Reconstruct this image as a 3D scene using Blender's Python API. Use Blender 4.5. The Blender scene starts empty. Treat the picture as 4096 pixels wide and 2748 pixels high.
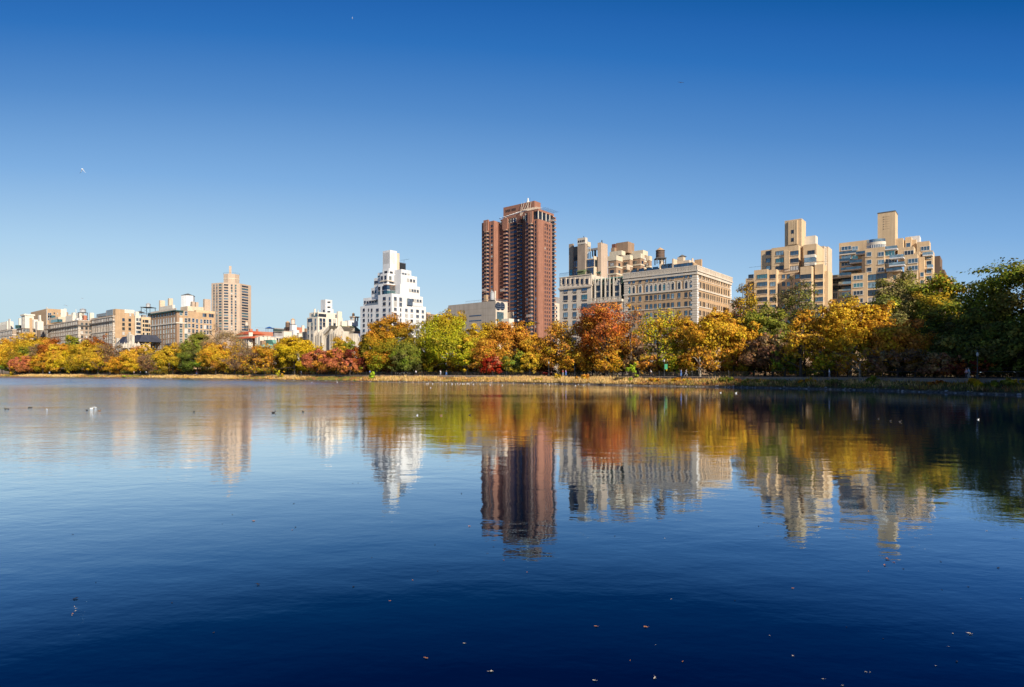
import bpy, math, random
import numpy as np
from math import sin, cos, pi, radians as R
random.seed(7)
rng = np.random.default_rng(11)
S = bpy.context.scene
COL = S.collection

# ------------------------------------------------------------ camera, sky, sun
F, HY, CX, CZ = 2400.0, 1490.0, 2048.0, 3.0      # focal length, horizon row and centre in photo pixels; eye height
cam = bpy.data.cameras.new('camera'); camo = bpy.data.objects.new('camera', cam); COL.objects.link(camo)
camo.location = (0, 0, CZ); camo.rotation_euler = (pi/2, 0, 0)
cam.sensor_width = 36; cam.lens = 36*F/4096; cam.shift_y = (HY-1374)/4096
cam.clip_start = 0.2; cam.clip_end = 20000
S.camera = camo
S.render.resolution_x = 1024; S.render.resolution_y = 687
S.render.engine = 'CYCLES'
SUN_AZ = math.atan2(0.52, -0.854); SUN_EL = R(27)
w = bpy.data.worlds.new('World'); S.world = w; w.use_nodes = True
nt = w.node_tree; bg = nt.nodes['Background']
sky = nt.nodes.new('ShaderNodeTexSky'); sky.sky_type = 'NISHITA'; sky.sun_disc = False
sky.sun_elevation = SUN_EL; sky.sun_rotation = SUN_AZ
sky.air_density = 1.0; sky.dust_density = 0.35; sky.ozone_density = 2.5
EXPO = 0.45
# the polarised blue: colour follows the real direction of view (height over the horizon, a little deeper to the south)
tc = nt.nodes.new('ShaderNodeTexCoord')
def wmath(op, *a):
    n = nt.nodes.new('ShaderNodeMath'); n.operation = op
    for i, v in enumerate(a):
        if isinstance(v, (int, float)): n.inputs[i].default_value = v
        else: nt.links.new(v, n.inputs[i])
    return n.outputs[0]
sep = nt.nodes.new('ShaderNodeSeparateXYZ'); nt.links.new(tc.outputs['Generated'], sep.inputs[0])
zz_, yy_ = sep.outputs['Z'], sep.outputs['Y']
ln = wmath('SQRT', wmath('ADD', wmath('MULTIPLY', zz_, zz_), wmath('ADD', wmath('MULTIPLY', yy_, yy_), 0.02)))
e0 = wmath('DIVIDE', zz_, ln)
el = wmath('MULTIPLY_ADD', sep.outputs['X'], wmath('MULTIPLY_ADD', e0, -0.14, 0.12), e0)
ramp = nt.nodes.new('ShaderNodeValToRGB'); nt.links.new(el, ramp.inputs[0])
cr = ramp.color_ramp; cr.interpolation = 'LINEAR'
def s2l(c): return tuple((v/255/12.92 if v <= 10 else ((v/255+0.055)/1.055)**2.4)/2**EXPO for v in c)
SKYRAMP = [(0.0, (196, 224, 236)), (0.08, (196, 224, 240)), (0.16, (174, 211, 240)), (0.275, (128, 177, 228)), (0.387, (83, 141, 206)), (0.47, (42, 114, 191)), (0.51, (30, 102, 181)), (0.545, (4, 90, 166)), (0.75, (2, 62, 135)), (1.0, (1, 44, 108))]
while len(cr.elements) < len(SKYRAMP): cr.elements.new(0.5)
for e, (p, c) in zip(cr.elements, SKYRAMP): e.position = p; e.color = (*s2l(c), 1)
bg2 = nt.nodes.new('ShaderNodeBackground'); nt.links.new(ramp.outputs[0], bg2.inputs[0]); bg2.inputs[1].default_value = 0.97
nt.links.new(sky.outputs[0], bg.inputs[0]); bg.inputs[1].default_value = 0.085
mxs = nt.nodes.new('ShaderNodeMixShader'); mxs.inputs[0].default_value = 0.95
nt.links.new(bg.outputs[0], mxs.inputs[1]); nt.links.new(bg2.outputs[0], mxs.inputs[2]); nt.links.new(mxs.outputs[0], nt.nodes['World Output'].inputs[0])
sl = bpy.data.lights.new('sun', 'SUN'); so = bpy.data.objects.new('sun', sl); COL.objects.link(so)
sl.energy = 4.8; sl.angle = R(0.53); sl.color = (1.0, 0.90, 0.76)
sdir = (sin(SUN_AZ)*cos(SUN_EL), cos(SUN_AZ)*cos(SUN_EL), sin(SUN_EL))
import mathutils
so.rotation_euler = mathutils.Vector(sdir).to_track_quat('Z', 'Y').to_euler(); so.location = (40, -60, 60)
S.view_settings.view_transform = 'Standard'; S.view_settings.look = 'None'
S.view_settings.gamma = 1; S.view_settings.exposure = EXPO

# ------------------------------------------------------------ helpers
def X(px, D): return (px-CX)/F*D
def Z(py, D): return CZ+(HY-py)/F*D
def tag(o, label=None, cat=None, group=None, kind=None):
    if label: o['label'] = label
    if cat: o['category'] = cat
    if group: o['group'] = group
    if kind: o['kind'] = kind
    return o
def empty(name, loc=(0,0,0), rz=0.0):
    o = bpy.data.objects.new(name, None); COL.objects.link(o); o.location = loc; o.rotation_euler = (0, 0, rz)
    o.empty_display_size = 0.5
    return o
def link(name, me, parent=None):
    o = bpy.data.objects.new(name, me); COL.objects.link(o)
    if parent: o.parent = parent
    return o

class NB:      # node builder for materials
    def __init__(s, name):
        s.m = bpy.data.materials.new(name); s.m.use_nodes = True; s.t = s.m.node_tree
        s.b = s.t.nodes['Principled BSDF']; s.tc = s.t.nodes.new('ShaderNodeTexCoord')
    def n(s, typ, **k):
        n = s.t.nodes.new(typ)
        for a, v in k.items(): setattr(n, a, v)
        return n
    def l(s, a, b): s.t.links.new(a, b)
    def noise(s, scale, detail=4, vec=None, rough=0.55):
        n = s.n('ShaderNodeTexNoise'); n.inputs['Scale'].default_value = scale; n.inputs['Detail'].default_value = detail
        n.inputs['Roughness'].default_value = rough
        s.l(vec if vec is not None else s.tc.outputs['Object'], n.inputs['Vector']); return n.outputs['Fac']
    def ramp(s, fac, stops):
        r = s.n('ShaderNodeValToRGB'); s.l(fac, r.inputs[0]); e = r.color_ramp.elements
        while len(e) < len(stops): e.new(0.5)
        for q, (p, c) in zip(e, stops): q.position = p; q.color = (*c, 1) if len(c) == 3 else c
        return r.outputs[0]
    def mix(s, a, b, fac=1.0, typ='MULTIPLY'):
        n = s.n('ShaderNodeMix', data_type='RGBA', blend_type=typ)
        for i, v in ((0, fac), (6, a), (7, b)):
            if isinstance(v, float): n.inputs[i].default_value = v
            elif isinstance(v, tuple): n.inputs[i].default_value = (*v, 1)
            else: s.l(v, n.inputs[i])
        return n.outputs[2]
    def math(s, op, *a):
        n = s.n('ShaderNodeMath', operation=op)
        for i, v in enumerate(a):
            if isinstance(v, (int, float)): n.inputs[i].default_value = v
            else: s.l(v, n.inputs[i])
        return n.outputs[0]
    def mapv(s, scale):
        n = s.n('ShaderNodeMapping'); n.inputs['Scale'].default_value = scale; s.l(s.tc.outputs['Object'], n.inputs[0]); return n.outputs[0]

MATS = {}
def wall_mat(name, col, var=0.13, rough=0.85, courses=0.0, panel=None, streak=0.12):
    """masonry: large blotches, rain streaks, fine courses"""
    k = NB(name); c = tuple(col)
    a = k.noise(0.25, 5); b = k.noise(3.0, 3)
    st = k.noise(1.0, 3, k.mapv((1.4, 1.4, 0.07)))
    f1 = k.ramp(a, [(0.3, (1-var,)*3), (0.72, (1+var*0.6,)*3)])
    f2 = k.ramp(b, [(0.3, (1-var*0.6,)*3), (0.7, (1+var*0.4,)*3)])
    f3 = k.ramp(st, [(0.35, (1-streak,)*3), (0.6, (1.0,)*3)])
    o = k.mix(k.mix(k.mix(c, f1), f2), f3)
    if courses:
        wv = k.n('ShaderNodeTexWave', wave_type='BANDS', bands_direction='Z', wave_profile='SAW'); wv.inputs['Scale'].default_value = courses
        wv.inputs['Distortion'].default_value = 0.4
        k.l(k.tc.outputs['Object'], wv.inputs['Vector'])
        o = k.mix(o, k.ramp(wv.outputs['Fac'], [(0.0, (0.84,)*3), (0.2, (1,)*3), (1, (1.03,)*3)]))
    if panel:
        br = k.n('ShaderNodeTexBrick'); br.offset = 0.0
        br.inputs['Color1'].default_value = (1, 1, 1, 1); br.inputs['Color2'].default_value = (0.93, 0.93, 0.94, 1); br.inputs['Mortar'].default_value = (0.72, 0.7, 0.68, 1)
        br.inputs['Scale'].default_value = 1; br.inputs['Mortar Size'].default_value = 0.07
        br.inputs['Brick Width'].default_value = panel[0]; br.inputs['Row Height'].default_value = panel[1]
        cb = k.n('ShaderNodeCombineXYZ'); sp = k.n('ShaderNodeSeparateXYZ'); k.l(k.tc.outputs['Object'], sp.inputs[0])
        k.l(k.math('ADD', sp.outputs['X'], sp.outputs['Y']), cb.inputs[0]); k.l(sp.outputs['Z'], cb.inputs[1])
        k.l(cb.outputs[0], br.inputs['Vector']); o = k.mix(o, br.outputs['Color'])
    k.l(o, k.b.inputs['Base Color']); k.b.inputs['Roughness'].default_value = rough
    k.b.inputs['Specular IOR Level'].default_value = 0.25
    MATS[name] = k.m; return k.m
def plain(name, col, rough=0.6, metal=0.0, spec=0.5, var=0.12, sc=2.0):
    k = NB(name); f = k.ramp(k.noise(sc, 4), [(0.3, (1-var,)*3), (0.7, (1+var*0.5,)*3)])
    k.l(k.mix(tuple(col), f), k.b.inputs['Base Color'])
    k.b.inputs['Roughness'].default_value = rough; k.b.inputs['Metallic'].default_value = metal
    k.b.inputs['Specular IOR Level'].default_value = spec
    MATS[name] = k.m; return k.m

wall_mat('tan_brick', (0.50, 0.335, 0.195), courses=1.5)
wall_mat('brown_brick', (0.36, 0.235, 0.15), courses=1.5)
wall_mat('grey_brown_brick', (0.36, 0.275, 0.205), courses=1.4)
wall_mat('buff_brick', (0.66, 0.48, 0.29), courses=1.3, var=0.1)
wall_mat('pale_buff', (0.66, 0.52, 0.37), var=0.1)
wall_mat('dark_brown_brick', (0.19, 0.125, 0.085), courses=1.4)
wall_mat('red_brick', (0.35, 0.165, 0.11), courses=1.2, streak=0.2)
wall_mat('dark_red_brick', (0.20, 0.09, 0.065), courses=1.2, streak=0.2)  # darker red; in the tower's centre recess it stands in for deep shade
wall_mat('salmon_brick', (0.52, 0.20, 0.12), courses=1.2)
wall_mat('limestone', (0.66, 0.555, 0.44), var=0.09, courses=0.6)
wall_mat('gothic_stone', (0.62, 0.55, 0.45), var=0.16, streak=0.3)
wall_mat('grey_stone', (0.33, 0.31, 0.30), var=0.16, streak=0.25)
wall_mat('white_paint', (0.70, 0.69, 0.675), var=0.08, streak=0.12)
wall_mat('cream_paint', (0.74, 0.66, 0.54), var=0.07, streak=0.12)
wall_mat('concrete_panel', (0.42, 0.365, 0.305), var=0.1, panel=(4.4, 3.7), streak=0.16)
wall_mat('trim_stone', (0.62, 0.54, 0.44), var=0.1)
wall_mat('cream_band', (0.66, 0.56, 0.41), var=0.08)
wall_mat('tower_buff', (0.53, 0.40, 0.295), var=0.08, courses=1.0)
wall_mat('dark_slate', (0.055, 0.06, 0.085), var=0.25, rough=0.6, streak=0.2)
wall_mat('blue_slate', (0.07, 0.09, 0.17), var=0.25, rough=0.6)
wall_mat('green_copper', (0.22, 0.42, 0.34), var=0.2, rough=0.7, streak=0.3)
wall_mat('dark_copper', (0.035, 0.075, 0.065), var=0.3, rough=0.6)
wall_mat('olive_roof', (0.16, 0.19, 0.09), var=0.15)
wall_mat('red_tile', (0.55, 0.12, 0.05), var=0.2, courses=2.0)
plain('roof_tar', (0.12, 0.11, 0.10), 0.9)
plain('dark_metal', (0.035, 0.037, 0.04), 0.5, 0.4)
plain('steel', (0.45, 0.46, 0.47), 0.35, 0.8)
plain('tank_wood', (0.17, 0.105, 0.07), 0.85, var=0.4, sc=6)
plain('tank_pale', (0.62, 0.52, 0.43), 0.7)
plain('cone_tan', (0.55, 0.37, 0.21), 0.7)
plain('silver_paint', (0.42, 0.42, 0.42), 0.5)
plain('frame_white', (0.72, 0.70, 0.66), 0.5)
plain('frame_dark', (0.07, 0.06, 0.055), 0.5)
plain('blue_paint', (0.02, 0.09, 0.30), 0.5)
plain('orange_paint', (0.6, 0.13, 0.05), 0.6)
plain('curtain', (0.52, 0.50, 0.46), 0.9)
plain('lamp_globe', (0.42, 0.44, 0.44), 0.3)
plain('green_banner', (0.02, 0.28, 0.12), 0.6)
def glass(name, col, metal, rough=0.06):
    k = NB(name); k.l(k.mix(tuple(col), k.ramp(k.noise(0.8, 2), [(0.3, (0.55,)*3), (0.7, (1.25,)*3)])), k.b.inputs['Base Color'])
    k.b.inputs['Metallic'].default_value = metal; k.b.inputs['Roughness'].default_value = rough
    MATS[name] = k.m
glass('glass_dark', (0.05, 0.065, 0.085), 0.55)
glass('glass_blue', (0.13, 0.18, 0.215), 0.8)
glass('glass_pale', (0.36, 0.41, 0.41), 0.75, 0.12)
glass('glass_teal', (0.14, 0.28, 0.27), 0.7)
GL = ['glass_dark', 'glass_blue', 'glass_pale', 'curtain', 'glass_teal']

class MB:
    """collects shapes; build() links them as one mesh"""
    def __init__(s): s.v = []; s.f = []; s.mi = []; s.ms = []
    def m(s, name):
        if name not in s.ms: s.ms.append(name)
        return s.ms.index(name)
    def poly(s, pts, mat):
        b = len(s.v); s.v += [tuple(p) for p in pts]; s.f.append(tuple(range(b, b+len(pts)))); s.mi.append(s.m(mat))
    def box(s, x0, x1, y0, y1, z0, z1, mat, top=None, bottom=True):
        b = len(s.v); i = s.m(mat); j = s.m(top) if top else i
        s.v += [(x0,y0,z0),(x1,y0,z0),(x1,y1,z0),(x0,y1,z0),(x0,y0,z1),(x1,y0,z1),(x1,y1,z1),(x0,y1,z1)]
        fs = [(0,1,5,4,i),(1,2,6,5,i),(2,3,7,6,i),(3,0,4,7,i),(4,5,6,7,j)]
        if bottom: fs.append((0,3,2,1,i))
        for a in fs: s.f.append(tuple(b+q for q in a[:4])); s.mi.append(a[4])
        return s
    def prism(s, pts, z0, z1, mat, top=None, pts2=None):
        n = len(pts); b = len(s.v); i = s.m(mat); j = s.m(top) if top else i
        q2 = pts2 or pts
        s.v += [(p[0], p[1], z0) for p in pts]+[(p[0], p[1], z1) for p in q2]
        for k in range(n): s.f.append((b+k, b+(k+1) % n, b+n+(k+1) % n, b+n+k)); s.mi.append(i)
        s.f.append(tuple(b+n+k for k in range(n))); s.mi.append(j)
        s.f.append(tuple(b+n-1-k for k in range(n))); s.mi.append(i)
        return s
    def lathe(s, x, y, prof, mat, n=14, sy=1.0):
        b = len(s.v); i = s.m(mat)
        for r, z in prof:
            for k in range(n): a = 2*pi*k/n; s.v.append((x+r*cos(a), y+r*sin(a)*sy, z))
        for q in range(len(prof)-1):
            for k in range(n):
                s.f.append((b+q*n+k, b+q*n+(k+1) % n, b+(q+1)*n+(k+1) % n, b+(q+1)*n+k)); s.mi.append(i)
        s.f.append(tuple(b+(len(prof)-1)*n+k for k in range(n))); s.mi.append(i)
        s.f.append(tuple(b+n-1-k for k in range(n))); s.mi.append(i)
        return s
    def tube(s, p, q, r0, r1, mat, n=5):
        p = mathutils.Vector(p); q = mathutils.Vector(q); d = q-p
        if d.length < 1e-6: return s
        d.normalize(); u = d.orthogonal().normalized(); w_ = d.cross(u)
        b = len(s.v); i = s.m(mat)
        for c, r in ((p, r0), (q, r1)):
            for k in range(n):
                a = 2*pi*k/n; s.v.append(tuple(c+u*cos(a)*r+w_*sin(a)*r))
        for k in range(n): s.f.append((b+k, b+(k+1) % n, b+n+(k+1) % n, b+n+k)); s.mi.append(i)
        s.f.append(tuple(b+n+k for k in range(n))); s.mi.append(i)
        return s
    def ell(s, c, r, mat, n=10, m=7, rz=0.0):
        b = len(s.v); i = s.m(mat)
        for a in range(m+1):
            t = pi*a/m
            for k in range(n):
                p = 2*pi*k/n; x = r[0]*sin(t)*cos(p); y = r[1]*sin(t)*sin(p)
                s.v.append((c[0]+x*cos(rz)-y*sin(rz), c[1]+x*sin(rz)+y*cos(rz), c[2]+r[2]*cos(t)))
        for a in range(m):
            for k in range(n): s.f.append((b+a*n+k, b+(a+1)*n+k, b+(a+1)*n+(k+1) % n, b+a*n+(k+1) % n)); s.mi.append(i)
        return s
    def merge(s, o, M):
        b = len(s.v); idx = [s.m(k) for k in o.ms]
        s.v += [tuple(M @ mathutils.Vector(p)) for p in o.v]
        s.f += [tuple(b+q for q in f) for f in o.f]; s.mi += [idx[k] for k in o.mi]
    def mesh(s, name, smooth=False):
        me = bpy.data.meshes.new(name); me.from_pydata(s.v, [], s.f)
        for k in s.ms: me.materials.append(MATS[k])
        me.polygons.foreach_set('material_index', s.mi)
        if smooth: me.polygons.foreach_set('use_smooth', [True]*len(s.f))
        me.update(); return me
    def build(s, name, parent=None, smooth=False): return link(name, s.mesh(name, smooth), parent)

# ------------------------------------------------------------ windows
WC = {}
def win_mb(w_, h, kind, g):
    """front faces -Y, origin at the centre on the wall plane"""
    k = (round(w_, 1), round(h, 1), kind, g)
    if k in WC: return WC[k]
    b = MB(); fr = 'frame_dark'; sill = 'trim_stone'
    if kind in ('white', 'whitebig'): fr = 'frame_white'
    if kind == 'red': sill = 'red_brick'
    t = 0.07 if w_ < 1.6 else 0.09
    x, z = w_/2, h/2
    b.box(-x, x, -0.03, 0.0, -z, z, g)
    for a, c in ((-x, -x+t), (x-t, x)): b.box(a, c, -0.10, -0.03, -z, z, fr)
    for a, c in ((-z, -z+t), (z-t, z)): b.box(-x+t, x-t, -0.10, -0.03, a, c, fr)
    if kind in ('sash', 'arch', 'white', 'red'): b.box(-x+t, x-t, -0.08, -0.03, -0.05, 0.05, fr)
    if w_ > 1.9:
        nm = max(1, int(round(w_/1.1))-1)
        for q in range(nm):
            c = -x+w_*(q+1)/(nm+1); b.box(c-0.045, c+0.045, -0.09, -0.03, -z+t, z-t, fr)
    if kind != 'plain':
        b.box(-x-0.12, x+0.12, -0.22, 0, -z-0.17, -z-0.02, sill)
    if kind == 'arch':
        n = 8; ro, ri = x+0.38, x
        for q in range(n):
            a0, a1 = pi*q/n, pi*(q+1)/n
            P = [(cos(a)*r, z+sin(a)*r) for a, r in ((a0, ri), (a0, ro), (a1, ro), (a1, ri))]
            bb = len(b.v); i = b.m('trim_stone')
            b.v += [(p[0], -0.16, p[1]) for p in P]+[(p[0], 0.0, p[1]) for p in P]
            for f in ((3,2,1,0), (0,1,5,4), (1,2,6,5), (2,3,7,6), (3,0,4,7)): b.f.append(tuple(bb+q2 for q2 in f)); b.mi.append(i)
        b.prism([(-x, -0.02), (x, -0.02), (x, 0), (-x, 0)], z, z+x*0.7, 'trim_stone')
        b.box(-x-0.38, -x, -0.16, 0, -z, z, 'trim_stone'); b.box(x, x+0.38, -0.16, 0, -z, z, 'trim_stone')
    if kind == 'louvre':
        b.box(-x*0.8, x*0.8, -0.05, 0, -z-0.75, -z-0.35, 'frame_dark')
    WC[k] = b; b.me = None
    return b

SPLIT = {'penthouse', 'pilaster', 'chimney', 'round_window', 'slit_window', 'pier', 'pergola', 'quoin'}
def islands(mb):
    """split boxes that do not touch each other into builders of their own"""
    par = list(range(len(mb.v)))
    def find(a):
        while par[a] != a: par[a] = par[par[a]]; a = par[a]
        return a
    for f in mb.f:
        for q in f[1:]: par[find(q)] = find(f[0])
    comp = {}
    for i in range(len(mb.v)): comp.setdefault(find(i), []).append(i)
    bb = {r: [min(mb.v[i][k] for i in vs)-0.05 for k in range(3)]+[max(mb.v[i][k] for i in vs)+0.05 for k in range(3)] for r, vs in comp.items()}
    roots = list(bb); g = {r: r for r in roots}
    def gf(a):
        while g[a] != a: a = g[a]
        return a
    for i, a in enumerate(roots):
        for b_ in roots[i+1:]:
            A, B2 = bb[a], bb[b_]
            if all(A[k] <= B2[k+3] and B2[k] <= A[k+3] for k in range(3)): g[gf(b_)] = gf(a)
    out = {}
    for f, mi in zip(mb.f, mb.mi):
        r = gf(find(f[0])); o = out.setdefault(r, (MB(), {}))
        m2, mp = o
        for q in f:
            if q not in mp: mp[q] = len(m2.v); m2.v.append(mb.v[q])
        m2.f.append(tuple(mp[q] for q in f)); m2.mi.append(m2.m(mb.ms[mi]))
    return [o[0] for o in out.values()]

class Bld:
    def __init__(s, name, label, cat, px, D, th=39, group=None, base=2.2):
        s.th = R(th); s.c, s.s = cos(s.th), sin(s.th); s.x0, s.y0 = X(px, D), D; s.base = base
        s.root = empty(name, (s.x0, s.y0, base), -s.th); tag(s.root, label, cat, group)
        s.parts = []; s.D = D; s.wall = None
    def fx(s, px, ly=0.0):
        n = (px-CX)/F; return (n*(s.y0+ly*s.c)-s.x0-ly*s.s)/(s.c+n*s.s)
    def ry(s, px, lx=0.0):
        n = (px-CX)/F; return (n*(s.y0-lx*s.s)-s.x0-lx*s.c)/(s.s-n*s.c)
    def dep(s, lx, ly): return s.y0-lx*s.s+ly*s.c
    def z(s, py, lx=0.0, ly=0.0): return Z(py, s.dep(lx, ly))-s.base
    def mass(s, mb, pl, pc, pr, yt, ly=0.0, mat='tan_brick', yb=None, depth=None, yref=None, top='roof_tar', par=0.5):
        """box: left, corner and right pixel columns, top row at the corner"""
        x0, x1 = s.fx(pl, ly), s.fx(pc, ly)
        y1 = ly+depth if depth else s.ry(pr, x1)
        zt = s.z(yt, s.fx(yref, ly) if yref else x1, ly); zb = s.z(yb, x1, ly) if yb else 0.0
        mb.box(x0, x1, ly, y1, zb, zt, mat, top)
        if par:     # parapet rim
            for a in ((x0, x1, ly, ly+0.3), (x0, x1, y1-0.3, y1), (x1-0.3, x1, ly+0.3, y1-0.3), (x0, x0+0.3, ly+0.3, y1-0.3)):
                mb.box(*a, zt+0.003, zt+par, mat)
        return x0, x1, ly, y1, zb, zt
    def add(s, name, mb, M=None):
        if name in SPLIT and mb.f:
            for p in islands(mb): s.parts.append((name, p, M))
        else: s.parts.append((name, mb, M))
    def win(s, x, y, z, w_, h, side='f', kind='sash', gl=None):
        g = gl or random.choices(GL, s.gw)[0]
        rz = 0 if side == 'f' else pi/2
        s.parts.append(('window', win_mb(w_, h, kind, g), mathutils.Matrix.Translation((x, y, z)) @ mathutils.Matrix.Rotation(rz, 4, 'Z')))
    gw = (3, 3, 2, 1, 0.7)
    def wf(s, ly, cols, rows, w_, h, pref=None, kind='sash', gl=None, skip=0.0):
        xr = s.fx(pref or cols[0], ly)
        for py in rows:
            zz = s.z(py, xr, ly)
            for px in cols:
                if random.random() >= skip: s.win(s.fx(px, ly), ly, zz, w_, h, 'f', kind, gl)
    def wr(s, lx, cols, rows, w_, h, pref=None, kind='sash', gl=None, skip=0.0):
        yr = s.ry(pref or cols[0], lx)
        for py in rows:
            zz = s.z(py, lx, yr)
            for px in cols:
                if random.random() >= skip: s.win(lx, s.ry(px, lx), zz, w_, h, 'r', kind, gl)
    def belt(s, mb, x0, x1, y0, y1, z, h=0.4, d=0.25, mat='trim_stone'):
        mb.box(x0-d, x1+d, y0-d, y0, z, z+h, mat); mb.box(x1, x1+d, y0, y1, z, z+h, mat)
    def done(s):
        by = {}
        for p in s.parts: by.setdefault(p[0], []).append(p)
        for name, lst in by.items():
            if len(lst) > 100:
                def size(p):
                    M = p[2] or mathutils.Matrix(); t = M.translation
                    ww = len(p[1].v) and max(q[0] for q in p[1].v)-min(q[0] for q in p[1].v)
                    return -(ww/s.dep(t.x, t.y)) - 0.00001*t.z
                lst.sort(key=size)
                rest = MB()
                for _, mb, M in lst[100:]: rest.merge(mb, M or mathutils.Matrix())
                o = rest.build(name, s.root); o['kind'] = 'stuff'
                lst = lst[:100]
            for _, mb, M in lst:
                if mb.__dict__.get('me') is None: mb.me = mb.mesh(name)
                o = link(name, mb.me, s.root)
                if M is not None: o.matrix_local = M
        return s
def rows(y0, dy, n): return [y0+dy*i for i in range(n)]
def lin(a, b, n): return [a+(b-a)*i/(n-1) for i in range(n)]

def water_tank(px, D, yt, yb, wpx, yleg, style='wood', label='', wl=None):
    """rooftop water tank: tank, roof, legs"""
    x = X(px, D); r = wpx/F*D/2; zt, zb, z0 = Z(yt, D), Z(yb, D), Z(yleg, D)
    t = empty('water_tank', (x, D, z0)); tag(t, label, 'water tank', 'rooftop water tanks')
    H = zt-z0; hb = zb-z0; cone = min(r*0.75, (zt-zb)*0.3)
    body = {'wood': 'tank_wood', 'pale': 'tank_pale', 'silver': 'silver_paint'}[style]
    b = MB(); b.lathe(0, 0, [(r*0.97, hb), (r, hb+0.1), (r*0.95, H-cone)], body, 18)
    for q in range(5):
        zz = hb+(H-cone-hb)*(q+0.5)/5; b.lathe(0, 0, [(r*1.015, zz), (r*1.015, zz+0.08)], 'dark_metal' if style == 'wood' else body, 18)
    b.build('tank', t)
    c = MB(); c.lathe(0, 0, [(r*1.08, H-cone), (r*0.75, H-cone*0.65), (0.15, H)], 'cone_tan' if style != 'silver' else 'silver_paint', 18); c.build('tank_roof', t)
    if hb > 0.5:
        W = wl or r*1.15
        f = MB()
        for sx_ in (-1, 1):
            for sy_ in (-1, 1): f.box(sx_*W*0.85-0.15, sx_*W*0.85+0.15, sy_*W*0.85-0.15, sy_*W*0.85+0.15, 0, hb-0.35, 'dark_metal')
            f.tube((sx_*W*.85, -W*.85, 0.2), (-sx_*W*.85, -W*.85, hb-0.4), 0.07, 0.07, 'dark_metal', 4)
        f.box(-W, W, -W, W, hb-0.35, hb-0.02, 'dark_metal')
        f.build('stand', t)
    return t

# ------------------------------------------------------------ water and ground
SH = [(-340, 1503.5), (0, 1507), (512, 1512), (1024, 1520), (1536, 1528.5), (2048, 1533), (2560, 1543), (3072, 1552), (3584, 1565), (4096, 1582)]
pts = [(-900, 800), (-560, 545)]
for px, py in SH[1:]:
    D = 7200/(py-1490); pts.append((X(px, D), D))
pts += [(70, 58), (72, 30), (70, -20), (60, -80)]
pts = np.array(pts, float)
seg = np.r_[0, np.cumsum(np.hypot(*np.diff(pts, axis=0).T))]
def catmull(P, n):
    out = []
    for i in range(len(P)-1):
        p0, p1, p2, p3 = P[max(i-1, 0)], P[i], P[i+1], P[min(i+2, len(P)-1)]
        for t in np.linspace(0, 1, n, endpoint=False):
            out.append(0.5*((2*p1)+(-p0+p2)*t+(2*p0-5*p1+4*p2-p3)*t*t+(-p0+3*p1-3*p2+p3)*t**3))
    out.append(P[-1]); return np.array(out)
shore = catmull(pts, 14)
# resample evenly
sl_ = np.r_[0, np.cumsum(np.hypot(*np.diff(shore, axis=0).T))]
NS = 520
tt = np.linspace(0, sl_[-1], NS)
shore = np.c_[np.interp(tt, sl_, shore[:, 0]), np.interp(tt, sl_, shore[:, 1])]
tan_ = np.gradient(shore, axis=0); tan_ /= np.hypot(*tan_.T)[:, None]
nrm = np.c_[-tan_[:, 1], tan_[:, 0]]          # inland side (left of travel from far left to near right)
if np.dot(nrm[NS//2], (0, 1)) < 0: nrm = -nrm
for _ in range(12): nrm = (np.roll(nrm, 1, 0)+np.roll(nrm, -1, 0)+nrm)/3 if False else nrm
def smooth_n(a, k=25):
    b = np.pad(a, ((k, k), (0, 0)), 'edge'); c = np.cumsum(np.r_[np.zeros((1, 2)), b], 0)
    o = (c[2*k+1:]-c[:-2*k-1])/(2*k+1); return o/np.hypot(*o.T)[:, None]
nrm = smooth_n(nrm)
shpx = shore[:, 0]/np.maximum(shore[:, 1], 1)*F+CX
def shore_at(px):
    """shore index seen at this photo column"""
    ok = np.where(shore[:, 1] > 60)[0]; return ok[np.argmin(np.abs(shpx[ok]-px))]
def shore_dist(px):
    i = shore_at(px); return shore[i, 1]
WALL = 8.0
PROF = [(-60, -6), (-4, -1.0), (-0.6, -0.25), (0.0, 0.02), (0.5, 0.25), (1.6, 0.42), (3.5, 0.75), (6.0, 1.15), (WALL-0.05, 1.35), (WALL+0.02, 1.85), (WALL+1.2, 1.95), (WALL+6, 1.98), (WALL+14, 2.05), (60, 2.2), (200, 2.3), (900, 2.5), (4500, 3.0), (9000, 3.0)]
TH = 0.06
def ground_mat():
    k = NB('ground'); pos = k.n('ShaderNodeNewGeometry').outputs['Position']; sp = k.n('ShaderNodeSeparateXYZ'); k.l(pos, sp.inputs[0])
    a = k.noise(0.9, 6, pos); b = k.noise(0.12, 4, pos)
    earth = k.ramp(a, [(0.3, (0.07, 0.05, 0.03)), (0.5, (0.20, 0.13, 0.065)), (0.7, (0.32, 0.21, 0.10))])
    grass = k.ramp(a, [(0.3, (0.05, 0.055, 0.02)), (0.7, (0.17, 0.12, 0.04))])
    c = k.mix(earth, grass, k.ramp(b, [(0.4, (0, 0, 0)), (0.6, (1, 1, 1))]), 'MIX')
    stone = k.ramp(k.noise(2.5, 5, pos), [(0.3, (0.05, 0.043, 0.035)), (0.5, (0.15, 0.125, 0.10)), (0.75, (0.30, 0.26, 0.21))])
    c = k.mix(stone, c, k.ramp(sp.outputs['Z'], [(0.12, (0, 0, 0)), (0.30, (1, 1, 1))]), 'MIX')
    k.l(c, k.b.inputs['Base Color']); k.b.inputs['Roughness'].default_value = 0.95; k.b.inputs['Specular IOR Level'].default_value = 0.1
    bp = k.n('ShaderNodeBump'); bp.inputs['Distance'].default_value = 0.15; k.l(a, bp.inputs['Height']); k.l(bp.outputs[0], k.b.inputs['Normal'])
    MATS['ground'] = k.m
ground_mat()
gm = MB(); gi = gm.m('ground')
jit = rng.normal(0, 0.12, (NS, len(PROF)))
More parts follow.
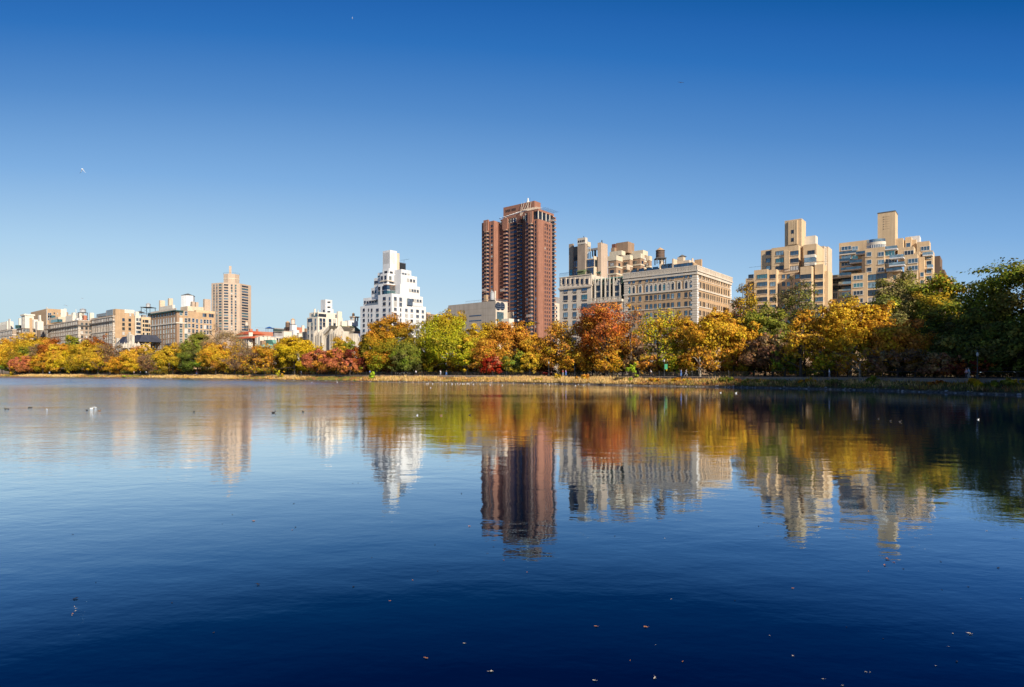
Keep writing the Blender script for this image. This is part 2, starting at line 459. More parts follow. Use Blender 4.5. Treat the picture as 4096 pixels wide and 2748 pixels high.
for j, (o, z) in enumerate(PROF):
    for i in range(NS):
        oo = o+(jit[i, j]*(1.0 if 0 <= o < 6 else 0)); p = shore[i]+nrm[i]*oo
        gm.v.append((p[0], p[1], z+(jit[i, j]*0.25 if 0.2 < o < 7 else 0)))
for j in range(len(PROF)-1):
    for i in range(NS-1):
        a = j*NS+i; gm.f.append((a, a+1, a+NS+1, a+NS)); gm.mi.append(gi)
go = gm.build('ground', smooth=False); go['kind'] = 'structure'

WATER = [(0.0, (.96, .96, .97)), (0.10, (.90, .92, .93)), (0.145, (.74, .79, .82)), (0.20, (.41, .50, .59)), (0.27, (.165, .27, .37)), (0.35, (.008, .072, .14)), (0.45, (.001, .026, .075)), (1.0, (0, .02, .03))]
def water_mat():
    k = NB('water'); g = k.n('ShaderNodeNewGeometry'); pos = g.outputs['Position']
    sp = k.n('ShaderNodeSeparateXYZ'); k.l(pos, sp.inputs[0]); x, y = sp.outputs['X'], sp.outputs['Y']
    # wind patches: rougher water lies to the left and far out
    def mapped(sx_, sy_, rot=0.0):
        n = k.n('ShaderNodeMapping'); n.inputs['Scale'].default_value = (sx_, sy_, 1); n.inputs['Rotation'].default_value = (0, 0, rot); k.l(pos, n.inputs[0]); return n.outputs[0]
    n1 = k.noise(1, 2, mapped(0.28, 0.42, 0.3), 0.5)
    n2 = k.noise(1, 3, mapped(1.1, 1.9, 0.25), 0.55)
    n3 = k.noise(1, 3, mapped(3.6, 6.0, 0.2), 0.6)
    patch = k.noise(1, 3, mapped(0.012, 0.03, 0.15), 0.6)
    left = k.math('MULTIPLY_ADD', x, -0.016, 0.42)                     # grows to the left
    far = k.math('MULTIPLY_ADD', y, 0.0035, -0.1)
    wv = k.math('ADD', k.math('ADD', left, far), k.math('MULTIPLY_ADD', patch, 1.6, -0.8))
    wind = k.n('ShaderNodeMapRange', interpolation_type='SMOOTHSTEP'); k.l(wv, wind.inputs[0]); wind.inputs[1].default_value = 0.25; wind.inputs[2].default_value = 1.35
    W = wind.outputs[0]
    def sstep(v, a, b_):
        n = k.n('ShaderNodeMapRange', interpolation_type='SMOOTHSTEP'); k.l(v, n.inputs[0]); n.inputs[1].default_value = a; n.inputs[2].default_value = b_; return n.outputs[0]
    # a band of cat's-paws off the far left shore
    wob = k.math('MULTIPLY_ADD', patch, 90.0, -45.0)
    band = k.math('MULTIPLY', sstep(k.math('ADD', y, wob), 105.0, 175.0), sstep(k.math('ADD', x, k.math('MULTIPLY', wob, 0.5)), -18.0, -75.0))
    gust = k.math('MULTIPLY_ADD', sstep(k.noise(1, 4, mapped(0.05, 0.16, 0.2), 0.65), 0.36, 0.66), 0.6, 0.7)      # gusts: ripples come and go
    n2 = k.math('MULTIPLY', n2, gust); n3 = k.math('MULTIPLY', n3, gust)
    h = k.math('MULTIPLY', n1, 0.014)
    h = k.math('ADD', h, k.math('MULTIPLY', n3, k.math('MULTIPLY', band, 0.06)))
    h = k.math('ADD', h, k.math('MULTIPLY', n2, k.math('MULTIPLY_ADD', W, 0.020, 0.0050)))
    h = k.math('ADD', h, k.math('MULTIPLY', n3, k.math('MULTIPLY_ADD', W, 0.018, 0.0012)))
    bp = k.n('ShaderNodeBump'); bp.inputs['Strength'].default_value = 1; bp.inputs['Distance'].default_value = 1.0
    k.l(h, bp.inputs['Height'])
    lw = k.n('ShaderNodeLayerWeight'); lw.inputs['Blend'].default_value = 0.5; k.l(bp.outputs[0], lw.inputs['Normal'])
    sg = k.math('SUBTRACT', 1.0, lw.outputs['Facing'])          # sine of the grazing angle: strong mirror far out, deep water close by
    refl = k.ramp(sg, WATER)
    gl = k.n('ShaderNodeBsdfGlossy'); k.l(refl, gl.inputs['Color']); k.l(bp.outputs[0], gl.inputs['Normal'])
    k.l(k.math('ADD', k.math('MULTIPLY', band, 0.14), k.math('MULTIPLY_ADD', W, 0.05, 0.012)), gl.inputs['Roughness'])
    df = k.n('ShaderNodeBsdfDiffuse'); df.inputs['Color'].default_value = (0.0, 0.0018, 0.006, 1)
    ad = k.n('ShaderNodeAddShader'); k.l(gl.outputs[0], ad.inputs[0]); k.l(df.outputs[0], ad.inputs[1]); k.l(ad.outputs[0], k.t.nodes['Material Output'].inputs['Surface']); k.t.nodes.remove(k.b)
    MATS['water'] = k.m
water_mat()
wb = MB(); wb.poly([(-2500, -400, 0), (400, -400, 0), (400, 900, 0), (-2500, 900, 0)], 'water')
wo = wb.build('water'); wo['kind'] = 'structure'

# ------------------------------------------------------------ buildings, left to right
AV = 'apartment buildings along the avenue'
# A1 low brown block at the frame's left edge
b = Bld('apartment_building', 'low grey-brown apartment block at the left edge with a white penthouse', 'building', 50, 560, group=AV)
m = MB(); x0, x1, y0, y1, _, zt = b.mass(m, -230, 50, 66, 1318, mat='grey_brown_brick', par=0.6)
b.add('wall', m); q = MB(); b.belt(q, x0, x1, 0, y1, zt-0.6, 0.6, 0.5); b.belt(q, x0, x1, 0, y1, b.z(1340, x1, 0), 0.7, 0.4); b.add('cornice', q)
b.wf(0, lin(-60, 45, 18), [1328], 1.4, 3.2, 45, 'white'); b.wf(0, lin(-60, 45, 18), [1347, 1362], 1.3, 2.6, 45, 'white')
q = MB(); b.mass(q, -60, 28, 54, 1287, 6, 'cream_paint', 1318); b.mass(q, 33, 39, 42, 1276, 5, 'cream_paint', 1318, par=0.2); b.add('penthouse', q)
b.wf(6, [3, 12, 20], [1297], 2.2, 2.6, kind='white', gl='glass_blue')
b.done()
# A2
b = Bld('apartment_building', 'brown apartment block with tall white penthouse tower and bare brown chimney slab', 'building', 88.6, 556, group=AV)
m = MB(); x0, x1, y0, y1, _, zt = b.mass(m, 49, 88.6, 150, 1313.6, mat='grey_brown_brick'); b.add('wall', m)
q = MB(); b.belt(q, x0, x1, 0, y1, zt-0.4, 0.5, 0.6, 'roof_tar'); b.belt(q, x0, x1, 0, y1, b.z(1348.5, x1, 0), 0.6, 0.4); b.add('cornice', q)
b.wf(0, [56.5, 80], [1322, 1338.5, 1357], 3.2, 3.0, 80, 'white', 'glass_pale'); b.wf(0, [65.5, 69, 72.5], [1322, 1338.5, 1357], 0.9, 2.8, 72, 'white')
b.wr(x1, [105], [1323], 5.5, 2.6, kind='white', gl='glass_pale'); b.wr(x1, [98, 112, 138], [1323, 1340, 1357], 1.8, 2.2, 112)
q = MB(); X0, X1, Y0, Y1, zb, zz = b.mass(q, 85.4, 100, 135.4, 1259, 4, 'cream_paint', 1314); q.box(X0-0.8, X1+0.8, Y0-0.8, Y1+0.8, zz-0.6, zz+0.8, 'cream_paint'); b.add('penthouse_tower', q)
b.win((X0+X1)/2, 4, b.z(1274, X1, 4), 1.6, 4.0, 'f', 'arch'); b.win((X0+X1)/2, 4, b.z(1288, X1, 4), 1.6, 4.0, 'f', 'arch')
q = MB(); b.mass(q, 118, 118.8, 129.7, 1272, -0.5, 'tan_brick', 1370, par=0.2); q2 = MB(); b.mass(q2, 73.5, 76.5, 84, 1273.5, 3, 'cream_paint', 1300, par=0.2); b.add('chimney', q); b.add('chimney', q2)
q = MB(); b.mass(q, 128, 135, 166, 1279.6, 9, 'cream_paint', 1314); b.mass(q, 152, 158, 164, 1261, 10, 'cream_paint', 1285, par=0.2); b.mass(q, 60, 62, 86, 1300, 2, 'glass_teal', 1314, par=0); b.mass(q, 140, 150, 174, 1287, 7, 'cream_paint', 1320); b.add('penthouse', q)
b.done()
# A3 beige block behind
b = Bld('office_block', 'big windowless beige block with a pale corner pier, behind the white penthouse', 'building', 188.7, 660)
m = MB(); b.mass(m, 123, 188.7, 253.5, 1236, mat='tan_brick', yref=188.7); x1 = 0; b.mass(m, 170, 200, 273, 1246, 14, 'grey_brown_brick'); b.add('wall', m)
q = MB(); w1 = b.ry(253.5, 0); 
q.box(-2.2, 0.3, -0.3, 0, 0, b.z(1228, 0, 0), 'cream_paint'); q.box(0, 0.5, w1-2.5, w1+0.2, 0, b.z(1237, 0, w1), 'cream_paint'); q.box(0, 0.5, 15, 17.5, 0, b.z(1235, 0, 16), 'cream_paint'); q.box(0.01, 0.45, 17.5, w1-2.5, b.z(1246, 0, 15)+0.3, b.z(1238, 0, 15), 'cream_paint'); b.add('pier', q)
q = MB(); q.box(0, 0.6, 19, 25, b.z(1283, 0, 22), b.z(1259, 0, 22), 'pale_buff'); b.add('bay', q)
b.wr(0.6, [213.5], [1274], 3.6, 7, gl='glass_teal'); b.wr(0, [217, 230, 243.5], [1253], 1.2, 1.8); b.wr(0, [195, 202], [1262, 1270], 1.6, 6, kind='white', gl='glass_blue')
b.done()
# A4
b = Bld('apartment_building', 'wide brown apartment block with dark cornice line and crowded cream rooftop', 'building', 313.5, 520, group=AV)
m = MB(); x0, x1, y0, y1, _, zt = b.mass(m, 195, 313.5, 372, 1281, mat='grey_brown_brick'); b.mass(m, 161, 194.5, 196, 1300, 0.4, 'grey_brown_brick', yref=194, depth=14); b.add('wall', m)
q = MB(); zc = b.z(1303.5, x1, 0); b.belt(q, x0, x1, 0, 12, zc, 1.0, 1.2, 'roof_tar'); b.belt(q, x0, x1, 0, y1, b.z(1336, x1, 0), 0.5, 0.3); b.belt(q, x0, x1, 0, y1, zt-0.3, 0.5, 0.4); b.add('cornice', q)
q = MB()
for i in range(26): zz = i*1.6; q.box(-1.9+(i % 2)*0.5, 0.12, -0.12, 0, zz, zz+1.3, 'trim_stone'); q.box(0, 0.12, 0, 1.9-(i % 2)*0.5, zz, zz+1.3, 'trim_stone')
b.add('quoin', q)
cw = lin(205, 307, 16)
b.gw = (1, 2, 4, 2, 1)
b.wf(0, cw, rows(1293, 17, 1)+rows(1314, 17.2, 4), 1.3, 2.6, 300, 'white')
b.wf(0.4, [165, 171.5, 178, 184.5, 190.5], [1308, 1326, 1341], 1.4, 3.0, 190, 'white')
b.wr(x1, [328, 346, 361], rows(1296, 17, 6), 1.7, 2.3, 328)
q = MB(); b.mass(q, 196, 233, 262, 1269, 9, 'pale_buff', 1287); b.mass(q, 204, 230, 250, 1276, 4, 'glass_teal', 1287, par=0); b.mass(q, 262, 290, 306, 1262, 6, 'cream_paint', 1285); b.mass(q, 285, 293, 301, 1251, 8, 'cream_paint', 1285, par=0.2); b.mass(q, 305, 318, 338, 1252, 8, 'cream_paint', 1285); b.mass(q, 338, 345, 352, 1266, 10, 'cream_paint', 1282); b.mass(q, 357, 361, 376, 1253, 14, 'cream_paint', 1285); b.mass(q, 300, 307, 345, 1273, 2, 'white_paint', 1281, par=0); b.add('penthouse', q)
q = MB(); b.mass(q, 302.6, 303.2, 304.6, 1236, 8, 'cream_paint', 1255, par=0); b.mass(q, 330, 336, 347, 1262, 4, 'salmon_brick', 1280, par=0.2); b.add('chimney', q)
b.done()
water_tank(332, 528, 1233, 1250, 21, 1272, 'silver', 'small grey water tank with pale conical roof on thin black legs, leftmost of all')
# A5
b = Bld('apartment_building', 'brown block with glass rooftop pavilion and broad blank tan side wall', 'building', 451.7, 492, group=AV)
m = MB(); x0, x1, y0, y1, _, zt = b.mass(m, 364.4, 451.7, 539, 1262, mat='grey_brown_brick'); b.add('wall', m)
m = MB(); yA = b.ry(461.8, 0.02); yB = b.ry(537, 0.02); m.box(0.02, 0.05, 1.5, y1, 0, zt, 'tan_brick'); m.box(-22, 0.05, yA, yB, zt, b.z(1235.5, 0, yA), 'tan_brick', 'roof_tar'); yc = b.ry(498, 0.1); m.box(0.06, 0.3, yc, yB, b.z(1252, 0, yc), b.z(1237.5, 0, yc), 'cream_paint'); b.add('side_wall', m)
q = MB()
for i in range(30): zz = i*1.5; q.box(-1.2+(i % 2)*0.5, 0.14, -0.14, 0, zz, zz+1.2, 'trim_stone'); q.box(0, 0.14, 0, 1.5-(i % 2)*0.5, zz, zz+1.2, 'trim_stone')
b.add('quoin', q)
q = MB(); b.belt(q, x0, x1, 0, 1, b.z(1287, x1, 0), 0.9, 1.0, 'roof_tar'); b.belt(q, x0, x1, 0, 1, b.z(1267, x1, 0), 0.6, 0.5); b.belt(q, x0, x1, 0, 1, b.z(1325, x1, 0), 0.6, 0.5); b.add('cornice', q)
cw = [371, 376.5, 385, 392.5, 397.5, 404.5, 410, 417, 422.5, 430.5, 439.5, 445]
b.wf(0, cw, [1277, 1296.5], 1.3, 2.7, 440, 'white'); b.wf(0, cw, [1316], 1.3, 3.0, 440, 'arch'); b.wf(0, cw, [1334, 1351, 1367], 1.3, 2.6, 440, 'white')
b.wr(0.05, [494, 519], [1279, 1297.5, 1315, 1333], 1.9, 2.6, 494); b.wr(0.05, [521], [1259], 1.7, 2.6); b.wr(0.05, [456], [1350, 1366], 1.6, 2.6)
q = MB(); b.mass(q, 386, 426, 446, 1250, 2, 'steel', 1262, par=0); b.mass(q, 426, 451, 462, 1236.5, 1.5, 'steel', 1262, par=0); b.add('roof_pavilion', q)
b.wf(2, lin(389, 422, 9), [1257.5], 1.2, 2.2, 422, 'plain', 'glass_pale'); b.wf(1.5, lin(430, 448, 6), [1250], 1.2, 4.2, 448, 'plain', 'glass_pale'); b.done()
# B0, B1
b = Bld('apartment_building', 'narrow cream-white building squeezed between tan blocks, small hip-roofed turret on top', 'building', 541, 512, group=AV)
m = MB(); x0, x1, y0, y1, _, zt = b.mass(m, 536, 541, 566, 1264, mat='cream_paint'); b.add('wall', m)
q = MB(); b.mass(q, 540, 542, 556, 1246, 4, 'cream_paint', 1266, par=0); zz = b.z(1246, 0, 4); q.lathe(b.fx(546, 6), 9, [(5.2, zz), (0.3, zz+1.8)], 'roof_tar', 4); b.add('turret', q)
b.wr(x1, [549, 556, 562], rows(1278, 16.5, 6), 1.6, 2.4, 549); b.done()
b = Bld('apartment_building', 'tan building under a black water tank frame, left of the green-corniced block', 'building', 566, 485, group=AV)
m = MB(); x0, x1, y0, y1, _, zt = b.mass(m, 563, 566, 640, 1270, mat='buff_brick'); b.add('wall', m)
q = MB(); b.mass(q, 564, 570, 586, 1261, 3, 'grey_stone', 1272); b.mass(q, 590, 594, 632, 1254, 9, 'cream_paint', 1272); b.add('penthouse', q)
b.wr(x1, [574, 583, 590, 598], rows(1286, 17, 6), 1.3, 2.3, 598); b.done()
water_tank(593, 492, 1211, 1229.5, 16, 1257, 'silver', 'silver-white water tank on a wide black steel frame left of the big brown block', wl=4.2)
# chateau mansion
b = Bld('gothic_mansion', 'low pale gothic mansion with steep dark slate roofs, half hidden behind yellow trees', 'building', 487, 440, group='mansions on the avenue')
m = MB(); b.mass(m, 460, 487, 570, 1372, mat='gothic_stone', par=0); b.add('wall', m)
q = MB()
def hip(q, b, pl, pr, yt, yb, ly, d, mat, ins=3.0, flat=None):
    x0, x1 = b.fx(pl, ly), b.fx(pr, ly); zb, zt = b.z(yb, x1, ly), b.z(yt, x1, ly)
    P = [(x0, ly), (x1, ly), (x1, ly+d), (x0, ly+d)]; Q = [(x0+ins, ly+ins), (x1-ins, ly+ins), (x1-ins, ly+d-ins), (x0+ins, ly+d-ins)]
    q.prism(P, zb, zt, mat, flat or mat, Q)
hip(q, b, 463, 492, 1344, 1374, 0.2, 12, 'dark_slate', 3.4); hip(q, b, 493, 516, 1348, 1369, 3.5, 14, 'dark_slate', 2.6); hip(q, b, 512, 556, 1337, 1366, 6, 16, 'dark_slate', 3.2); b.add('roof', q)
q = MB()
for px, yt in ((468, 1352), (512, 1338), (518, 1336), (527, 1340)): xx = b.fx(px, 4); q.box(xx-1, xx+1, 3.5, 5.5, 20, b.z(yt, xx, 4), 'gothic_stone')
b.add('chimney', q)
for px, yt in ((470, 1366), (490, 1369), (500, 1369), (512, 1360), (524, 1364), (534, 1371), (545, 1367)):
    q = MB(); xx = b.fx(px, -0.4); zz = b.z(1392, xx, 0); z2 = b.z(yt, xx, 0)
    q.box(xx-0.6, xx+0.6, -0.5, 2.5, zz, z2-3, 'gothic_stone'); q.prism([(xx-0.7, -0.6), (xx+0.7, -0.6), (xx+0.7, 2.6), (xx-0.7, 2.6)], z2-3, z2, 'gothic_stone', None, [(xx-0.05, 0.9), (xx+0.05, 0.9), (xx+0.05, 1.1), (xx-0.05, 1.1)]); b.add('dormer', q)
b.wf(0, lin(466, 484, 5), [1398, 1415], 1.3, 2.4, 484, 'white'); b.done()
# B2
b = Bld('apartment_building', 'large tan apartment block with green cornice and white tank house on top', 'building', 707, 430, group=AV)
m = MB(); x0, x1, y0, y1, _, zt = b.mass(m, 603, 707, 859, 1243, mat='brown_brick'); b.add('wall', m)
m = MB(); ya = b.ry(785, 0.03); m.box(0.0, 0.06, 2, y1, 0, zt, 'tan_brick'); m.box(-14, 0.06, ya, y1, zt, b.z(1240, 0, ya), 'buff_brick', 'roof_tar'); b.add('side_wall', m)
q = MB(); zc = b.z(1246, x1, 0); b.belt(q, x0, x1-3, 0, 0.1, zc, 1.0, 1.5, 'dark_copper'); q.box(x1-6, x1+1.6, -1.5, 0, zc, zc+0.9, 'dark_copper'); q.box(x1, x1+1.6, 0, 4, zc, zc+0.9, 'dark_copper'); b.belt(q, x0, x1, 0, 6, b.z(1293.5, x1, 0), 0.9, 0.6); b.belt(q, x0, x1, 0, 4, b.z(1416, x1, 0), 0.8, 0.5); b.add('cornice', q)
q = MB(); q.box(x0, x1-0.5, -0.12, 0, zc+1.0, zc+2.6, 'limestone'); b.add('parapet', q)
cw = [611, 622, 634, 643, 655.5, 666, 675, 686, 697.5]
b.gw = (2, 3, 2, 1, 1)
b.wf(0, cw, [1253], 1.5, 2.4, 698, gl='glass_blue'); b.wf(0, cw, [1279], 1.5, 3.6, 698, 'white'); b.wf(0, cw, rows(1302, 20.4, 6), 1.5, 2.7, 698, 'white')
b.wf(0, lin(612, 700, 9), [1427, 1440], 1.5, 3.2, 698, 'white')
b.wr(0.06, [724, 744], [1252, 1280, 1302, 1323, 1342, 1362], 2.1, 3.2, 724, 'white'); b.wr(0.06, [757, 773], [1280, 1302, 1323, 1342], 1.9, 2.8, 757, 'white')
b.wr(0.06, [788, 805, 819, 830, 842], [1284, 1306, 1327], 1.7, 2.9, 788, 'white'); b.wr(0.06, [815, 821, 840, 850], [1261], 1.7, 2.6, 821)
q = MB(); b.mass(q, 636, 641, 660, 1202, 5, 'pale_buff', 1245, par=0.2); b.add('chimney', q); q = MB(); b.mass(q, 671, 677, 692, 1194, 5, 'pale_buff', 1245, par=0.2); b.add('chimney', q)
q = MB(); yq = b.ry(817, -3); q.box(-5, -2.4, yq, yq+4.5, zt, b.z(1196, -3, yq), 'tower_buff'); b.add('chimney', q)
q = MB(); yq = b.ry(769, -5); q.box(-8, -5, yq, yq+1.8, zt, b.z(1206, -5, yq), 'tower_buff'); yq = b.ry(784, -5); q.box(-8, -5, yq, yq+1.8, zt, b.z(1208, -5, yq), 'tower_buff'); b.add('chimney', q)
q = MB(); b.mass(q, 640, 690, 700, 1222, 4, 'cream_paint', 1245); ya, yb = 3, b.ry(822, -4); q.box(-16, -4, ya+6, yb, zt, b.z(1224, -4, ya+6), 'pale_buff', 'green_copper'); b.add('penthouse', q)
q = MB(); xx = b.fx(741, 12); rr = 25/F*b.dep(xx, 12); 
q.prism([(xx+rr*cos(2*pi*k/6+0.4), 14+rr*sin(2*pi*k/6+0.4)) for k in range(6)], zt+2, b.z(1182, xx, 12), 'white_paint'); zz = b.z(1182, xx, 12); q.prism([(xx+(rr+.4)*cos(2*pi*k/6+0.4), 14+(rr+.4)*sin(2*pi*k/6+0.4)) for k in range(6)], zz, zz+1.7, 'roof_tar', None, [(xx+0.3*cos(2*pi*k/6), 14+0.3*sin(2*pi*k/6)) for k in range(6)]); b.add('tank_house', q)
q = MB(); zz = b.z(1384, x1-10, 0); q.prism([(x1-18, -2.2), (x1-9, -2.2), (x1-9, 0), (x1-18, 0)], zz, zz+2.0, 'dark_slate', None, [(x1-18, -0.2), (x1-9, -0.2), (x1-9, 0), (x1-18, 0)]); b.add('awning', q)
b.done()
# B3 octagonal tower
b = Bld('apartment_tower', 'tall pale tan octagonal tower with stepped top and thin chimney, standing alone against the sky', 'tower', 926, 640, th=-25)
rad = 73/F*640/cos(0)*1.0; ro = rad/cos(pi/8)
def octp(r, cy=None, a0=pi/8): return [(r*cos(2*pi*k/8+a0), (rad if cy is None else cy)+r*sin(2*pi*k/8+a0)) for k in range(8)]
m = MB(); zt = b.z(1132, 0, 0); m.prism(octp(ro), 0, zt, 'tower_buff', 'roof_tar'); 
zu = b.z(1095, 0, rad*0.5); rt = 28/F*665/cos(pi/8); m.prism(octp(rt, rad*0.9), zt, zu, 'tower_buff', 'roof_tar'); m.prism(octp(rt*1.02, rad*0.9), b.z(1115, 0, rad*.5), b.z(1115, 0, rad*.5)+0.8, 'cream_band'); b.add('wall', m)
q = MB(); xx = b.fx(921, rad*0.6); q.box(xx-1.2, xx+1.2, rad*0.6, rad*0.6+3, zu, b.z(1064, xx, rad*.6), 'tower_buff'); b.add('chimney', q)
q = MB(); 
for a in octp(rt*1.03, rad*0.9): q.tube((a[0], a[1], zu), (a[0], a[1], zu+1.2), 0.08, 0.08, 'dark_metal', 4)
pp = octp(rt*1.03, rad*0.9)
for k in range(8): q.tube((*pp[k], zu+1.2), (*pp[(k+1) % 8], zu+1.2), 0.08, 0.08, 'dark_metal', 4)
b.add('roof_rail', q)
fh = 11.0/F*640; hw = rad*math.tan(pi/8)
b.gw = (3, 3, 2, 0.6, 1)
for k in range(17):
    zz = zt-2.4-fh*k
    q = MB()
    for (u, w_, kd) in ((-5.2, 4.2, 'plain'), (0.2, 1.7, 'louvre'), (4.0, 1.7, 'louvre')): b.parts.append(('window', win_mb(w_, 1.8, kd, random.choices(GL, b.gw)[0]), mathutils.Matrix.Translation((u, 0, zz))))
    for sgn in (1, -1):
        a = sgn*pi/4; cx, cy = rad*sin(a), rad-rad*cos(a)
        for u, w_ in (((-0.8, 9.0),) if sgn > 0 else ((-4.5, 1.6), (-0.5, 1.6), (4.2, 3.6))):
            b.parts.append(('window', win_mb(w_, 1.8, 'plain' if w_ > 2 else 'louvre', random.choices(GL, b.gw)[0]), mathutils.Matrix.Translation((cx+u*cos(a), cy+u*sin(a), zz)) @ mathutils.Matrix.Rotation(a, 4, 'Z')))
b.done()
water_tank(986.5, 520, 1284, 1303, 13, 1320, 'pale', 'small brownish water tank before the octagonal tower\'s right edge')
# mansions and low roofs
MG = 'mansions on the avenue'
b = Bld('mansion', 'cream mansion with orange-red tiled roofs, right of the octagonal tower', 'building', 994, 430, group=MG)
m = MB(); b.mass(m, 935, 994, 1011, 1351, mat='cream_paint', par=0); b.mass(m, 940, 992, 1005, 1335, 6, 'pale_buff', par=0); b.add('wall', m)
q = MB(); hip(q, b, 936, 1003, 1343, 1352, -1.0, 12, 'red_tile', 3); hip(q, b, 938, 996, 1322, 1336, 5.5, 13, 'red_tile', 4); b.add('roof', q)
q = MB(); b.mass(q, 994, 997, 1011, 1330, 3, 'cream_paint', par=0.2); b.add('chimney', q); b.wf(0, lin(945, 990, 6), [1362, 1378, 1395], 1.4, 2.2, 990); b.done()
b = Bld('brick_school', 'plain salmon-red brick building with fenced roof play deck', 'building', 1016, 462, group=MG)
m = MB(); x0, x1, y0, y1, _, zt = b.mass(m, 985, 1016, 1092, 1327, mat='salmon_brick'); yq = b.ry(1020, 0); m.box(0, 0.1, yq, b.ry(1048, 0), 0, b.z(1343, 0, yq), 'limestone'); b.mass(m, 996, 1000, 1011, 1318, 2, 'salmon_brick', 1330); b.mass(m, 1024, 1027, 1033, 1319, 3, 'salmon_brick', 1330); b.add('wall', m)
q = MB()
for k in range(22): yy = 1+(y1-2)*k/21; q.tube((-0.2, yy, zt), (-0.2, yy, zt+3.3), 0.05, 0.05, 'steel', 3)
for zz in (1.2, 3.3): q.tube((-0.2, 1, zt+zz), (-0.2, y1-1, zt+zz), 0.05, 0.05, 'steel', 3)
b.add('roof_fence', q); b.done()
t = empty('roof_canopy', (X(1078, 480), 480, Z(1329, 480))); tag(t, 'blue pointed sun canopy on four posts above the red brick roof deck', 'canopy')
q = MB(); hz = 15/F*480; rr = 17/F*480
for a in (-1, 1):
    for c in (-1, 1): q.tube((a*rr*.6, c*rr*.6, 0), (a*rr*.6, c*rr*.6, hz), 0.15, 0.15, 'blue_paint', 5)
q.build('post', t); q = MB(); q.lathe(0, 0, [(rr*1.15, hz-0.1), (rr*1.15, hz+0.1), (0.2, hz+1.5)], 'blue_paint', 4); q.build('canopy_roof', t).rotation_euler = (0, 0, pi/4)
b = Bld('school_annex', 'low grey glazed building between the blue canopy and the dark water tank', 'building', 1100, 500)
m = MB(); b.mass(m, 1092, 1097, 1136, 1314, mat='grey_stone'); b.add('wall', m); b.wr(0, lin(1103, 1128, 5), [1321], 4.2, 2.2, gl='glass_teal'); b.done()
b = Bld('mansion', 'long white mansion with pale slate roof and many chimneys', 'building', 1098, 400, group=MG)
m = MB(); b.mass(m, 1055, 1098, 1232, 1354, mat='cream_paint', par=0); b.add('wall', m)
q = MB(); x0 = b.fx(1055, 0); y1 = b.ry(1232, 0); zb, zt = b.z(1354, 0, 0), b.z(1343, 0, 0); q.prism([(x0, 0), (0, 0), (0, y1), (x0, y1)], zb, zt, 'silver_paint', None, [(x0+2, 2), (-2.2, 2), (-2.2, y1-2), (x0+2, y1-2)]); b.add('roof', q)
for px, yt, w_ in ((1063, 1346, 1.2), (1074, 1346, 1.2), (1089, 1350, 1.2), (1102, 1352, 1.3), (1111, 1350, 1.6), (1150, 1327, 3.0), (1200, 1334, 1.2), (1211, 1333, 1.2), (1224, 1330, 1.8)):
    q = MB(); yy = b.ry(px, -1); q.box(-2.8, -0.6, yy-w_, yy+w_, zb-3, b.z(yt, -1, yy), 'cream_paint'); q.box(-3, -0.4, yy-w_-.2, yy+w_+.2, b.z(yt, -1, yy), b.z(yt, -1, yy)+0.4, 'trim_stone'); b.add('chimney', q)
b.wr(0, lin(1110, 1220, 12), [1362, 1376], 1.3, 2.3, 1160); b.wf(0, lin(1060, 1094, 6), [1364, 1378], 1.4, 2.2, 1094); b.done()
b = Bld('mansion', 'mansion with pale green copper roofs behind the bare trees', 'building', 1048, 372, group=MG)
m = MB(); b.mass(m, 998, 1048, 1110, 1400, mat='cream_paint', par=0); b.add('wall', m)
q = MB(); hip(q, b, 1000, 1046, 1374, 1400, 0, 15, 'green_copper', 3.6); q2 = MB(); x0 = b.fx(1050, 0); y2 = b.ry(1106, -1); q.prism([(-16, 9), (-1, 9), (-1, y2), (-16, y2)], b.z(1400, 0, 9), b.z(1358, 0, 9), 'green_copper', None, [(-14, 11), (-3, 11), (-3, y2-2), (-14, y2-2)]); b.add('roof', q)
for px, yt in ((1030, 1350), (1042, 1347), (1050, 1363)): q = MB(); xx = b.fx(px, 4); q.box(xx-1.2, xx+1.2, 3, 5.5, 15, b.z(yt, xx, 4), 'cream_paint' if px < 1045 else 'brown_brick'); b.add('chimney', q)
b.wf(0, lin(1005, 1044, 5), [1412, 1428], 1.3, 2.6, 1044, 'white'); b.done()
b = Bld('brick_building', 'white stucco tank house over a red brick building, left of the twin-spired church', 'building', 1170, 446)
m = MB(); b.mass(m, 1157, 1173, 1197, 1322, mat='white_paint'); b.mass(m, 1159, 1168, 1187, 1301, 1.0, 'white_paint', 1323); b.add('wall', m)
q = MB(); b.mass(q, 1170, 1184, 1213, 1311, 9, 'salmon_brick'); b.mass(q, 1205, 1209, 1218, 1304, 14, 'cream_paint'); b.mass(q, 1215, 1222, 1242, 1316, 20, 'brown_brick'); b.add('wall', q)
q = MB(); b.mass(q, 1136, 1146, 1166, 1314, 4, 'buff_brick'); b.add('penthouse', q); b.wr(0, [1184, 1190], [1329, 1336], 1.0, 1.4); b.done()
water_tank(1151, 456, 1284, 1309.5, 17.5, 1318, 'wood', 'dark brown wooden water tank with pale cone roof, left of the pinkish one')
water_tank(1171.5, 452, 1273, 1297, 17, 1302, 'pale', 'pinkish-white water tank with a domed top, on the white tank house')
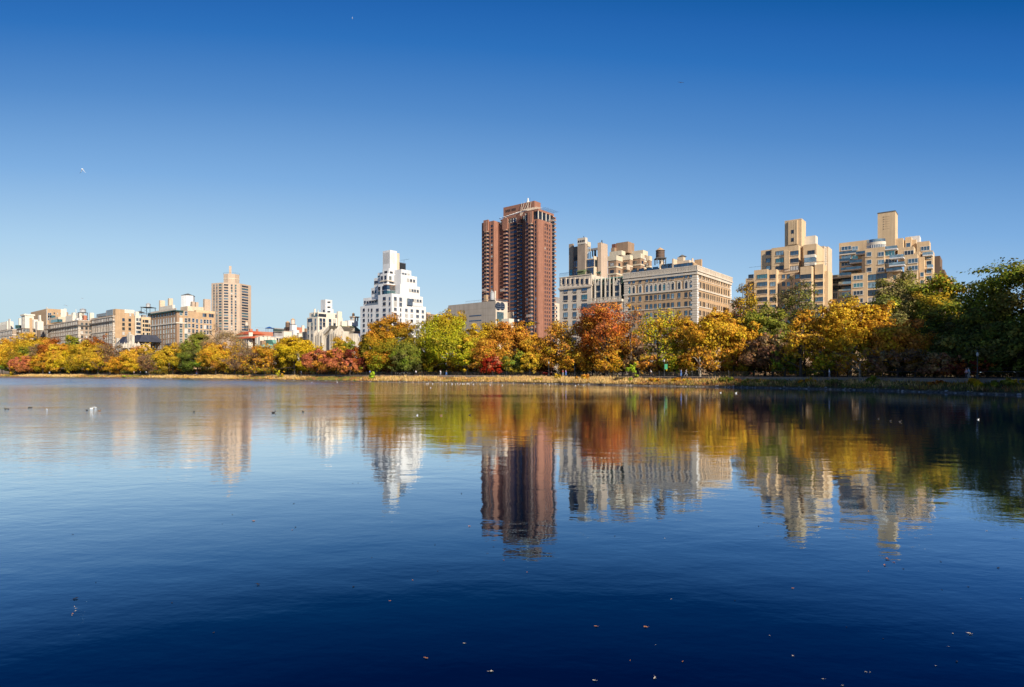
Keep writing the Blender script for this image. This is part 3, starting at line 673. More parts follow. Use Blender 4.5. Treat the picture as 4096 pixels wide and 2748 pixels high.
# C2 cream apartment with white tower
b = Bld('apartment_building', 'cream-white apartment house with blank white stair tower, behind the church', 'building', 1271, 388, group=AV)
m = MB(); x0, x1, y0, y1, _, zt = b.mass(m, 1227.7, 1271, 1349, 1269, mat='cream_paint', par=0.4); b.mass(m, 1330, 1350, 1370, 1273, 17, 'cream_paint'); b.add('wall', m)
q = MB(); b.mass(q, 1237.5, 1272, 1346, 1249.5, 2.5, 'cream_paint', 1270, par=0.3); b.add('penthouse', q)
q = MB(); X0, X1, Y0, Y1, _, ztw = b.mass(q, 1283, 1301.8, 1328.8, 1197.5, 9, 'white_paint', 1260, par=0); b.mass(q, 1318, 1324, 1334, 1236, 14, 'white_paint', 1260, par=0); b.add('stair_tower', q)
for py in (1209, 1229, 1247):
    for px in (1312.5, 1318): b.win(X1, b.ry(px, X1), b.z(py, X1, b.ry(px, X1)), 1.2, 1.0, 'r', 'plain', 'glass_dark')
b.win(b.fx(1296, Y0), Y0, b.z(1243, X1, Y0), 1.6, 1.6, 'f', 'plain', 'glass_dark')
q = MB(); b.mass(q, 1255, 1258, 1263, 1236, 2.2, 'cream_paint', 1262, par=0.2); b.add('chimney', q); q = MB(); b.mass(q, 1270, 1271.5, 1274, 1240, 2.2, 'cream_paint', 1262, par=0.2); b.add('chimney', q)
q = MB(); yy = b.ry(1350, 0.5); q.box(-0.5, 1.2, yy, yy+3, 0, b.z(1246, 0, yy), 'cream_paint'); b.add('chimney', q)
b.wf(0, [1240], [1281.5], 5.2, 2.4, kind='plain', gl='glass_blue'); b.wf(0, [1262], [1281, 1295, 1312, 1328, 1344], 1.4, 2.2)
b.wf(0, [1233, 1248], [1297, 1313, 1328, 1344, 1360], 1.5, 2.2, 1248); b.wf(2.5, [1249], [1262], 1.5, 2.0, gl='glass_teal')
b.wf(2.5, [1262], [1262], 4.6, 2.8, kind='plain', gl='glass_teal'); b.wr(b.fx(1272, 2.5), lin(1276, 1302, 9), [1262], 1.0, 2.6, kind='plain', gl='glass_dark')
b.wr(x1, [1283, 1296, 1320, 1338], [1281, 1297, 1312], 1.9, 2.3, 1296); b.done()
# C3 church
b = Bld('church', 'pale gothic stone church with two stubby piered towers and a steep gable', 'church', 1318, 330, th=30)
m = MB(); xl, xr = b.fx(1291, 1.2), b.fx(1320, 1.2); m.box(xl, xr, 3.0, 22, 0, b.z(1345, xr, 1), 'grey_stone'); b.add('wall', m)
q = MB(); za, zp = b.z(1343, xl, 1), b.z(1309, xr, 1)   # gable slope rising to the right
q.prism([(xl, 2.0), (xr, 2.0), (xr, 24), (xl, 24)], 10, 10.1, 'grey_stone')
bb = len(q.v); gi_ = q.m('grey_stone'); gs = q.m('gothic_stone')
q.v += [(xl, 2.2, 0), (xr, 2.2, 0), (xr, 2.2, zp-1), (xl, 2.2, za-1)]; q.f.append((bb, bb+1, bb+2, bb+3)); q.mi.append(gi_)  # wall behind the arch: shade of the recess put into a darker grey
bb = len(q.v); q.v += [(xl-0.5, 0.6, za-1), (xr, 0.6, zp-1), (xr, 0.6, zp+1), (xl-0.5, 0.6, za+1), (xl-0.5, 20, za-1), (xr, 20, zp-1), (xr, 20, zp+1), (xl-0.5, 20, za+1)]
for f in ((0,1,2,3), (3,2,6,7), (0,4,5,1), (4,7,6,5), (0,3,7,4)): q.f.append(tuple(bb+i for i in f)); q.mi.append(gs)
b.add('gable', q)
q = MB(); cx = (xl+xr)/2; zz = b.z(1362, cx, 2)      # pointed arch recess ribs
for rr in (1.6, 1.2, 0.85):
    n = 8; W = (xr-xl)/2*rr*0.6
    for s_ in (-1, 1):
        P = [(cx+s_*W*(1-(k/n)**2*1.0), zz+W*1.25*math.sin(k/n*pi/2)) for k in range(n+1)]
        q.tube((P[0][0], 1.9, 0), (P[0][0], 1.9, P[0][1]), 0.2, 0.2, 'gothic_stone', 5)
        for k in range(n): q.tube((P[k][0], 1.9+0.1*rr, P[k][1]), (P[k+1][0], 1.9+0.1*rr, P[k+1][1]), 0.2, 0.2, 'gothic_stone', 5)
b.add('arch', q)
def pier_tower(pl, pr, ytop, yapex, name='tower'):
    q = MB(); a, c = b.fx(pl, 0), b.fx(pr, 0); zt = b.z(ytop, c, 0); w_ = c-a; n = 3
    q.box(a+0.4, c-0.2, 1.2, 9, 0, zt-1.0, 'gothic_stone')
    for k in range(n+1):
        xx = a+w_*k/n; q.box(xx-0.45, xx+0.45, -0.4, 1.8, 0, zt-1.5-(k % 2), 'gothic_stone'); q.prism([(xx-0.45, -0.4), (xx+0.45, -0.4), (xx+0.45, 1.8), (xx-0.45, 1.8)], zt-1.5-(k % 2), zt+0.3-(k % 2), 'gothic_stone', None, [(xx-0.1, 0.8), (xx+0.1, 0.8), (xx+0.1, 1.8), (xx-0.1, 1.8)])
    for k in range(4):
        yy = 1.2+7.8*k/3; q.box(c-0.2, c+0.6, yy-0.45, yy+0.45, 0, zt-1.5-(k % 2), 'gothic_stone')
    for k in range(n): xx = a+w_*(k+0.5)/n; q.box(xx-0.5, xx+0.5, 1.12, 1.2, zt-16, zt-3, 'glass_dark')
    for k in range(3): yy = 2.5+2.6*k; q.box(c-0.2, c-0.1, yy-0.5, yy+0.5, zt-16, zt-3, 'grey_stone')
    q.prism([((a+c)/2+w_*0.36*cos(2*pi*k/8), 4.6+3.4*sin(2*pi*k/8)) for k in range(8)], zt-1, b.z(yapex, c, 3), 'gothic_stone', None, [((a+c)/2+w_*0.1*cos(2*pi*k/8), 4.6+1*sin(2*pi*k/8)) for k in range(8)])
    b.add(name, q)
pier_tower(1257, 1287, 1322, 1308); pier_tower(1321, 1346, 1316, 1303)
q = MB(); a = b.fx(1349, 3); q.box(a, a+3, 4, 9, 0, b.z(1325, a, 4), 'gothic_stone'); q.box(a+3.2, a+6, 9, 13, 0, b.z(1335, a, 9), 'gothic_stone'); b.add('buttress', q)
b.done()
# C4 green roof building
b = Bld('roof_house', 'building with olive green sloping roof left of the white stepped tower', 'building', 1372, 392)
m = MB(); b.mass(m, 1350, 1372, 1446, 1320, mat='brown_brick', par=0); b.add('wall', m)
q = MB(); y1 = b.ry(1446, 0); q.prism([(-20, 0), (0, 0), (0, y1), (-20, y1)], b.z(1320, 0, 0), b.z(1301, -5, 2), 'olive_roof', None, [(-16, 3), (-6, 3), (-6, y1), (-16, y1)]); b.add('roof', q)
q = MB(); b.mass(q, 1380, 1393, 1432, 1283, 10, 'white_paint', 1303, par=0.3); b.mass(q, 1358, 1368, 1388, 1286, 3, 'cream_paint', 1318, par=0.3); b.add('penthouse', q)
q = MB(); yy = b.ry(1397, 0); q.box(-2.6, 0.4, yy-1.4, yy+1.4, 10, b.z(1306, 0, yy), 'brown_brick'); b.add('chimney', q)
q = MB()
X0 = b.fx(1402, 14); zz, z2 = b.z(1283, X0, 14), b.z(1270, X0, 14)
for u in (0, 2.7): q.box(X0+u*1.0-0.3, X0+u+0.3, 14, 14.8, zz, z2, 'tower_buff'); q.box(X0+u-0.3, X0+u+0.3, 17.5, 18.3, zz, z2, 'tower_buff')
q.box(X0-0.6, X0+3.6, 13.6, 18.8, z2, z2+0.7, 'tower_buff'); b.add('tank_base', q); b.done()
water_tank(1413.5, 412, 1251, 1269.5, 10, 1270, 'wood', 'small dark tank inside an open frame, just left of the white stepped tower')
b = Bld('mansard_house', 'town house with a dark blue slate mansard and white gothic dormers, right of the church', 'building', 1366, 352)
m = MB(); b.mass(m, 1345, 1366, 1450, 1362, mat='gothic_stone', par=0); b.add('wall', m)
q = MB(); y1 = b.ry(1450, 0); q.prism([(-14, 0), (0, 0), (0, y1), (-14, y1)], b.z(1362, 0, 0), b.z(1330, 0, 2), 'blue_slate', 'silver_paint', [(-12, 1.6), (-1.6, 1.6), (-1.6, y1), (-12, y1)]); b.add('roof', q)
for px in (1384, 1396, 1408, 1419, 1431):
    q = MB(); yy = b.ry(px, 0.2); z1_ = b.z(1366, 0, yy); q.box(-1.6, 0.25, yy-1.3, yy+1.3, z1_, z1_+2.6, 'gothic_stone'); q.box(0.25, 0.3, yy-0.7, yy+0.7, z1_+0.3, z1_+2.3, 'glass_dark'); q.prism([(-1.6, yy-1.3), (0.25, yy-1.3), (0.25, yy+1.3), (-1.6, yy+1.3)], z1_+2.6, z1_+4.6, 'gothic_stone', None, [(-1.6, yy-0.1), (0.2, yy-0.1), (0.2, yy+0.1), (-1.6, yy+0.1)]); b.add('dormer', q)
b.done()
# ------------------------------------------------------------ white stepped tower
b = Bld('apartment_tower', 'bright white stepped apartment tower crowned by a perforated white shaft', 'tower', 1565.7, 345)
W = 'white_paint'
m = MB()
xL = b.fx(1441, 0); zb0 = b.z(1226, xL, 0); m.box(xL, 0, 0, b.ry(1703.5, 0), 0, zb0, W, 'roof_tar'); yE = b.ry(1703.5, 0)
tiers = [(1453.5, 1691, 1192, 6, 0), (1485, 1679, 1152.5, 7, -0.6), (1496, 1667.8, 1112, 8, -1.2), (1510.6, 1645, 1088, 9, -1.8)]
zprev = zb0; TT = []
for pl, pr, yt, ly, x1 in tiers:
    xa = b.fx(pl, ly); yb_ = b.ry(pr, x1); zt = b.z(yt, x1, yb_)
    m.box(xa, x1, ly, yb_, zprev-0.5, zt, W, 'roof_tar')
    for a in ((xa, x1, ly, ly+0.25), (x1-0.25, x1, ly+0.25, yb_), (xa, xa+0.25, ly+.25, yb_)): m.box(*a, zt+0.002, zt+0.7, W)
    TT.append((xa, x1, ly, yb_, zprev, zt)); zprev = zt
bays = [(1512.6, 1566.0, 1627, 1178, -0.02, None), (1512.6, 1547, 1640, 1137, 2.0, 0.3), (1522, 1550, 1630, 1097, 3.5, 0), (1530, 1555, 1610, 1077.5, 5, 0)]
BB = []
zq = zb0
for i, (pl, pc, pr, yt, ly, _) in enumerate(bays):
    xa, xb = b.fx(pl, ly), b.fx(pc, ly) if i else 0.25; yb_ = b.ry(pr, xb); zt = b.z(yt, xb, ly)
    m.box(xa, xb, ly, yb_, 0 if i == 0 else zq-0.4, zt, W, 'roof_tar')
    for a in ((xa, xb, ly, ly+0.25), (xb-0.25, xb, ly+0.25, yb_)): m.box(*a, zt+0.002, zt+0.7, W)
    BB.append((xa, xb, ly, yb_, zq, zt)); zq = zt
m.box(BB[2][0]-0.3, BB[2][1]+0.5, BB[2][2]-0.5, BB[2][3], b.z(1119.5, 0, 4), b.z(1119.5, 0, 4)+0.5, 'trim_stone')
b.add('wall', m)
q = MB(); ly = 7; xa, xb = b.fx(1531, ly), b.fx(1560.6, ly); yb_ = b.ry(1599.4, xb); za, zt = zq-0.5, b.z(999.5, xb, ly)
q.box(xa, xb, ly, yb_-2.2, za, zt, W); q.box(xa+1, xb-0.3, yb_-2.2, yb_, za, zt-1.0, 'pale_buff')
b.add('shaft', q)
q = MB(); h0 = za+4.5; dz = (zt-1.2-h0)/21
for k in range(21):
    for u in range(5):
        o = (k % 2)*0.4
        xx = xa+0.7+(xb-xa-1.3)*(u+o)/5; q.box(xx-0.16, xx+0.26, ly-0.02, ly+0.05, h0+dz*k, h0+dz*k+0.34, 'grey_stone')
        yy = ly+0.8+(yb_-ly-4.0)*(u+o)/5; q.box(xb-0.05, xb+0.02, yy-0.12, yy+0.12, h0+dz*k, h0+dz*k+0.22, 'limestone')
b.add('perforation', q)
q = MB(); yy = yb_+1; q.box(xb-6, xb-1, yy, yy+4.5, zq-4, b.z(1051, xb, yy), 'dark_metal'); q.box(xb-6, xb-0.9, yy, yy+4.6, b.z(1051, xb, yy), b.z(1051, xb, yy)+0.4, 'steel'); q.tube((xb-2, yy+4, za), (xb-2, yy+4, b.z(1033, xb, yy)), 0.1, 0.05, 'dark_metal', 4); q.tube((xb-5, yy+3.6, b.z(1034, xb, yy)), (xb+2, yy+4.6, b.z(1034, xb, yy)), 0.06, 0.06, 'dark_metal', 4); b.add('roof_plant', q)
b.gw = (3, 4, 1, 0.5, 1)
cw = [(1455.5, 1.9), (1474.5, 0.9), (1487, 1.4), (1510, 2.4), (1537.5, 2.6), (1558.6, 1.3)]
for px, w_ in cw: b.wf(0 if px < 1520 else -0.02, [px], rows(1240.5, 20.6, 9), w_, 1.9)
for px, w_ in cw[4:]: b.wf(-0.02, [px], [1195, 1215.5], w_, 2.0)
b.wf(2.0, [1517, 1533.5], [1155, 1174], 2.0, 2.4); b.wf(3.5, [1528, 1542], [1112.5], 1.8, 2.4); b.wf(3.5, [1527, 1542], [1131], 2.2, 2.0); b.wf(5, [1543.5], [1091], 2.6, 2.0)
b.gw = (0.6, 1.2, 3, 2, 0)
for px, w_ in ((1581, 2.0), (1602.4, 0.9), (1625, 1.8), (1647, 1.8), (1670, 2.2), (1691, 1.8)): b.wr(0.25 if px < 1626 else 0, [px], rows(1237+(px-1581)*0.09, 20.6, 9), w_, 1.8)
b.wr(0.25, [1581, 1602.4], [1195.5, 1216], 2.0, 2.3)
b.gw = (3, 3, 1, 0.5, 1)
for (xa, x1, ly, yb_, z0_, z1_), ps in zip(TT, ([1460, 1470, 1481, 1492, 1503], [1492, 1502], [1501, 1508], [1515])):
    for px in ps: b.win(b.fx(px, ly), ly, z1_-1.9 if z1_-z0_ < 6 else z1_-2.2, 1.6, 1.8)
    if z1_-z0_ > 7:
        for px in ps: b.win(b.fx(px, ly), ly, z1_-5.2, 1.6, 1.7)
b.gw = (0.6, 1, 3, 2, 0)
for (xa, x1, ly, yb_, z0_, z1_), ps in zip(TT, ([1651, 1661, 1671, 1682], [1640, 1650, 1660, 1671], [1632, 1644, 1656], [1612, 1622, 1634])):
    for px in ps:
        yy = b.ry(px, x1); b.win(x1, yy, z1_-2.1, 1.5, 1.6, 'r')
        if z1_-z0_ > 7: b.win(x1, yy, z1_-5.2, 1.5, 1.6, 'r')
xa, xb, ly, yb_, z0_, z1_ = BB[1]
b.wr(xb, [1601, 1613], [1155, 1175.5], 1.6, 2.2); xa, xb, ly, yb_, z0_, z1_ = BB[2]; b.wr(xb, [1561, 1588, 1596], [1112.5], 1.8, 2.4, 1561); b.wr(xb, [1566, 1596], [1131], 3.4, 1.6, 1566); xb = BB[3][1]; b.wr(xb, [1565, 1585, 1601], [1091], 2.2, 1.5, 1565)
q = MB(); xb = BB[1][1]; za = b.z(1180, xb, 3); y0_, y1_ = 1.6, b.ry(1588, xb)      # bronze framed corner bay
for k, (mat_, gg) in enumerate((('glass_teal', 'steel'), ('glass_blue', 'brown_brick'))):
    z0_ = za+k*3.1; q.prism([(xb-2.2, y0_), (xb+0.9, y0_), (xb+1.6, y0_+1.5), (xb+1.6, y1_-1.5), (xb+0.2, y1_), (xb-2.2, y1_)], z0_, z0_+2.5, mat_)
    q.prism([(xb-2.4, y0_-.2), (xb+1.1, y0_-.2), (xb+1.8, y0_+1.4), (xb+1.8, y1_-1.4), (xb+0.4, y1_+.1), (xb-2.4, y1_+.1)], z0_+2.5, z0_+2.9, gg)
    for j in range(6): yy = y0_+1.5+(y1_-y0_-3)*j/5; q.box(xb+1.6, xb+1.75, yy-0.1, yy+0.1, z0_, z0_+2.5, gg)
b.add('bay_window', q)
q = MB(); xb = 0.05; yy = b.ry(1637, 0); q.box(xb-0.5, xb+0.9, yy-1.9, yy+1.9, b.z(1222, 0, yy), b.z(1195, 0, yy), 'glass_pale'); b.add('glass_bay', q)
q = MB(); xa, x1, ly, yb_, z0_, z1_ = TT[0]; q.box(b.fx(1474, 5), b.fx(1512, 5)-0.1, 3.4, 6, b.z(1208, xa, 4), b.z(1208, xa, 4)+0.5, W); b.add('balcony', q)
b.done()
t = empty('terrace_tree', (X(1503, 349), 349, 0)); 

b = Bld('apartment_building', 'narrow brown building just right of the white stepped tower, tank house on top', 'building', 1711, 400, group=AV)
m = MB(); x0, x1, y0, y1, _, zt = b.mass(m, 1695, 1711, 1742, 1258, mat='brown_brick'); b.add('wall', m)
q = MB(); b.mass(q, 1704, 1707, 1722, 1250, 2, 'pale_buff', 1262, par=0.2); b.add('penthouse', q); b.wr(0, [1716, 1728], rows(1268, 18, 5), 1.3, 2.4); b.done()

# ------------------------------------------------------------ concrete museum
b = Bld('museum', 'blank grey concrete museum with two round windows, before the red tower', 'museum', 1982.5, 300)
m = MB(); x0, x1, y0, y1, _, zt = b.mass(m, 1793, 1982.5, 2030, 1203, mat='concrete_panel', par=0); b.add('wall', m)
m = MB(); m.box(0, 0.04, 0, y1, 0, zt+0.02, 'limestone'); b.add('side_wall', m)
q = MB()
for px in (1992.6, 2008.7):
    yy = b.ry(px, 0.05); zz = b.z(1225, 0, yy); n = 20; rr = 2.1; bb = len(q.v); gi_ = q.m('glass_dark')
    q.v += [(0.10, yy+rr*cos(2*pi*k/n), zz+rr*sin(2*pi*k/n)) for k in range(n)]; q.f.append(tuple(range(bb, bb+n))); q.mi.append(gi_)
    for k in (-1.1, 0.0, 1.1): q.box(0.1, 0.2, yy-1.9, yy+1.9, zz+k-0.13, zz+k+0.13, 'steel')
b.add('round_window', q)
q = MB(); ya, yb_ = b.ry(1987, 0), b.ry(2013, 0); za, zc = b.z(1300, 0, ya), b.z(1247, 0, ya); q.box(0.04, 0.12, ya, yb_, za, zc, 'glass_teal')
for k in range(9): yy = ya+(yb_-ya)*k/8; q.box(0.12, 0.25, yy-0.05, yy+0.05, za, zc, 'steel')
for k in range(9): zz = za+(zc-za)*k/8; q.box(0.12, 0.25, ya, yb_, zz-0.05, zz+0.05, 'steel')
b.add('glass_wall', q)
q = MB(); 
for py in (1264, 1284): q.box(b.fx(1877, 0), b.fx(1926, 0), -0.05, 0.02, b.z(py+2, x0/2, 0), b.z(py-2, x0/2, 0), 'glass_blue')
b.add('slit_window', q)
q = MB()
for k in range(46):
    u = k/45; P = (x0*0.62*(1-u*2) if u < 0.5 else 0, 0.3 if u < 0.5 else y1*(u*2-1)); q.tube((P[0]-0.3, P[1], zt), (P[0]-0.3, P[1], zt+1.2), 0.05, 0.05, 'steel', 3)
q.tube((x0*0.62, 0.3, zt+1.2), (-0.3, 0.3, zt+1.2), 0.06, 0.06, 'steel', 3); q.tube((-0.3, 0.3, zt+1.2), (-0.3, y1, zt+1.2), 0.06, 0.06, 'steel', 3)
b.add('roof_rail', q)
q = MB(); b.mass(q, 1935, 1945.5, 1953, 1179, 6, 'tan_brick', 1205, par=0); b.mass(q, 1978, 1979.5, 1984, 1163, 9, 'limestone', 1206, par=0); b.add('roof_plant', q)
m = MB(); yy = y1+0.5; m.box(-14, 2.2, yy, b.ry(2053, 2), 0, b.z(1248, 2, yy), 'pale_buff', 'roof_tar'); m.box(-12, 5.0, b.ry(2036, 5), b.ry(2077, 5), 0, b.z(1274, 5, b.ry(2040, 5)), 'cream_paint', 'roof_tar'); b.add('annex', m)
q = MB(); xx = 7; q.prism([(3.0, y1-2), (13, y1-2), (13, y1+11), (3.0, y1+11)], b.z(1290, xx, y1), b.z(1279, xx, y1), 'dark_slate', None, [(7.5, y1+3), (8.5, y1+3), (8.5, y1+5), (7.5, y1+5)]); b.add('hip_roof', q)
b.done()
water_tank(1969, 305, 1164, 1200, 18, 1204, 'silver', 'silvery water tank with pointed cap on the grey museum roof, before the red tower')

# ------------------------------------------------------------ red brick tower
b = Bld('apartment_tower', 'very tall red brick apartment tower with columns of balconies', 'tower', 2153, 440)
RB, DR = 'red_brick', 'dark_red_brick'
xr0 = b.fx(2100.7, 0); yR = b.ry(2215.7, 0); zR = b.z(834, 0, 0)
xl1 = b.fx(1975.6, 0); xl0 = b.fx(1927, 0); dep = b.ry(1992.4, xl1); zL = b.z(882, xl1, 0)
xc0 = b.fx(2013.5, 10); xc1 = b.fx(2137.9, 10); yC = b.ry(2162.6, xc1); zC = b.z(802.5, xc1, 10)
m = MB()
m.box(xr0, 0, 0, yR, 0, zR-7.5, RB, 'roof_tar'); m.box(xr0+0.5, -0.5, 0.5, yR-0.5, zR-7.5, zR-1.6, 'glass_dark'); m.box(xr0, 0, 0, yR, zR-1.6, zR, RB, 'roof_tar')
for k in range(5): yy = 0.3+(yR-0.6)*k/4; m.box(-0.45, 0.02, yy-0.3, yy+0.3, zR-7.5, zR-1.6, 'cream_paint')
for k in range(2): xx = xr0+0.3+(-xr0-0.6)*k; m.box(xx-0.3, xx+0.3, 0.0, 0.45, zR-7.5, zR-1.6, 'cream_paint')
m.box(xl0, xl1, 0, 24, 0, zL, RB, 'roof_tar'); m.box(xl1, xr0, dep, 26, 0, b.z(876, xr0, dep), DR, 'roof_tar')  # centre recess wall: deep shade put into a darker brick colour
b.add('wall', m)
q = MB(); q.box(xc0, xc1, 10, yC, zL-5, zC, RB, 'roof_tar'); b.add('roof_block', q)
q = MB()       # row of bricks strokes where the letters stand on the roof block
xa = b.fx(2023, 10); xb = b.fx(2062, 10); za, zc = b.z(850.5, xa, 10), b.z(840, xa, 10)
pat = [1, 0.5, 1, 1, 0.6, 1, 1, 0, 1, 1, 0.7, 1, 0.5, 1]
for k, p in enumerate(pat):
    if p: xx = xa+(xb-xa)*k/13; q.box(xx-0.16, xx+0.16, 9.9, 10.02, za, za+(zc-za)*(0.75+0.25*p), 'dark_metal'); q.box(xx, xx+0.35, 9.9, 10.02, (za+zc)/2-0.12 if k % 2 else zc-0.3, (za+zc)/2+0.12 if k % 2 else zc-0.05, 'dark_metal')
b.add('lettering', q)
zP = b.z(876, xr0, dep)
q = MB(); q.box(xl1+1.5, xr0-1, dep+1.5, dep+9, zP, zP+3.6, 'glass_blue'); q.box(xl1+1.2, xr0-0.8, dep+1.2, dep+9.2, zP+3.6, zP+4.4, RB, 'roof_tar')
for k in range(12): xx = xl1+1.6+(xr0-xl1-2.8)*k/11; q.box(xx-0.25, xx+0.25, dep+1.3, dep+1.5, zP, zP+3.6, 'cream_paint')
b.add('penthouse', q)
fh = 16.13/F*440; NF = 36
def bay_col(pl, pr, ly, ztop, name='stair_bay', mat=RB, floors=NF, z0off=8.5):
    """projecting bay: brick head, then a balcony with dark recess at every floor"""
    xa, xb = b.fx(pl, ly), b.fx(pr, ly); q = MB(); q.box(xa, xb, ly-1.6, ly, ztop-z0off, ztop, mat); q.box(xa, xa+0.25, ly-0.4, ly, 0, ztop-z0off, mat); b.add(name, q)
    w_ = xb-xa; bal = MB()
    bal.prism([(-w_/2, -0.9), (-w_/4, -1.9), (w_/3, -1.9), (w_/2, -0.7), (w_/2, 0), (-w_/2, 0)], 0, 0.22, 'tower_buff')
    P = [(-w_/2, -0.9), (-w_/4, -1.9), (w_/3, -1.9), (w_/2, -0.7)]
    for p, r in zip(P[:-1], P[1:]):
        d = mathutils.Vector((r[0]-p[0], r[1]-p[1])).normalized(); nn = (-d.y*0.12, d.x*0.12)
        bal.prism([p, r, (r[0]+nn[0], r[1]+nn[1]), (p[0]+nn[0], p[1]+nn[1])], 0.22, 1.05, mat)
    win = MB(); win.box(-w_/2+0.3, w_/2-0.1, -0.06, 0, 0.25, fh-0.35, 'glass_dark'); win.box(-w_*0.05, w_*0.05, -0.1, -0.06, 0.25, fh-0.35, 'frame_dark'); win.box(w_*0.1, w_/2-0.4, -0.09, -0.06, 0.5, fh-0.6, 'glass_blue')
    for k in range(floors):
        z = ztop-z0off-fh*k-fh*0.35
        if z < 1: break
        M = mathutils.Matrix.Translation(((xa+xb)/2, ly, z)); b.add('balcony', bal, M); b.add('balcony_door', win, M)
bay_col(1939, 1957, 0, zL+1.2)
bay_col(2014.5, 2034, dep, b.z(872, b.fx(2034, dep), dep))
bay_col(2071, 2089, dep, b.z(864, b.fx(2089, dep), dep), mat=DR, z0off=5)  # bay inside the recess, brick darkened for the same shade
bay_col(2115.5, 2134, 0, b.z(850, b.fx(2134, 0), 0)+1)
# right edge stack of balconies on the south face
bal = MB(); bal.prism([(0, 0), (2.0, 0.6), (2.0, 3.2), (0, 4.2)], 0, 0.22, 'trim_stone'); bal.prism([(1.9, 0.6), (2.0, 0.6), (2.0, 3.2), (1.9, 3.2)], 0.22, 1.1, RB); bw = MB(); bw.box(0, 0.08, 0.4, 3.8, 0.3, fh-0.3, 'glass_dark')
yy = b.ry(2207, 0); ztb = b.z(882, 0, yy)
for k in range(NF):
    z = ztb-fh*k
    if z > 1: b.add('balcony', bal, mathutils.Matrix.Translation((0.0, yy, z))); b.add('balcony_door', bw, mathutils.Matrix.Translation((0.0, yy, z)))
q = MB(); q.box(0, 1.7, yy, yy+3.4, ztb+2, b.z(868, 0, yy), RB); b.add('stair_bay', q)
q = MB()   # pilaster ribs on south face
for px in (2176, 2184, 2193, 2202): yr_ = b.ry(px, 0); q.box(0, 0.35, yr_-0.35, yr_+0.35, 0, zR-9, RB)
for px in (1961, 1976): xx = b.fx(px, 0); q.box(xx-0.4, xx, -0.3, 0, 0, zL, RB)
for px in (2138, 2148): xx = b.fx(px, 0); q.box(xx-0.3, xx+0.3, -0.3, 0, 0, zR-7.6, RB)
b.add('pilaster', q)
b.gw = (5, 2, 0.3, 0.3, 0)
zz0 = zL-4.0
for k in range(NF):
    z = zz0-fh*k
    if z < 3: break
    b.win(b.fx(1934, 0), 0, z, 1.5, 1.7, kind='red'); b.win(b.fx(1967, 0), 0, z, 1.9, 1.7, kind='red')
    b.win(b.fx(2054, dep), dep, z-0.4, 6.2, 1.6, kind='plain', gl=random.choice(['glass_blue', 'glass_dark'])); b.win(b.fx(2002, dep), dep, z, 1.5, 1.6, kind='red')
    z += fh*2 if False else 0
zz0 = zR-9.6
for k in range(NF+2):
    z = zz0-fh*k
    if z < 3: break
    b.win(b.fx(2108.5, 0), 0, z, 1.4, 1.7, kind='red'); b.win(b.fx(2143, 0), 0, z, 1.8, 1.8, kind='red')
    for px in (2180, 2188.5, 2197.5): b.win(0, b.ry(px, 0), z-0.5, 1.1, 1.6, 'r', 'red')
q = MB()     # rigging: outrigger beams and cables
for k in range(14):
    yy = yR*(0.2+0.8*k/13); q.tube((-7, yy, zR+0.6), (3.2+random.random(), yy+1, zR+1.3), 0.08, 0.06, 'steel' if k % 3 else 'dark_metal', 4)
    xx = xr0*k/13; q.tube((xx, 5, zR+1.4), (xx-0.6, -2.6, zR+0.8), 0.13, 0.1, 'trim_stone', 4)
for k, (pa, ya_, pb, yb2) in enumerate(((2087, 812, 2081, 864), (2097, 808, 2083, 862), (2110, 808, 2084, 866), (2117, 804, 2105, 840), (2113, 812, 2112, 848), (2124, 806, 2118, 850))):
    q.tube((b.fx(pa, 9.8), 9.8, b.z(ya_, b.fx(pa, 9.8), 9.8)), (b.fx(pb, 6), 6, b.z(yb2, b.fx(pb, 6), 6)), 0.15, 0.15, 'trim_stone', 4)
for px in (1946, 2023, 2125): xx = b.fx(px, -1.9); q.tube((xx, -2.2 if px != 2023 else dep-2.2, 20), (xx, -2.2 if px != 2023 else dep-2.2, zL), 0.05, 0.05, 'trim_stone', 4)
xx = b.fx(2104, dep+1); q.tube((xl1+2, dep-1, zP+4.6), (xr0, dep-1.5, zP+6.5), 0.3, 0.3, 'steel', 4)
for k in range(6): q.tube((xl1+4+k*3, dep-2, zP+4.8+k*.3), (xl1+6+k*3, dep+3, zP+6+k*.4), 0.15, 0.15, 'frame_white', 4)
b.add('rigging', q)
q = MB(); xx = b.fx(2112, 12); q.lathe(xx, 12, [(1.3, zC-1), (1.3, zC+1.2), (0.6, zC+1.3), (0.6, zC+3.6)], 'frame_white', 10); q.tube((xx+2, 12, zC), (xx+2, 12, zC+4.0), 0.07, 0.05, 'steel', 4); b.add('roof_vent', q)
b.done()
for px, py, D_, hw_, lab in ((1947, 1166, 438, 10, 'hanging work platform on the red tower\'s left balcony column'), (2021, 1166, 442, 10, 'hanging work platform on the red tower\'s middle balcony column'), (2126, 1268, 434, 11, 'lowest hanging work platform, on the red tower\'s right wing'), (2213, 888, 446, 12, 'topmost hanging work platform, at the red tower\'s upper right corner')):
    t = empty('work_platform', (X(px, D_), D_, Z(py, D_)), -R(39)); tag(t, lab, 'scaffold', 'work platforms hung on the red tower')
    q = MB(); L = hw_/F*D_*1.1; q.box(-L, L, -3.2, -2.2, -0.2, 0, 'trim_stone'); q.build('deck', t)
    q = MB()
    for k in range(6): q.tube((-L+2*L*k/5, -3.2, 0), (-L+2*L*k/5, -3.2, 1.5), 0.07, 0.07, 'frame_white', 4)
    q.tube((-L, -3.2, 1.5), (L, -3.2, 1.5), 0.08, 0.08, 'frame_white', 4); q.box(-L*.5, L*.4, -3.1, -2.6, 0, 0.8, 'salmon_brick'); q.build('guard_rail', t)

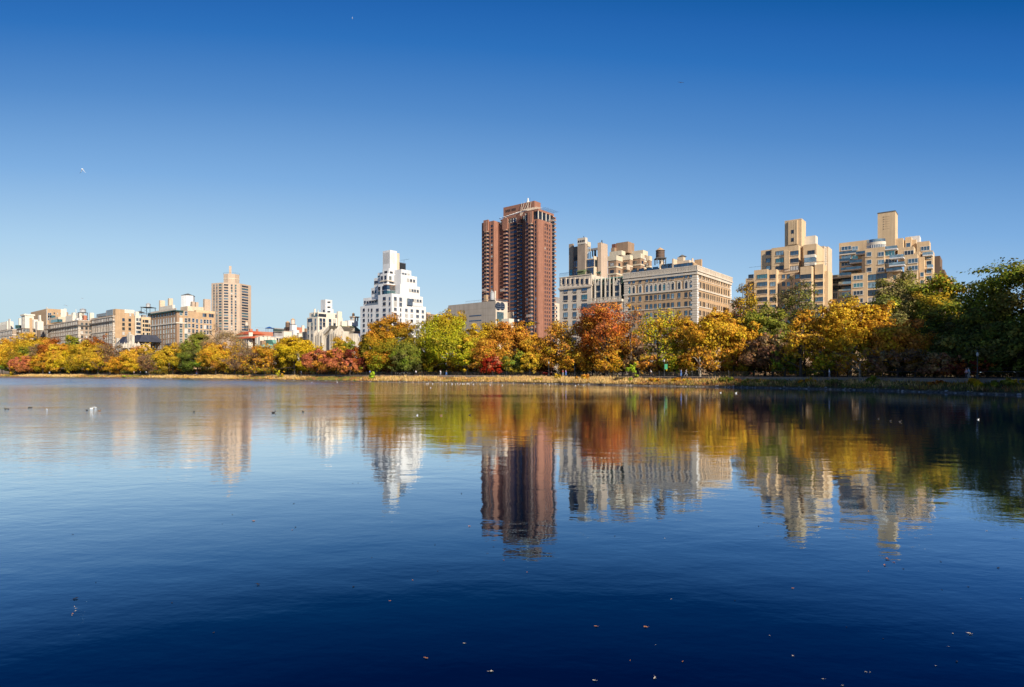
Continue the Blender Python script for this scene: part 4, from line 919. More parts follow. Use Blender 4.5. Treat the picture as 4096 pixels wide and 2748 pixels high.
b = Bld('distant_building', 'sliver of pale grey building between the red tower and limestone block', 'building', 2212, 520)
m = MB(); b.mass(m, 2170, 2212, 2246, 1213, mat='limestone'); b.mass(m, 2190, 2222, 2250, 1190, 8, 'grey_stone'); b.add('wall', m); b.wr(0, [2216, 2226], rows(1230, 16, 4), 2, 2); b.done()

# ------------------------------------------------------------ limestone block with gothic centre
XF, DF = X(2787, 214), 214.0
b = Bld('apartment_building', 'pale limestone apartment block with a dark centre of gothic dormers', 'building', 2496.3, 232.3, group=AV)
LS = 'limestone'
m = MB(); x0, xm = b.fx(2238, 0), b.fx(2366, 0); zt = b.z(1097.5, xm, 0); zbal = b.z(1196, 0, 0)
m.box(x0, xm, 0, 26, 0, zt, LS, 'roof_tar'); m.box(xm, -0.05, 0.02, 26, 0, zbal, LS, 'roof_tar'); b.add('wall', m)
q = MB(); zc = b.z(1144, xm, 0); b.belt(q, x0, xm, 0, 0.1, zc, 0.5, 0.55, LS); q.box(x0, xm, -0.3, 0, zc-0.5, zc, 'grey_stone')
for k in range(34): xx = x0+(xm-x0)*k/33; q.box(xx-0.16, xx+0.16, -0.5, 0, zc-0.35, zc, LS)
q.box(x0-0.2, xm+0.1, -0.25, 0.3, zt, zt+0.3, LS); b.add('cornice', q)
q = MB()
cols = [2254.7, 2272.4, 2289.7, 2307.8, 2328.4, 2346.5]
for px in cols:
    xx = b.fx(px, 0); zz = b.z(1125.5, xx, 0); q.box(xx-1.5, xx-0.95, -0.35, 0, zz-1.3, zz+1.3, LS); q.box(xx+0.95, xx+1.5, -0.35, 0, zz-1.3, zz+1.3, LS)
b.add('pilaster', q)
b.gw = (2, 4, 2, 0.4, 0.5)
for px in cols: xx = b.fx(px, 0); b.win(xx, 0, b.z(1125.5, xx, 0), 1.3, 2.1, kind='plain', gl='glass_dark')
b.wf(0, [2263], rows(1158, 33.8, 8), 2.2, 2.0, 2263, 'louvre'); b.wf(0, [2299], rows(1157, 33.6, 8), 1.9, 2.0, 2299, 'louvre'); b.wf(0, [2338], rows(1154, 34.4, 8), 2.7, 2.0, 2338, 'louvre')
b.wf(0.02, [2391, 2431, 2468], rows(1240, 35, 6), 2.2, 2.3, 2431)
# dark recessed centre
q = MB(); q.box(xm, -0.3, 2.2, 18, zbal, b.z(1107, 0, 2), 'dark_copper', 'roof_tar'); q.box(xm, -0.3, 1.5, 2.2, b.z(1108, 0, 2), b.z(1104, 0, 2), 'green_copper'); q.box(xm, -0.3, 1.7, 2.2, b.z(1181, 0, 2), b.z(1179, 0, 2), 'green_copper'); b.add('mansard', q)
q = MB(); q.box(xm-0.4, -0.2, -1.8, 2.2, zbal-1.0, zbal, 'gothic_stone')
for k in range(24): xx = xm+(-xm-0.5)*k/23; q.box(xx-0.12, xx+0.12, -1.75, -1.55, zbal, zbal+0.9, 'gothic_stone')
q.box(xm-0.3, -0.3, -1.8, -1.5, zbal+0.9, zbal+1.1, 'gothic_stone'); b.add('balcony', q)
for pl, pr, ya_ in ((2379, 2408, 1111), (2419.5, 2442, 1112), (2453, 2483.5, 1104)):
    q = MB(); xa, xb = b.fx(pl, 0.6), b.fx(pr, 0.6); zz = b.z(1140, xb, 0.6); zap = b.z(ya_+8, xb, 0.6)
    q.box(xa+0.45, xb-0.45, 0.6, 3.0, zbal, zz, 'gothic_stone')
    for u in (xa+0.25, xb-0.25): q.box(u-0.22, u+0.22, 0.1, 0.9, zbal, zz+2.2, 'gothic_stone'); q.prism([(u-0.22, 0.1), (u+0.22, 0.1), (u+0.22, 0.9), (u-0.22, 0.9)], zz+2.2, zz+3.9, 'gothic_stone', None, [(u-0.05, 0.45), (u+0.05, 0.45), (u+0.05, 0.55), (u-0.05, 0.55)])
    cx = (xa+xb)/2; q.prism([(xa+0.2, 0.4), (xb-0.2, 0.4), (xb-0.2, 3), (xa+0.2, 3)], zz, zap, 'gothic_stone', None, [(cx-0.05, 0.4), (cx+0.05, 0.4), (cx+0.05, 3), (cx-0.05, 3)])
    q.tube((cx, 0.5, zap-0.3), (cx, 0.5, zap+1.2), 0.2, 0.06, 'gothic_stone', 5)
    q.box(xa+0.3, xb-0.3, 0.5, 0.6, b.z(1167, xb, 0), b.z(1164, xb, 0), 'gothic_stone'); b.add('dormer', q)
    ww = xb-xa-1.7
    for py in (1152.5, 1179.5): b.win(cx, 0.58, b.z(py, cx, 0.6), ww, 2.0, kind='plain', gl='glass_dark')
q = MB()
for k in range(34): zz = 1.2*k; 
b.done()
# tower cluster on roof
b2 = Bld('roof_towers', 'brown brick penthouse towers with a stone-capped chimney tower above the limestone block', 'penthouse', 2430.5, 254)
m = MB(); GB = 'grey_brown_brick'
zb_ = 1104
b2.mass(m, 2275.5, 2291, 2296, 977, -2, GB, zb_, par=0.3); b2.mass(m, 2292, 2312, 2320, 1050, 3, 'dark_slate', zb_, par=0); b2.mass(m, 2292, 2312, 2320, 985, 5, 'dark_metal', zb_, par=0); b2.add('wall', m)
q = MB(); b2.mass(q, 2310.3, 2340.5, 2349, 975, -4, GB, zb_, par=0); X0, X1, Y0, Y1, zb1, zt1 = b2.mass(q, 2309.6, 2341, 2350, 951.5, -4.15, 'trim_stone', 974, par=0.3); q.tube((b2.fx(2335, -3), -3, zt1), (b2.fx(2335, -3), -3, zt1+1.2), 0.25, 0.1, 'dark_metal', 4)
for k in range(4): xx = X0+0.6+(X1-X0-1.2)*k/3; q.box(xx-0.3, xx+0.3, Y0-0.05, Y0, zt1-1.6, zt1-0.7, 'dark_metal')
b2.add('chimney_tower', q)
q = MB(); b2.mass(q, 2347, 2351, 2363, 968, 1, 'cream_band', 985, par=0.2); 
for px in (2350, 2355, 2361): b2.mass(q, px-1.4, px+0.2, px+1.6, 983, 1.4, 'cream_band', 1034, par=0)
b2.add('arcade', q)
q = MB(); b2.mass(q, 2343, 2372, 2392, 1036, -3, 'pale_buff', zb_, par=0.3); X0, X1, Y0, Y1, _, zt1 = b2.mass(q, 2372.3, 2376, 2396, 1023.5, -3, 'pale_buff', zb_, par=0); b2.add('room', q)
b2.wf(-3, [2358], [1053], 4.6, 3.0, kind='plain', gl='glass_blue'); b2.wr(X1, [2383], [1053], 1.8, 3.0, kind='plain', gl='glass_blue'); b2.wf(-3, [2352, 2366], [1087], 2.0, 3.2, gl='glass_blue')
b2.wf(-2, [2284], [1090], 1.6, 2.6, gl='glass_teal'); b2.wf(3, [2298, 2304], [1057, 1089], 1.6, 2.8, gl='glass_blue')
q = MB(); b2.mass(q, 2350, 2392, 2395, 990, 6, 'grey_stone', 999, par=0); b2.mass(q, 2368, 2371, 2373, 999, 6, 'dark_metal', 1026, par=0); b2.mass(q, 2376.5, 2382, 2385, 999, 6, 'dark_metal', 1026, par=0); b2.add('pergola', q)
q = MB(); X0, X1, Y0, Y1, _, zt1 = b2.mass(q, 2390.4, 2404, 2430.5, 972, -1, 'tower_buff', 1112, par=0.3); q.tube((X0+1.5, 0, zt1), (X0+1.5, 0, zt1+1.4), 0.3, 0.2, 'dark_metal', 5); b2.add('pillar', q)
q = MB(); X0, X1 = b2.fx(2310, -5), b2.fx(2340, -5); q.prism([(X0, -6.2), (X1, -6.2), (X1, -4), (X0, -4)], b2.z(1085, X1, -5), b2.z(1076, X1, -5), 'olive_roof', None, [(X0, -4.2), (X1, -4.2), (X1, -4), (X0, -4)]); b2.mass(q, 2310, 2339, 2342, 1084, -5.8, 'olive_roof', zb_, par=0)
ya, X1 = b2.ry(2396, 1.0), 0.6; q.prism([(b2.fx(2380, -4.5), -4.4), (b2.fx(2388, -4.5), -4.4), (b2.fx(2404, -1), -1.02), (b2.fx(2396, -1), -1.02)], b2.z(1090, 0, -3), b2.z(1086, 0, -3), 'green_copper', None, [(b2.fx(2395, -4.5), -4.4), (b2.fx(2403, -4.5), -4.4), (b2.fx(2404, -1), -1.02), (b2.fx(2400, -1), -1.02)]); b2.add('copper_roof', q)
q = MB(); x0_, x1_ = b2.fx(2239, -17), b2.fx(2276, -17); zz = zt+0.3
for k in range(9): xx = x0_+(x1_-x0_)*k/8; q.tube((xx, -17, zz), (xx, -17, zz+1.2), 0.05, 0.05, 'dark_metal', 4)
q.tube((x0_, -17, zz+1.2), (x1_, -17, zz+1.2), 0.07, 0.07, 'blue_paint', 4); b2.add('roof_rail', q)
b2.done()
# ------------------------------------------------------------ terraced brown building behind
b = Bld('apartment_building', 'set-back brown brick building with cream terrace bands and a plain brick box on top', 'building', 2606, 275)
CB, BK = 'cream_band', 'brown_brick'
m = MB(); q = MB(); q2 = MB()
masses = [(2432, 2465, 2489, 1022, 0), (2486, 2519, 2530, 1020, 6), (2520, 2562, 2577, 1014, 10), (2440, 2486, 2500, 1002.5, 12), (2500, 2571, 2590, 1000.5, 20), (2576, 2597, 2607, 1024, 24)]
boxes = []
for pl, pc, pr, yt, ly in masses:
    B_ = b.mass(m, pl, pc, pr, yt, ly, BK, par=0); boxes.append(B_)
    X0, X1, Y0, Y1, _, zt_ = B_
    for k in range(6):
        zz = zt_-2.0-k*3.3 if k else zt_-2.2
        h_ = 2.3 if k == 0 else 0.7
        z0_ = zt_-2.2 if k == 0 else zt_-2.2-3.4*k
        q.box(X0-0.2, X1+0.2, Y0-0.2, Y0, z0_, z0_+h_, CB); q.box(X1, X1+0.2, Y0, Y1, z0_, z0_+h_, CB)
b.add('wall', m); b.add('terrace_band', q)
for X0, X1, Y0, Y1, _, zt_ in boxes:
    n = max(1, int((X1-X0)/4))
    for k in range(5):
        for j in range(n): b.win(X0+(X1-X0)*(j+0.5)/n, Y0, zt_-4.0-3.4*k, 2.0, 1.5, kind='plain')
        if Y1-Y0 > 3: b.win(X1, (Y0+Y1)/2, zt_-4.0-3.4*k, 1.8, 1.5, 'r', 'plain')
q = MB(); b.mass(q, 2464, 2512, 2537, 967, 16, BK, 1010, par=0.2); b.mass(q, 2444, 2458, 2468, 990, 14, BK, 1010, par=0); b.mass(q, 2447, 2461, 2466, 975, 15, DR, 992, par=0); b.add('roof_block', q)
b.done()
# ------------------------------------------------------------ big brown avenue building
b = Bld('apartment_building', 'big brown apartment block with arched windows and white roof balustrade', 'building', 2787, 214, group=AV)
BR = 'tan_brick'
x0 = b.fx(2497, 0); y1 = b.ry(2925, 0); zt = b.z(1085, 0, 0)
m = MB(); m.box(x0, 0, 0, y1, 0, zt, BR, 'roof_tar'); b.add('wall', m)
q = MB(); q.box(x0-0.5, 0.6, -0.6, 0, zt+0.05, zt+0.5, 'trim_stone'); q.box(0, 0.6, 0, y1+0.5, zt+0.05, zt+0.5, 'trim_stone'); q.box(x0-0.3, 0.35, -0.35, 0, zt-1.0, zt-0.2, 'trim_stone'); q.box(0, 0.35, 0, y1, zt-1.0, zt-0.2, 'trim_stone')
for py, h_, d_ in ((1158, 0.55, 0.3), (1226.5, 0.35, 0.2), (1108.5+8, 0.2, 0.12), (1338, 0.35, 0.2), (1445, 0.7, 0.3)):
    zz = b.z(py, 0, 0); b.belt(q, x0, 0, 0, y1, zz, h_, d_)
b.add('cornice', q)
q = MB(); zb_ = zt+0.5
q.box(x0-0.4, 0.5, -0.5, -0.15, zb_+1.35, zb_+1.65, 'trim_stone'); q.box(0.15, 0.5, -0.15, y1+0.4, zb_+1.35, zb_+1.65, 'trim_stone')
n = 110
for k in range(n):
    xx = x0+(-x0)*k/(n-1); w_ = 0.3 if k % 9 == 0 else 0.09; q.box(xx-w_, xx+w_, -0.45, -0.2, zb_, zb_+1.35, 'trim_stone')
for k in range(90): yy = y1*k/89; w_ = 0.5 if k % 9 == 0 else 0.13; q.box(0.2, 0.45, yy-w_, yy+w_, zb_, zb_+1.35, 'limestone')
b.add('balustrade', q)
q = MB()
for i in range(44):
    zz = i*0.85; o = (i % 2)*0.55
    if zz > zt-1.6: break
    q.box(-2.2+o, 0.14, -0.14, 0, zz, zz+0.72, 'trim_stone'); q.box(0, 0.14, 0, 1.7-o, zz, zz+0.72, 'white_paint'); q.box(x0-0.02, x0+2.0-o, -0.13, 0, zz, zz+0.72, 'trim_stone'); q.box(0, 0.13, y1-1.8+o, y1, zz, zz+0.72, 'white_paint')
b.add('quoin', q)
cw = [2518, 2535, 2561, 2588, 2605, 2622.5, 2640, 2657, 2674, 2691, 2717, 2745, 2763.6]
b.gw = (3, 5, 1, 0.2, 0.3)
b.wf(0, [c for c in cw if c not in (2717,)], [1100], 1.05, 1.9, 2763.6); b.wf(0, [2703], [1101], 6.0, 2.1, 2703, 'plain', 'glass_blue')
b.wf(0, cw, [1140], 1.0, 2.3, 2763.6, 'arch'); b.wf(0, cw, rows(1177.5, 36.8, 8), 1.02, 1.85, 2763.6)
cs = [2797, 2802.5, 2812, 2818, 2827, 2834, 2843, 2851, 2859, 2868, 2876, 2886, 2896, 2904, 2914]
b.wr(0, cs, [1101, 1177.5, 1214, 1251], 0.85, 1.8, 2797); b.wr(0, cs, [1139], 0.85, 2.2, 2797)
q = MB(); b.mass(q, 2520, 2700, 2712, 1067, 4, GB, 1080, par=0.3); b.mass(q, 2700, 2775, 2790, 1056, 3.5, BR, 1076); b.mass(q, 2692, 2757, 2784, 1045, 7, 'pale_buff', 1078); b.add('penthouse', q)
b.wf(4, [2536, 2566, 2597, 2622], [1076], 2.2, 1.6, 2622, 'plain', 'glass_blue'); b.wf(4, [2671], [1068], 5.0, 2.4, 2671, 'plain', 'glass_blue'); b.wf(3.5, [2729], [1066], 8, 2.2, 2729, 'plain', 'glass_blue')
for pl, pc, pr, yt, ly in ((2505, 2509, 2520, 1058, 1.5), (2637, 2640, 2657, 1040, 3.2), (2688, 2694, 2709, 1036, 3.4), (2778, 2805, 2809, 1038, 12), (2766, 2769, 2774, 1034, 5)):
    q = MB(); b.mass(q, pl, pc, pr, yt, ly, 'pale_buff' if pl != 2778 else BR, 1078, par=0.15); b.add('chimney', q)
q = MB(); b.mass(q, 2709, 2733, 2741, 1027, 8, 'pale_buff', 1060, par=0); xx = b.fx(2724, 9); zz = b.z(1027, xx, 9); q.lathe(xx, 10, [(1.9, zz), (0.2, zz+0.9)], 'roof_tar', 4); b.add('tank_house', q)
q = MB(); ya_, yb_ = b.ry(2812, -4), b.ry(2855, -4); q.box(-9, -3, ya_, yb_, zt, zt+2.6, 'pale_buff', 'roof_tar'); ya_ = b.ry(2864, -4); q.box(-9, -3, ya_, ya_+5, zt, zt+3.2, 'white_paint', 'roof_tar'); b.add('penthouse', q); b.done()
water_tank(2641, 224, 990, 1033, 35, 1058, 'wood', 'large weathered wooden water tank on the balustraded brown block')
# ------------------------------------------------------------ small building behind the brown block's right end
b = Bld('apartment_building', 'low brown building wedged between the balustraded block and the fluted buff block', 'building', 2935, 225, group=AV)
m = MB(); b.mass(m, 2915, 2935, 3010, 1215, 6, 'pale_buff'); b.mass(m, 2940, 2962, 3010, 1230, 2, 'salmon_brick'); b.add('wall', m); b.wr(b.fx(2962, 2), [2968, 2975], rows(1243, 32, 4), 1.6, 2); b.wf(2, [2950], rows(1243, 32, 4), 1.5, 2); b.done()
# ------------------------------------------------------------ stepped buff block one
BF = 'buff_brick'
b = Bld('apartment_building', 'stepped buff brick block with fluted brick tower on top, left of its similar neighbour', 'building', 3259, 225, group=AV)
pale = False
m = MB(); q = MB()
def step(pl, pc, pr, yt, ly, wins=(), rws=(), ww=3.6, rwin=(), yb=None, mm=None, h=2.2):
    X0, X1, Y0, Y1, zb_, zt_ = b.mass(mm or m, pl, pc, pr, yt, ly, BF, yb, par=0.7)
    for (px, w_) in wins: b.wf(Y0, [px], rws, w_*0.7, h*0.75, px, 'whitebig' if pale else 'dark')
    for px, w_ in rwin: b.wr(X1, [px], rws, w_*0.7, h*0.75, px, 'whitebig' if pale else 'dark')
    return X0, X1, Y0, Y1, zb_, zt_
b.gw = (4, 3, 1.5, 0.2, 0.6)
RW = rows(1106, 30.4, 10)
step(2982.4, 3312, 3330, 1090, 5, [(3004, 3.0), (3134, 1.6), (3154, 1.6), (3190, 2.4)], RW)
step(3016, 3070, 3074, 1083, 0.5, [(3049, 5.6)], RW)
step(3074, 3106, 3124, 1084, 2.0, [(3091, 3.0)], RW, rwin=[(3115, 1.2)])
step(3201, 3246, 3262, 1071, 0.0, [(3223, 5.4)], RW)
step(3259, 3293, 3307, 1063, 3.0, [(3276, 4.0)], RW, rwin=[(3299, 1.6)])
# upper block
RU = [1012, 1042, 1072]
step(3043.7, 3269, 3296, 984, 9, [(3060, 1.6)], RU, yb=1092)
step(3044, 3088, 3095, 1004, 6.5, [(3073, 2.4)], RU, yb=1092)
step(3086, 3194, 3214, 987, 5, [(3119, 4.2), (3178, 4.4)], RU, yb=1092)
step(3213, 3266, 3290, 981, 7.5, [(3245, 3.6)], [1010], yb=1070)
b.add('wall', m)
q = MB(); b.mass(q, 3217, 3259, 3266, 1016, 4.5, 'cream_paint', 1027, par=0); b.mass(q, 3217.2, 3258.8, 3265.8, 1027, 4.6, 'glass_pale', 1046, par=0); b.mass(q, 3217, 3259, 3266, 1046, 4.5, 'cream_paint', 1060, par=0); b.add('glazed_terrace', q)
q = MB(); xa, xb = b.fx(3137, 4.4), b.fx(3157, 4.4); zz0_, zz1_ = b.z(1084, xb, 4.4), b.z(1003, xb, 4.4)
q.box(xa, xb, 4.7, 5, zz0_, zz1_, 'pale_buff')
for k in range(4): xx = xa+0.2+(xb-xa-0.4)*k/3; q.box(xx-0.24, xx+0.24, 4.3, 4.7, zz0_+1, zz1_, BF)
b.add('fluted_pier', q)
q = MB(); X0, X1, Y0, Y1, zb_, ztw = b.mass(q, 3139, 3206, 3223.5, 876.5, 9.5, BF, 988, par=0); xa, xb = b.fx(3157, 9.2), b.fx(3187, 9.2)
q.box(X0-0.05, X1+0.05, Y0-0.05, Y1, ztw, ztw+0.3, 'pale_buff')
for k in range(5): xx = xa+(xb-xa)*k/4; q.box(xx-0.28, xx+0.28, 8.9, 9.5, b.z(976, xb, 9), ztw-0.2, BF)
for py in (928, 960): xx = b.fx(3172, 9.5); zz = b.z(py, xx, 9.5); q.box(xx-0.5, xx+0.5, 8.84, 8.95, zz-0.75, zz+0.75, 'glass_dark')
b.add('brick_tower', q)
q = MB(); b.mass(q, 3212, 3262, 3271, 943, 14, 'cream_paint', 988, par=0.2); b.add('roof_block', q)
q = MB()
for px, ly in ((3030, 2), (3096, 3), (3252, 5), (3275, 4), (3292, 5)):
    xx = b.fx(px, ly); zz = b.z(1083 if px < 3200 else 1064, xx, ly); q.tube((xx-3, ly-1, zz+1.5), (xx+2, ly-1, zz+1.5), 0.05, 0.05, 'dark_metal', 4)
b.add('terrace_rail', q); b.done()
b = Bld('apartment_building', 'tall pale building with vertical window strips, peeking out behind the stepped buff block', 'building', 3297, 268, group=AV)
m = MB(); b.mass(m, 3255, 3297, 3315, 988, 0, 'pale_buff'); b.mass(m, 3290, 3312, 3328, 990, 5, 'pale_buff'); b.add('wall', m)
b.wr(0, [3303, 3309], rows(1000, 15, 8), 1.3, 1.6, 3303, 'white'); b.done()
# link between
b = Bld('apartment_building', 'lower terraced link between the two stepped buff blocks, with glassy balconies', 'building', 3405, 236, group=AV)
m = MB(); x0, x1, y0, y1, _, zt = b.mass(m, 3306, 3405, 3420, 1100, 0, BF); b.mass(m, 3300, 3405, 3420, 1165, -3.0, BF, par=0.4); b.add('wall', m)
b.gw = (1, 4, 2, 0.2, 1); b.wf(0, [3335, 3386], [1119, 1150], 5.5, 2.2, 3386, 'plain'); b.wf(-3, [3329, 3380], rows(1179, 30.5, 6), 4.0, 2.2, 3380, 'whitebig')
q = MB()
for py, pa, pb in ((1134, 3353, 3404), (1165, 3308, 3404), (1104, 3308, 3404)):
    xa, xb = b.fx(pa, -2.5), b.fx(pb, -2.5); zz = b.z(py, xb, -2.5); q.box(xa, xb, -2.5, 0, zz-0.4, zz, 'trim_stone'); q.box(xa, xb, -2.5, -2.4, zz, zz+1.0, 'glass_pale')
b.add('balcony', q); b.done()
# ------------------------------------------------------------ stepped buff block two
b = Bld('apartment_building', 'rightmost stepped buff block with plain square shaft and rounded glass top bay', 'building', 3538, 222, group=AV)
m = MB(); pale = True
b.gw = (3, 4, 1.2, 0.2, 0.6)
step(3356.5, 3475, 3490, 966, 9, [(3385, 5.0), (3420, 3.0)], [993, 1028, 1056, 1086, 1112, 1145], h=2.1)
R2 = rows(1016.7, 31, 3); R3 = rows(1109.6, 31, 9)
step(3460.4, 3538, 3560, 994, 0, [(3476.7, 2.3), (3524, 2.8)], R2)
step(3447, 3462, 3466, 1030, 0.8)
step(3405, 3470, 3480, 1097, -0.6, [(3433, 4.6)], R3)
b.wf(0, [3484, 3527], R3, 3.4, 2.2, 3484, 'plain')
X0, X1, Y0, Y1, _, zz = step(3538, 3570, 3588, 994, 1.5, [(3560, 4.5)], [1013, 1044], rwin=[(3576, 2)], h=2.4)
step(3545, 3612, 3622, 959, 9, [], [], yb=1000)
step(3556, 3606, 3622, 1086, 3, [(3572, 3.0)], R3)
step(3591, 3655, 3662, 993, 6, [(3636, 4.2)], [1011], yb=1040)
step(3620, 3645, 3660, 955, 12, [(3633, 2)], [980], yb=1000)
step(3648, 3664, 3680, 965, 14, yb=1010)
step(3666.5, 3717.5, 3723, 970.5, 13, [(3701, 4.0)], [994], yb=1030)
step(3617, 3670, 3684, 1023, 2.5, [(3652, 4.4)], [1043, 1072])
step(3664, 3678, 3700, 1012, 7)
step(3676, 3697, 3706, 1034, 5.5, [(3688, 1.6)], [1098, 1129])
step(3690, 3731, 3738, 1009, 9, [(3716, 2.4)], [1025, 1052, 1084, 1112])
b.add('wall', m)
q = MB(); xa, xb = b.fx(3462, 3), b.fx(3541, 3); cx = (xa+xb)/2; rr = (xb-xa)/2; n = 16   # rounded glass bay
def arc(r): return [(cx+r*cos(pi+pi*k/n), 5.0+r*0.75*sin(pi+pi*k/n)) for k in range(n+1)]
z0_, z1_ = b.z(993, cx, 1), b.z(975, cx, 1); q.prism(arc(rr*0.94), z0_, z1_, 'glass_blue'); q.prism(arc(rr), z1_, b.z(964, cx, 1), 'cream_paint', 'roof_tar'); 
for k in range(n+1): p = arc(rr*0.95)[k]; q.box(p[0]-0.12, p[0]+0.12, p[1]-0.12, p[1]+0.12, z0_, z1_, 'frame_white')
z2_ = b.z(964, cx, 1); A = arc(rr*0.97)
for k in range(n): q.poly([(*A[k], z2_), (*A[k+1], z2_), (*A[k+1], z2_+1.1), (*A[k], z2_+1.1)], 'glass_pale')
b.add('round_bay', q)
q = MB(); X0, X1, Y0, Y1, zb_, ztw = b.mass(q, 3510.5, 3581, 3591, 845, 8, 'buff_brick', 1000, par=0); q.box(X0-0.1, X1+0.1, Y0-0.1, Y1, ztw, ztw+0.35, 'roof_tar'); b.add('brick_shaft', q)
q = MB()
for k in range(6): zz = b.z(872+9.6*k, X0, Y0); xa = X0+(X1-X0)*0.32; q.box(xa, xa+(X1-X0)*0.36, Y0-0.04, Y0, zz, zz+0.07, 'brown_brick'); q.box(xa, xa+0.2, Y0-0.06, Y0, zz-0.12, zz+0.2, 'frame_dark')
b.add('vent_slots', q)
q = MB(); b.mass(q, 3622, 3678, 3684, 944, 17, 'white_paint', 985, par=0.2); b.add('roof_block', q)
for py, pa, pb, ly, wl_ in ((1026, 3558, 3614, -1.0, 1), (1056, 3556, 3618, -1.5, 1), (1078, 3545, 3605, 0, 0), (991, 3540, 3588, 0.2, 1), (1045, 3398, 3460, 5, 0), (1073, 3363, 3446, 4.5, 0), (1012, 3424, 3461, 6, 0), (1041, 3357, 3400, 7.5, 0), (1010, 3357, 3424, 7.8, 0), (1098, 3356, 3405, 5, 0), (1016, 3690, 3730, 6.5, 1), (1067, 3708, 3730, 6.0, 1)):
    q = MB(); xa, xb = b.fx(pa, ly), b.fx(pb, ly); zz = b.z(py, xb, ly); q.box(xa, xb, ly, ly+3.5, zz-0.45, zz, 'white_paint' if wl_ else 'trim_stone')
    q.box(xa, xb, ly, ly+0.06, zz, zz+0.95, 'glass_pale' if wl_ else 'glass_blue'); q.box(xb-0.06, xb, ly+0.06, ly+3.4, zz, zz+0.95, 'glass_pale'); b.add('balcony', q)
b.done()
b = Bld('apartment_building', 'plain dark brown stepped wall rising behind the rightmost buff block', 'building', 3760, 262, group=AV)
m = MB(); b.mass(m, 3722, 3760, 3762, 1025.5, 0, 'dark_brown_brick', depth=14, par=0.3); b.mass(m, 3740, 3765.5, 3768, 1069, 0.5, 'dark_brown_brick', depth=14, par=0.3); b.mass(m, 3745, 3778, 3779, 1081, 1.0, 'dark_brown_brick', depth=14, par=0.3); b.add('wall', m); b.done()
b = Bld('apartment_building', 'small red brick building top with white bands at the end of the skyline', 'building', 3790, 300, group=AV)
m = MB(); b.mass(m, 3775, 3803, 3806, 1114, 0, 'salmon_brick', depth=15); b.add('wall', m); q = MB(); zz = b.z(1120, 0, 0); b.belt(q, b.fx(3775, 0), b.fx(3803, 0), 0, 15, zz, 0.5, 0.2, 'cream_paint'); b.belt(q, b.fx(3775, 0), b.fx(3803, 0), 0, 15, zz-4, 0.5, 0.2, 'cream_paint'); b.add('cornice', q); b.done()
bpy.data.objects.remove(bpy.data.objects['terrace_tree'])

# ------------------------------------------------------------ trees
def leaf_mat():
    m = bpy.data.materials.new('leaf'); m.use_nodes = True; t = m.node_tree; t.nodes.clear()
    o = t.nodes.new('ShaderNodeOutputMaterial'); at = t.nodes.new('ShaderNodeAttribute'); at.attribute_name = 'tint'
    d = t.nodes.new('ShaderNodeBsdfDiffuse'); tr = t.nodes.new('ShaderNodeBsdfTranslucent'); mx = t.nodes.new('ShaderNodeMixShader'); mx.inputs[0].default_value = 0.2
    t.links.new(at.outputs['Color'], d.inputs[0]); t.links.new(at.outputs['Color'], tr.inputs[0])
    t.links.new(d.outputs[0], mx.inputs[1]); t.links.new(tr.outputs[0], mx.inputs[2]); t.links.new(mx.outputs[0], o.inputs[0])
    MATS['leaf'] = m
leaf_mat()
plain('bark_dark', (0.055, 0.042, 0.032), 0.95, var=0.4, sc=3)
plain('bark_grey', (0.14, 0.115, 0.09), 0.95, var=0.4, sc=3)
plain('bark_pale', (0.42, 0.37, 0.29), 0.9, var=0.5, sc=1.5)
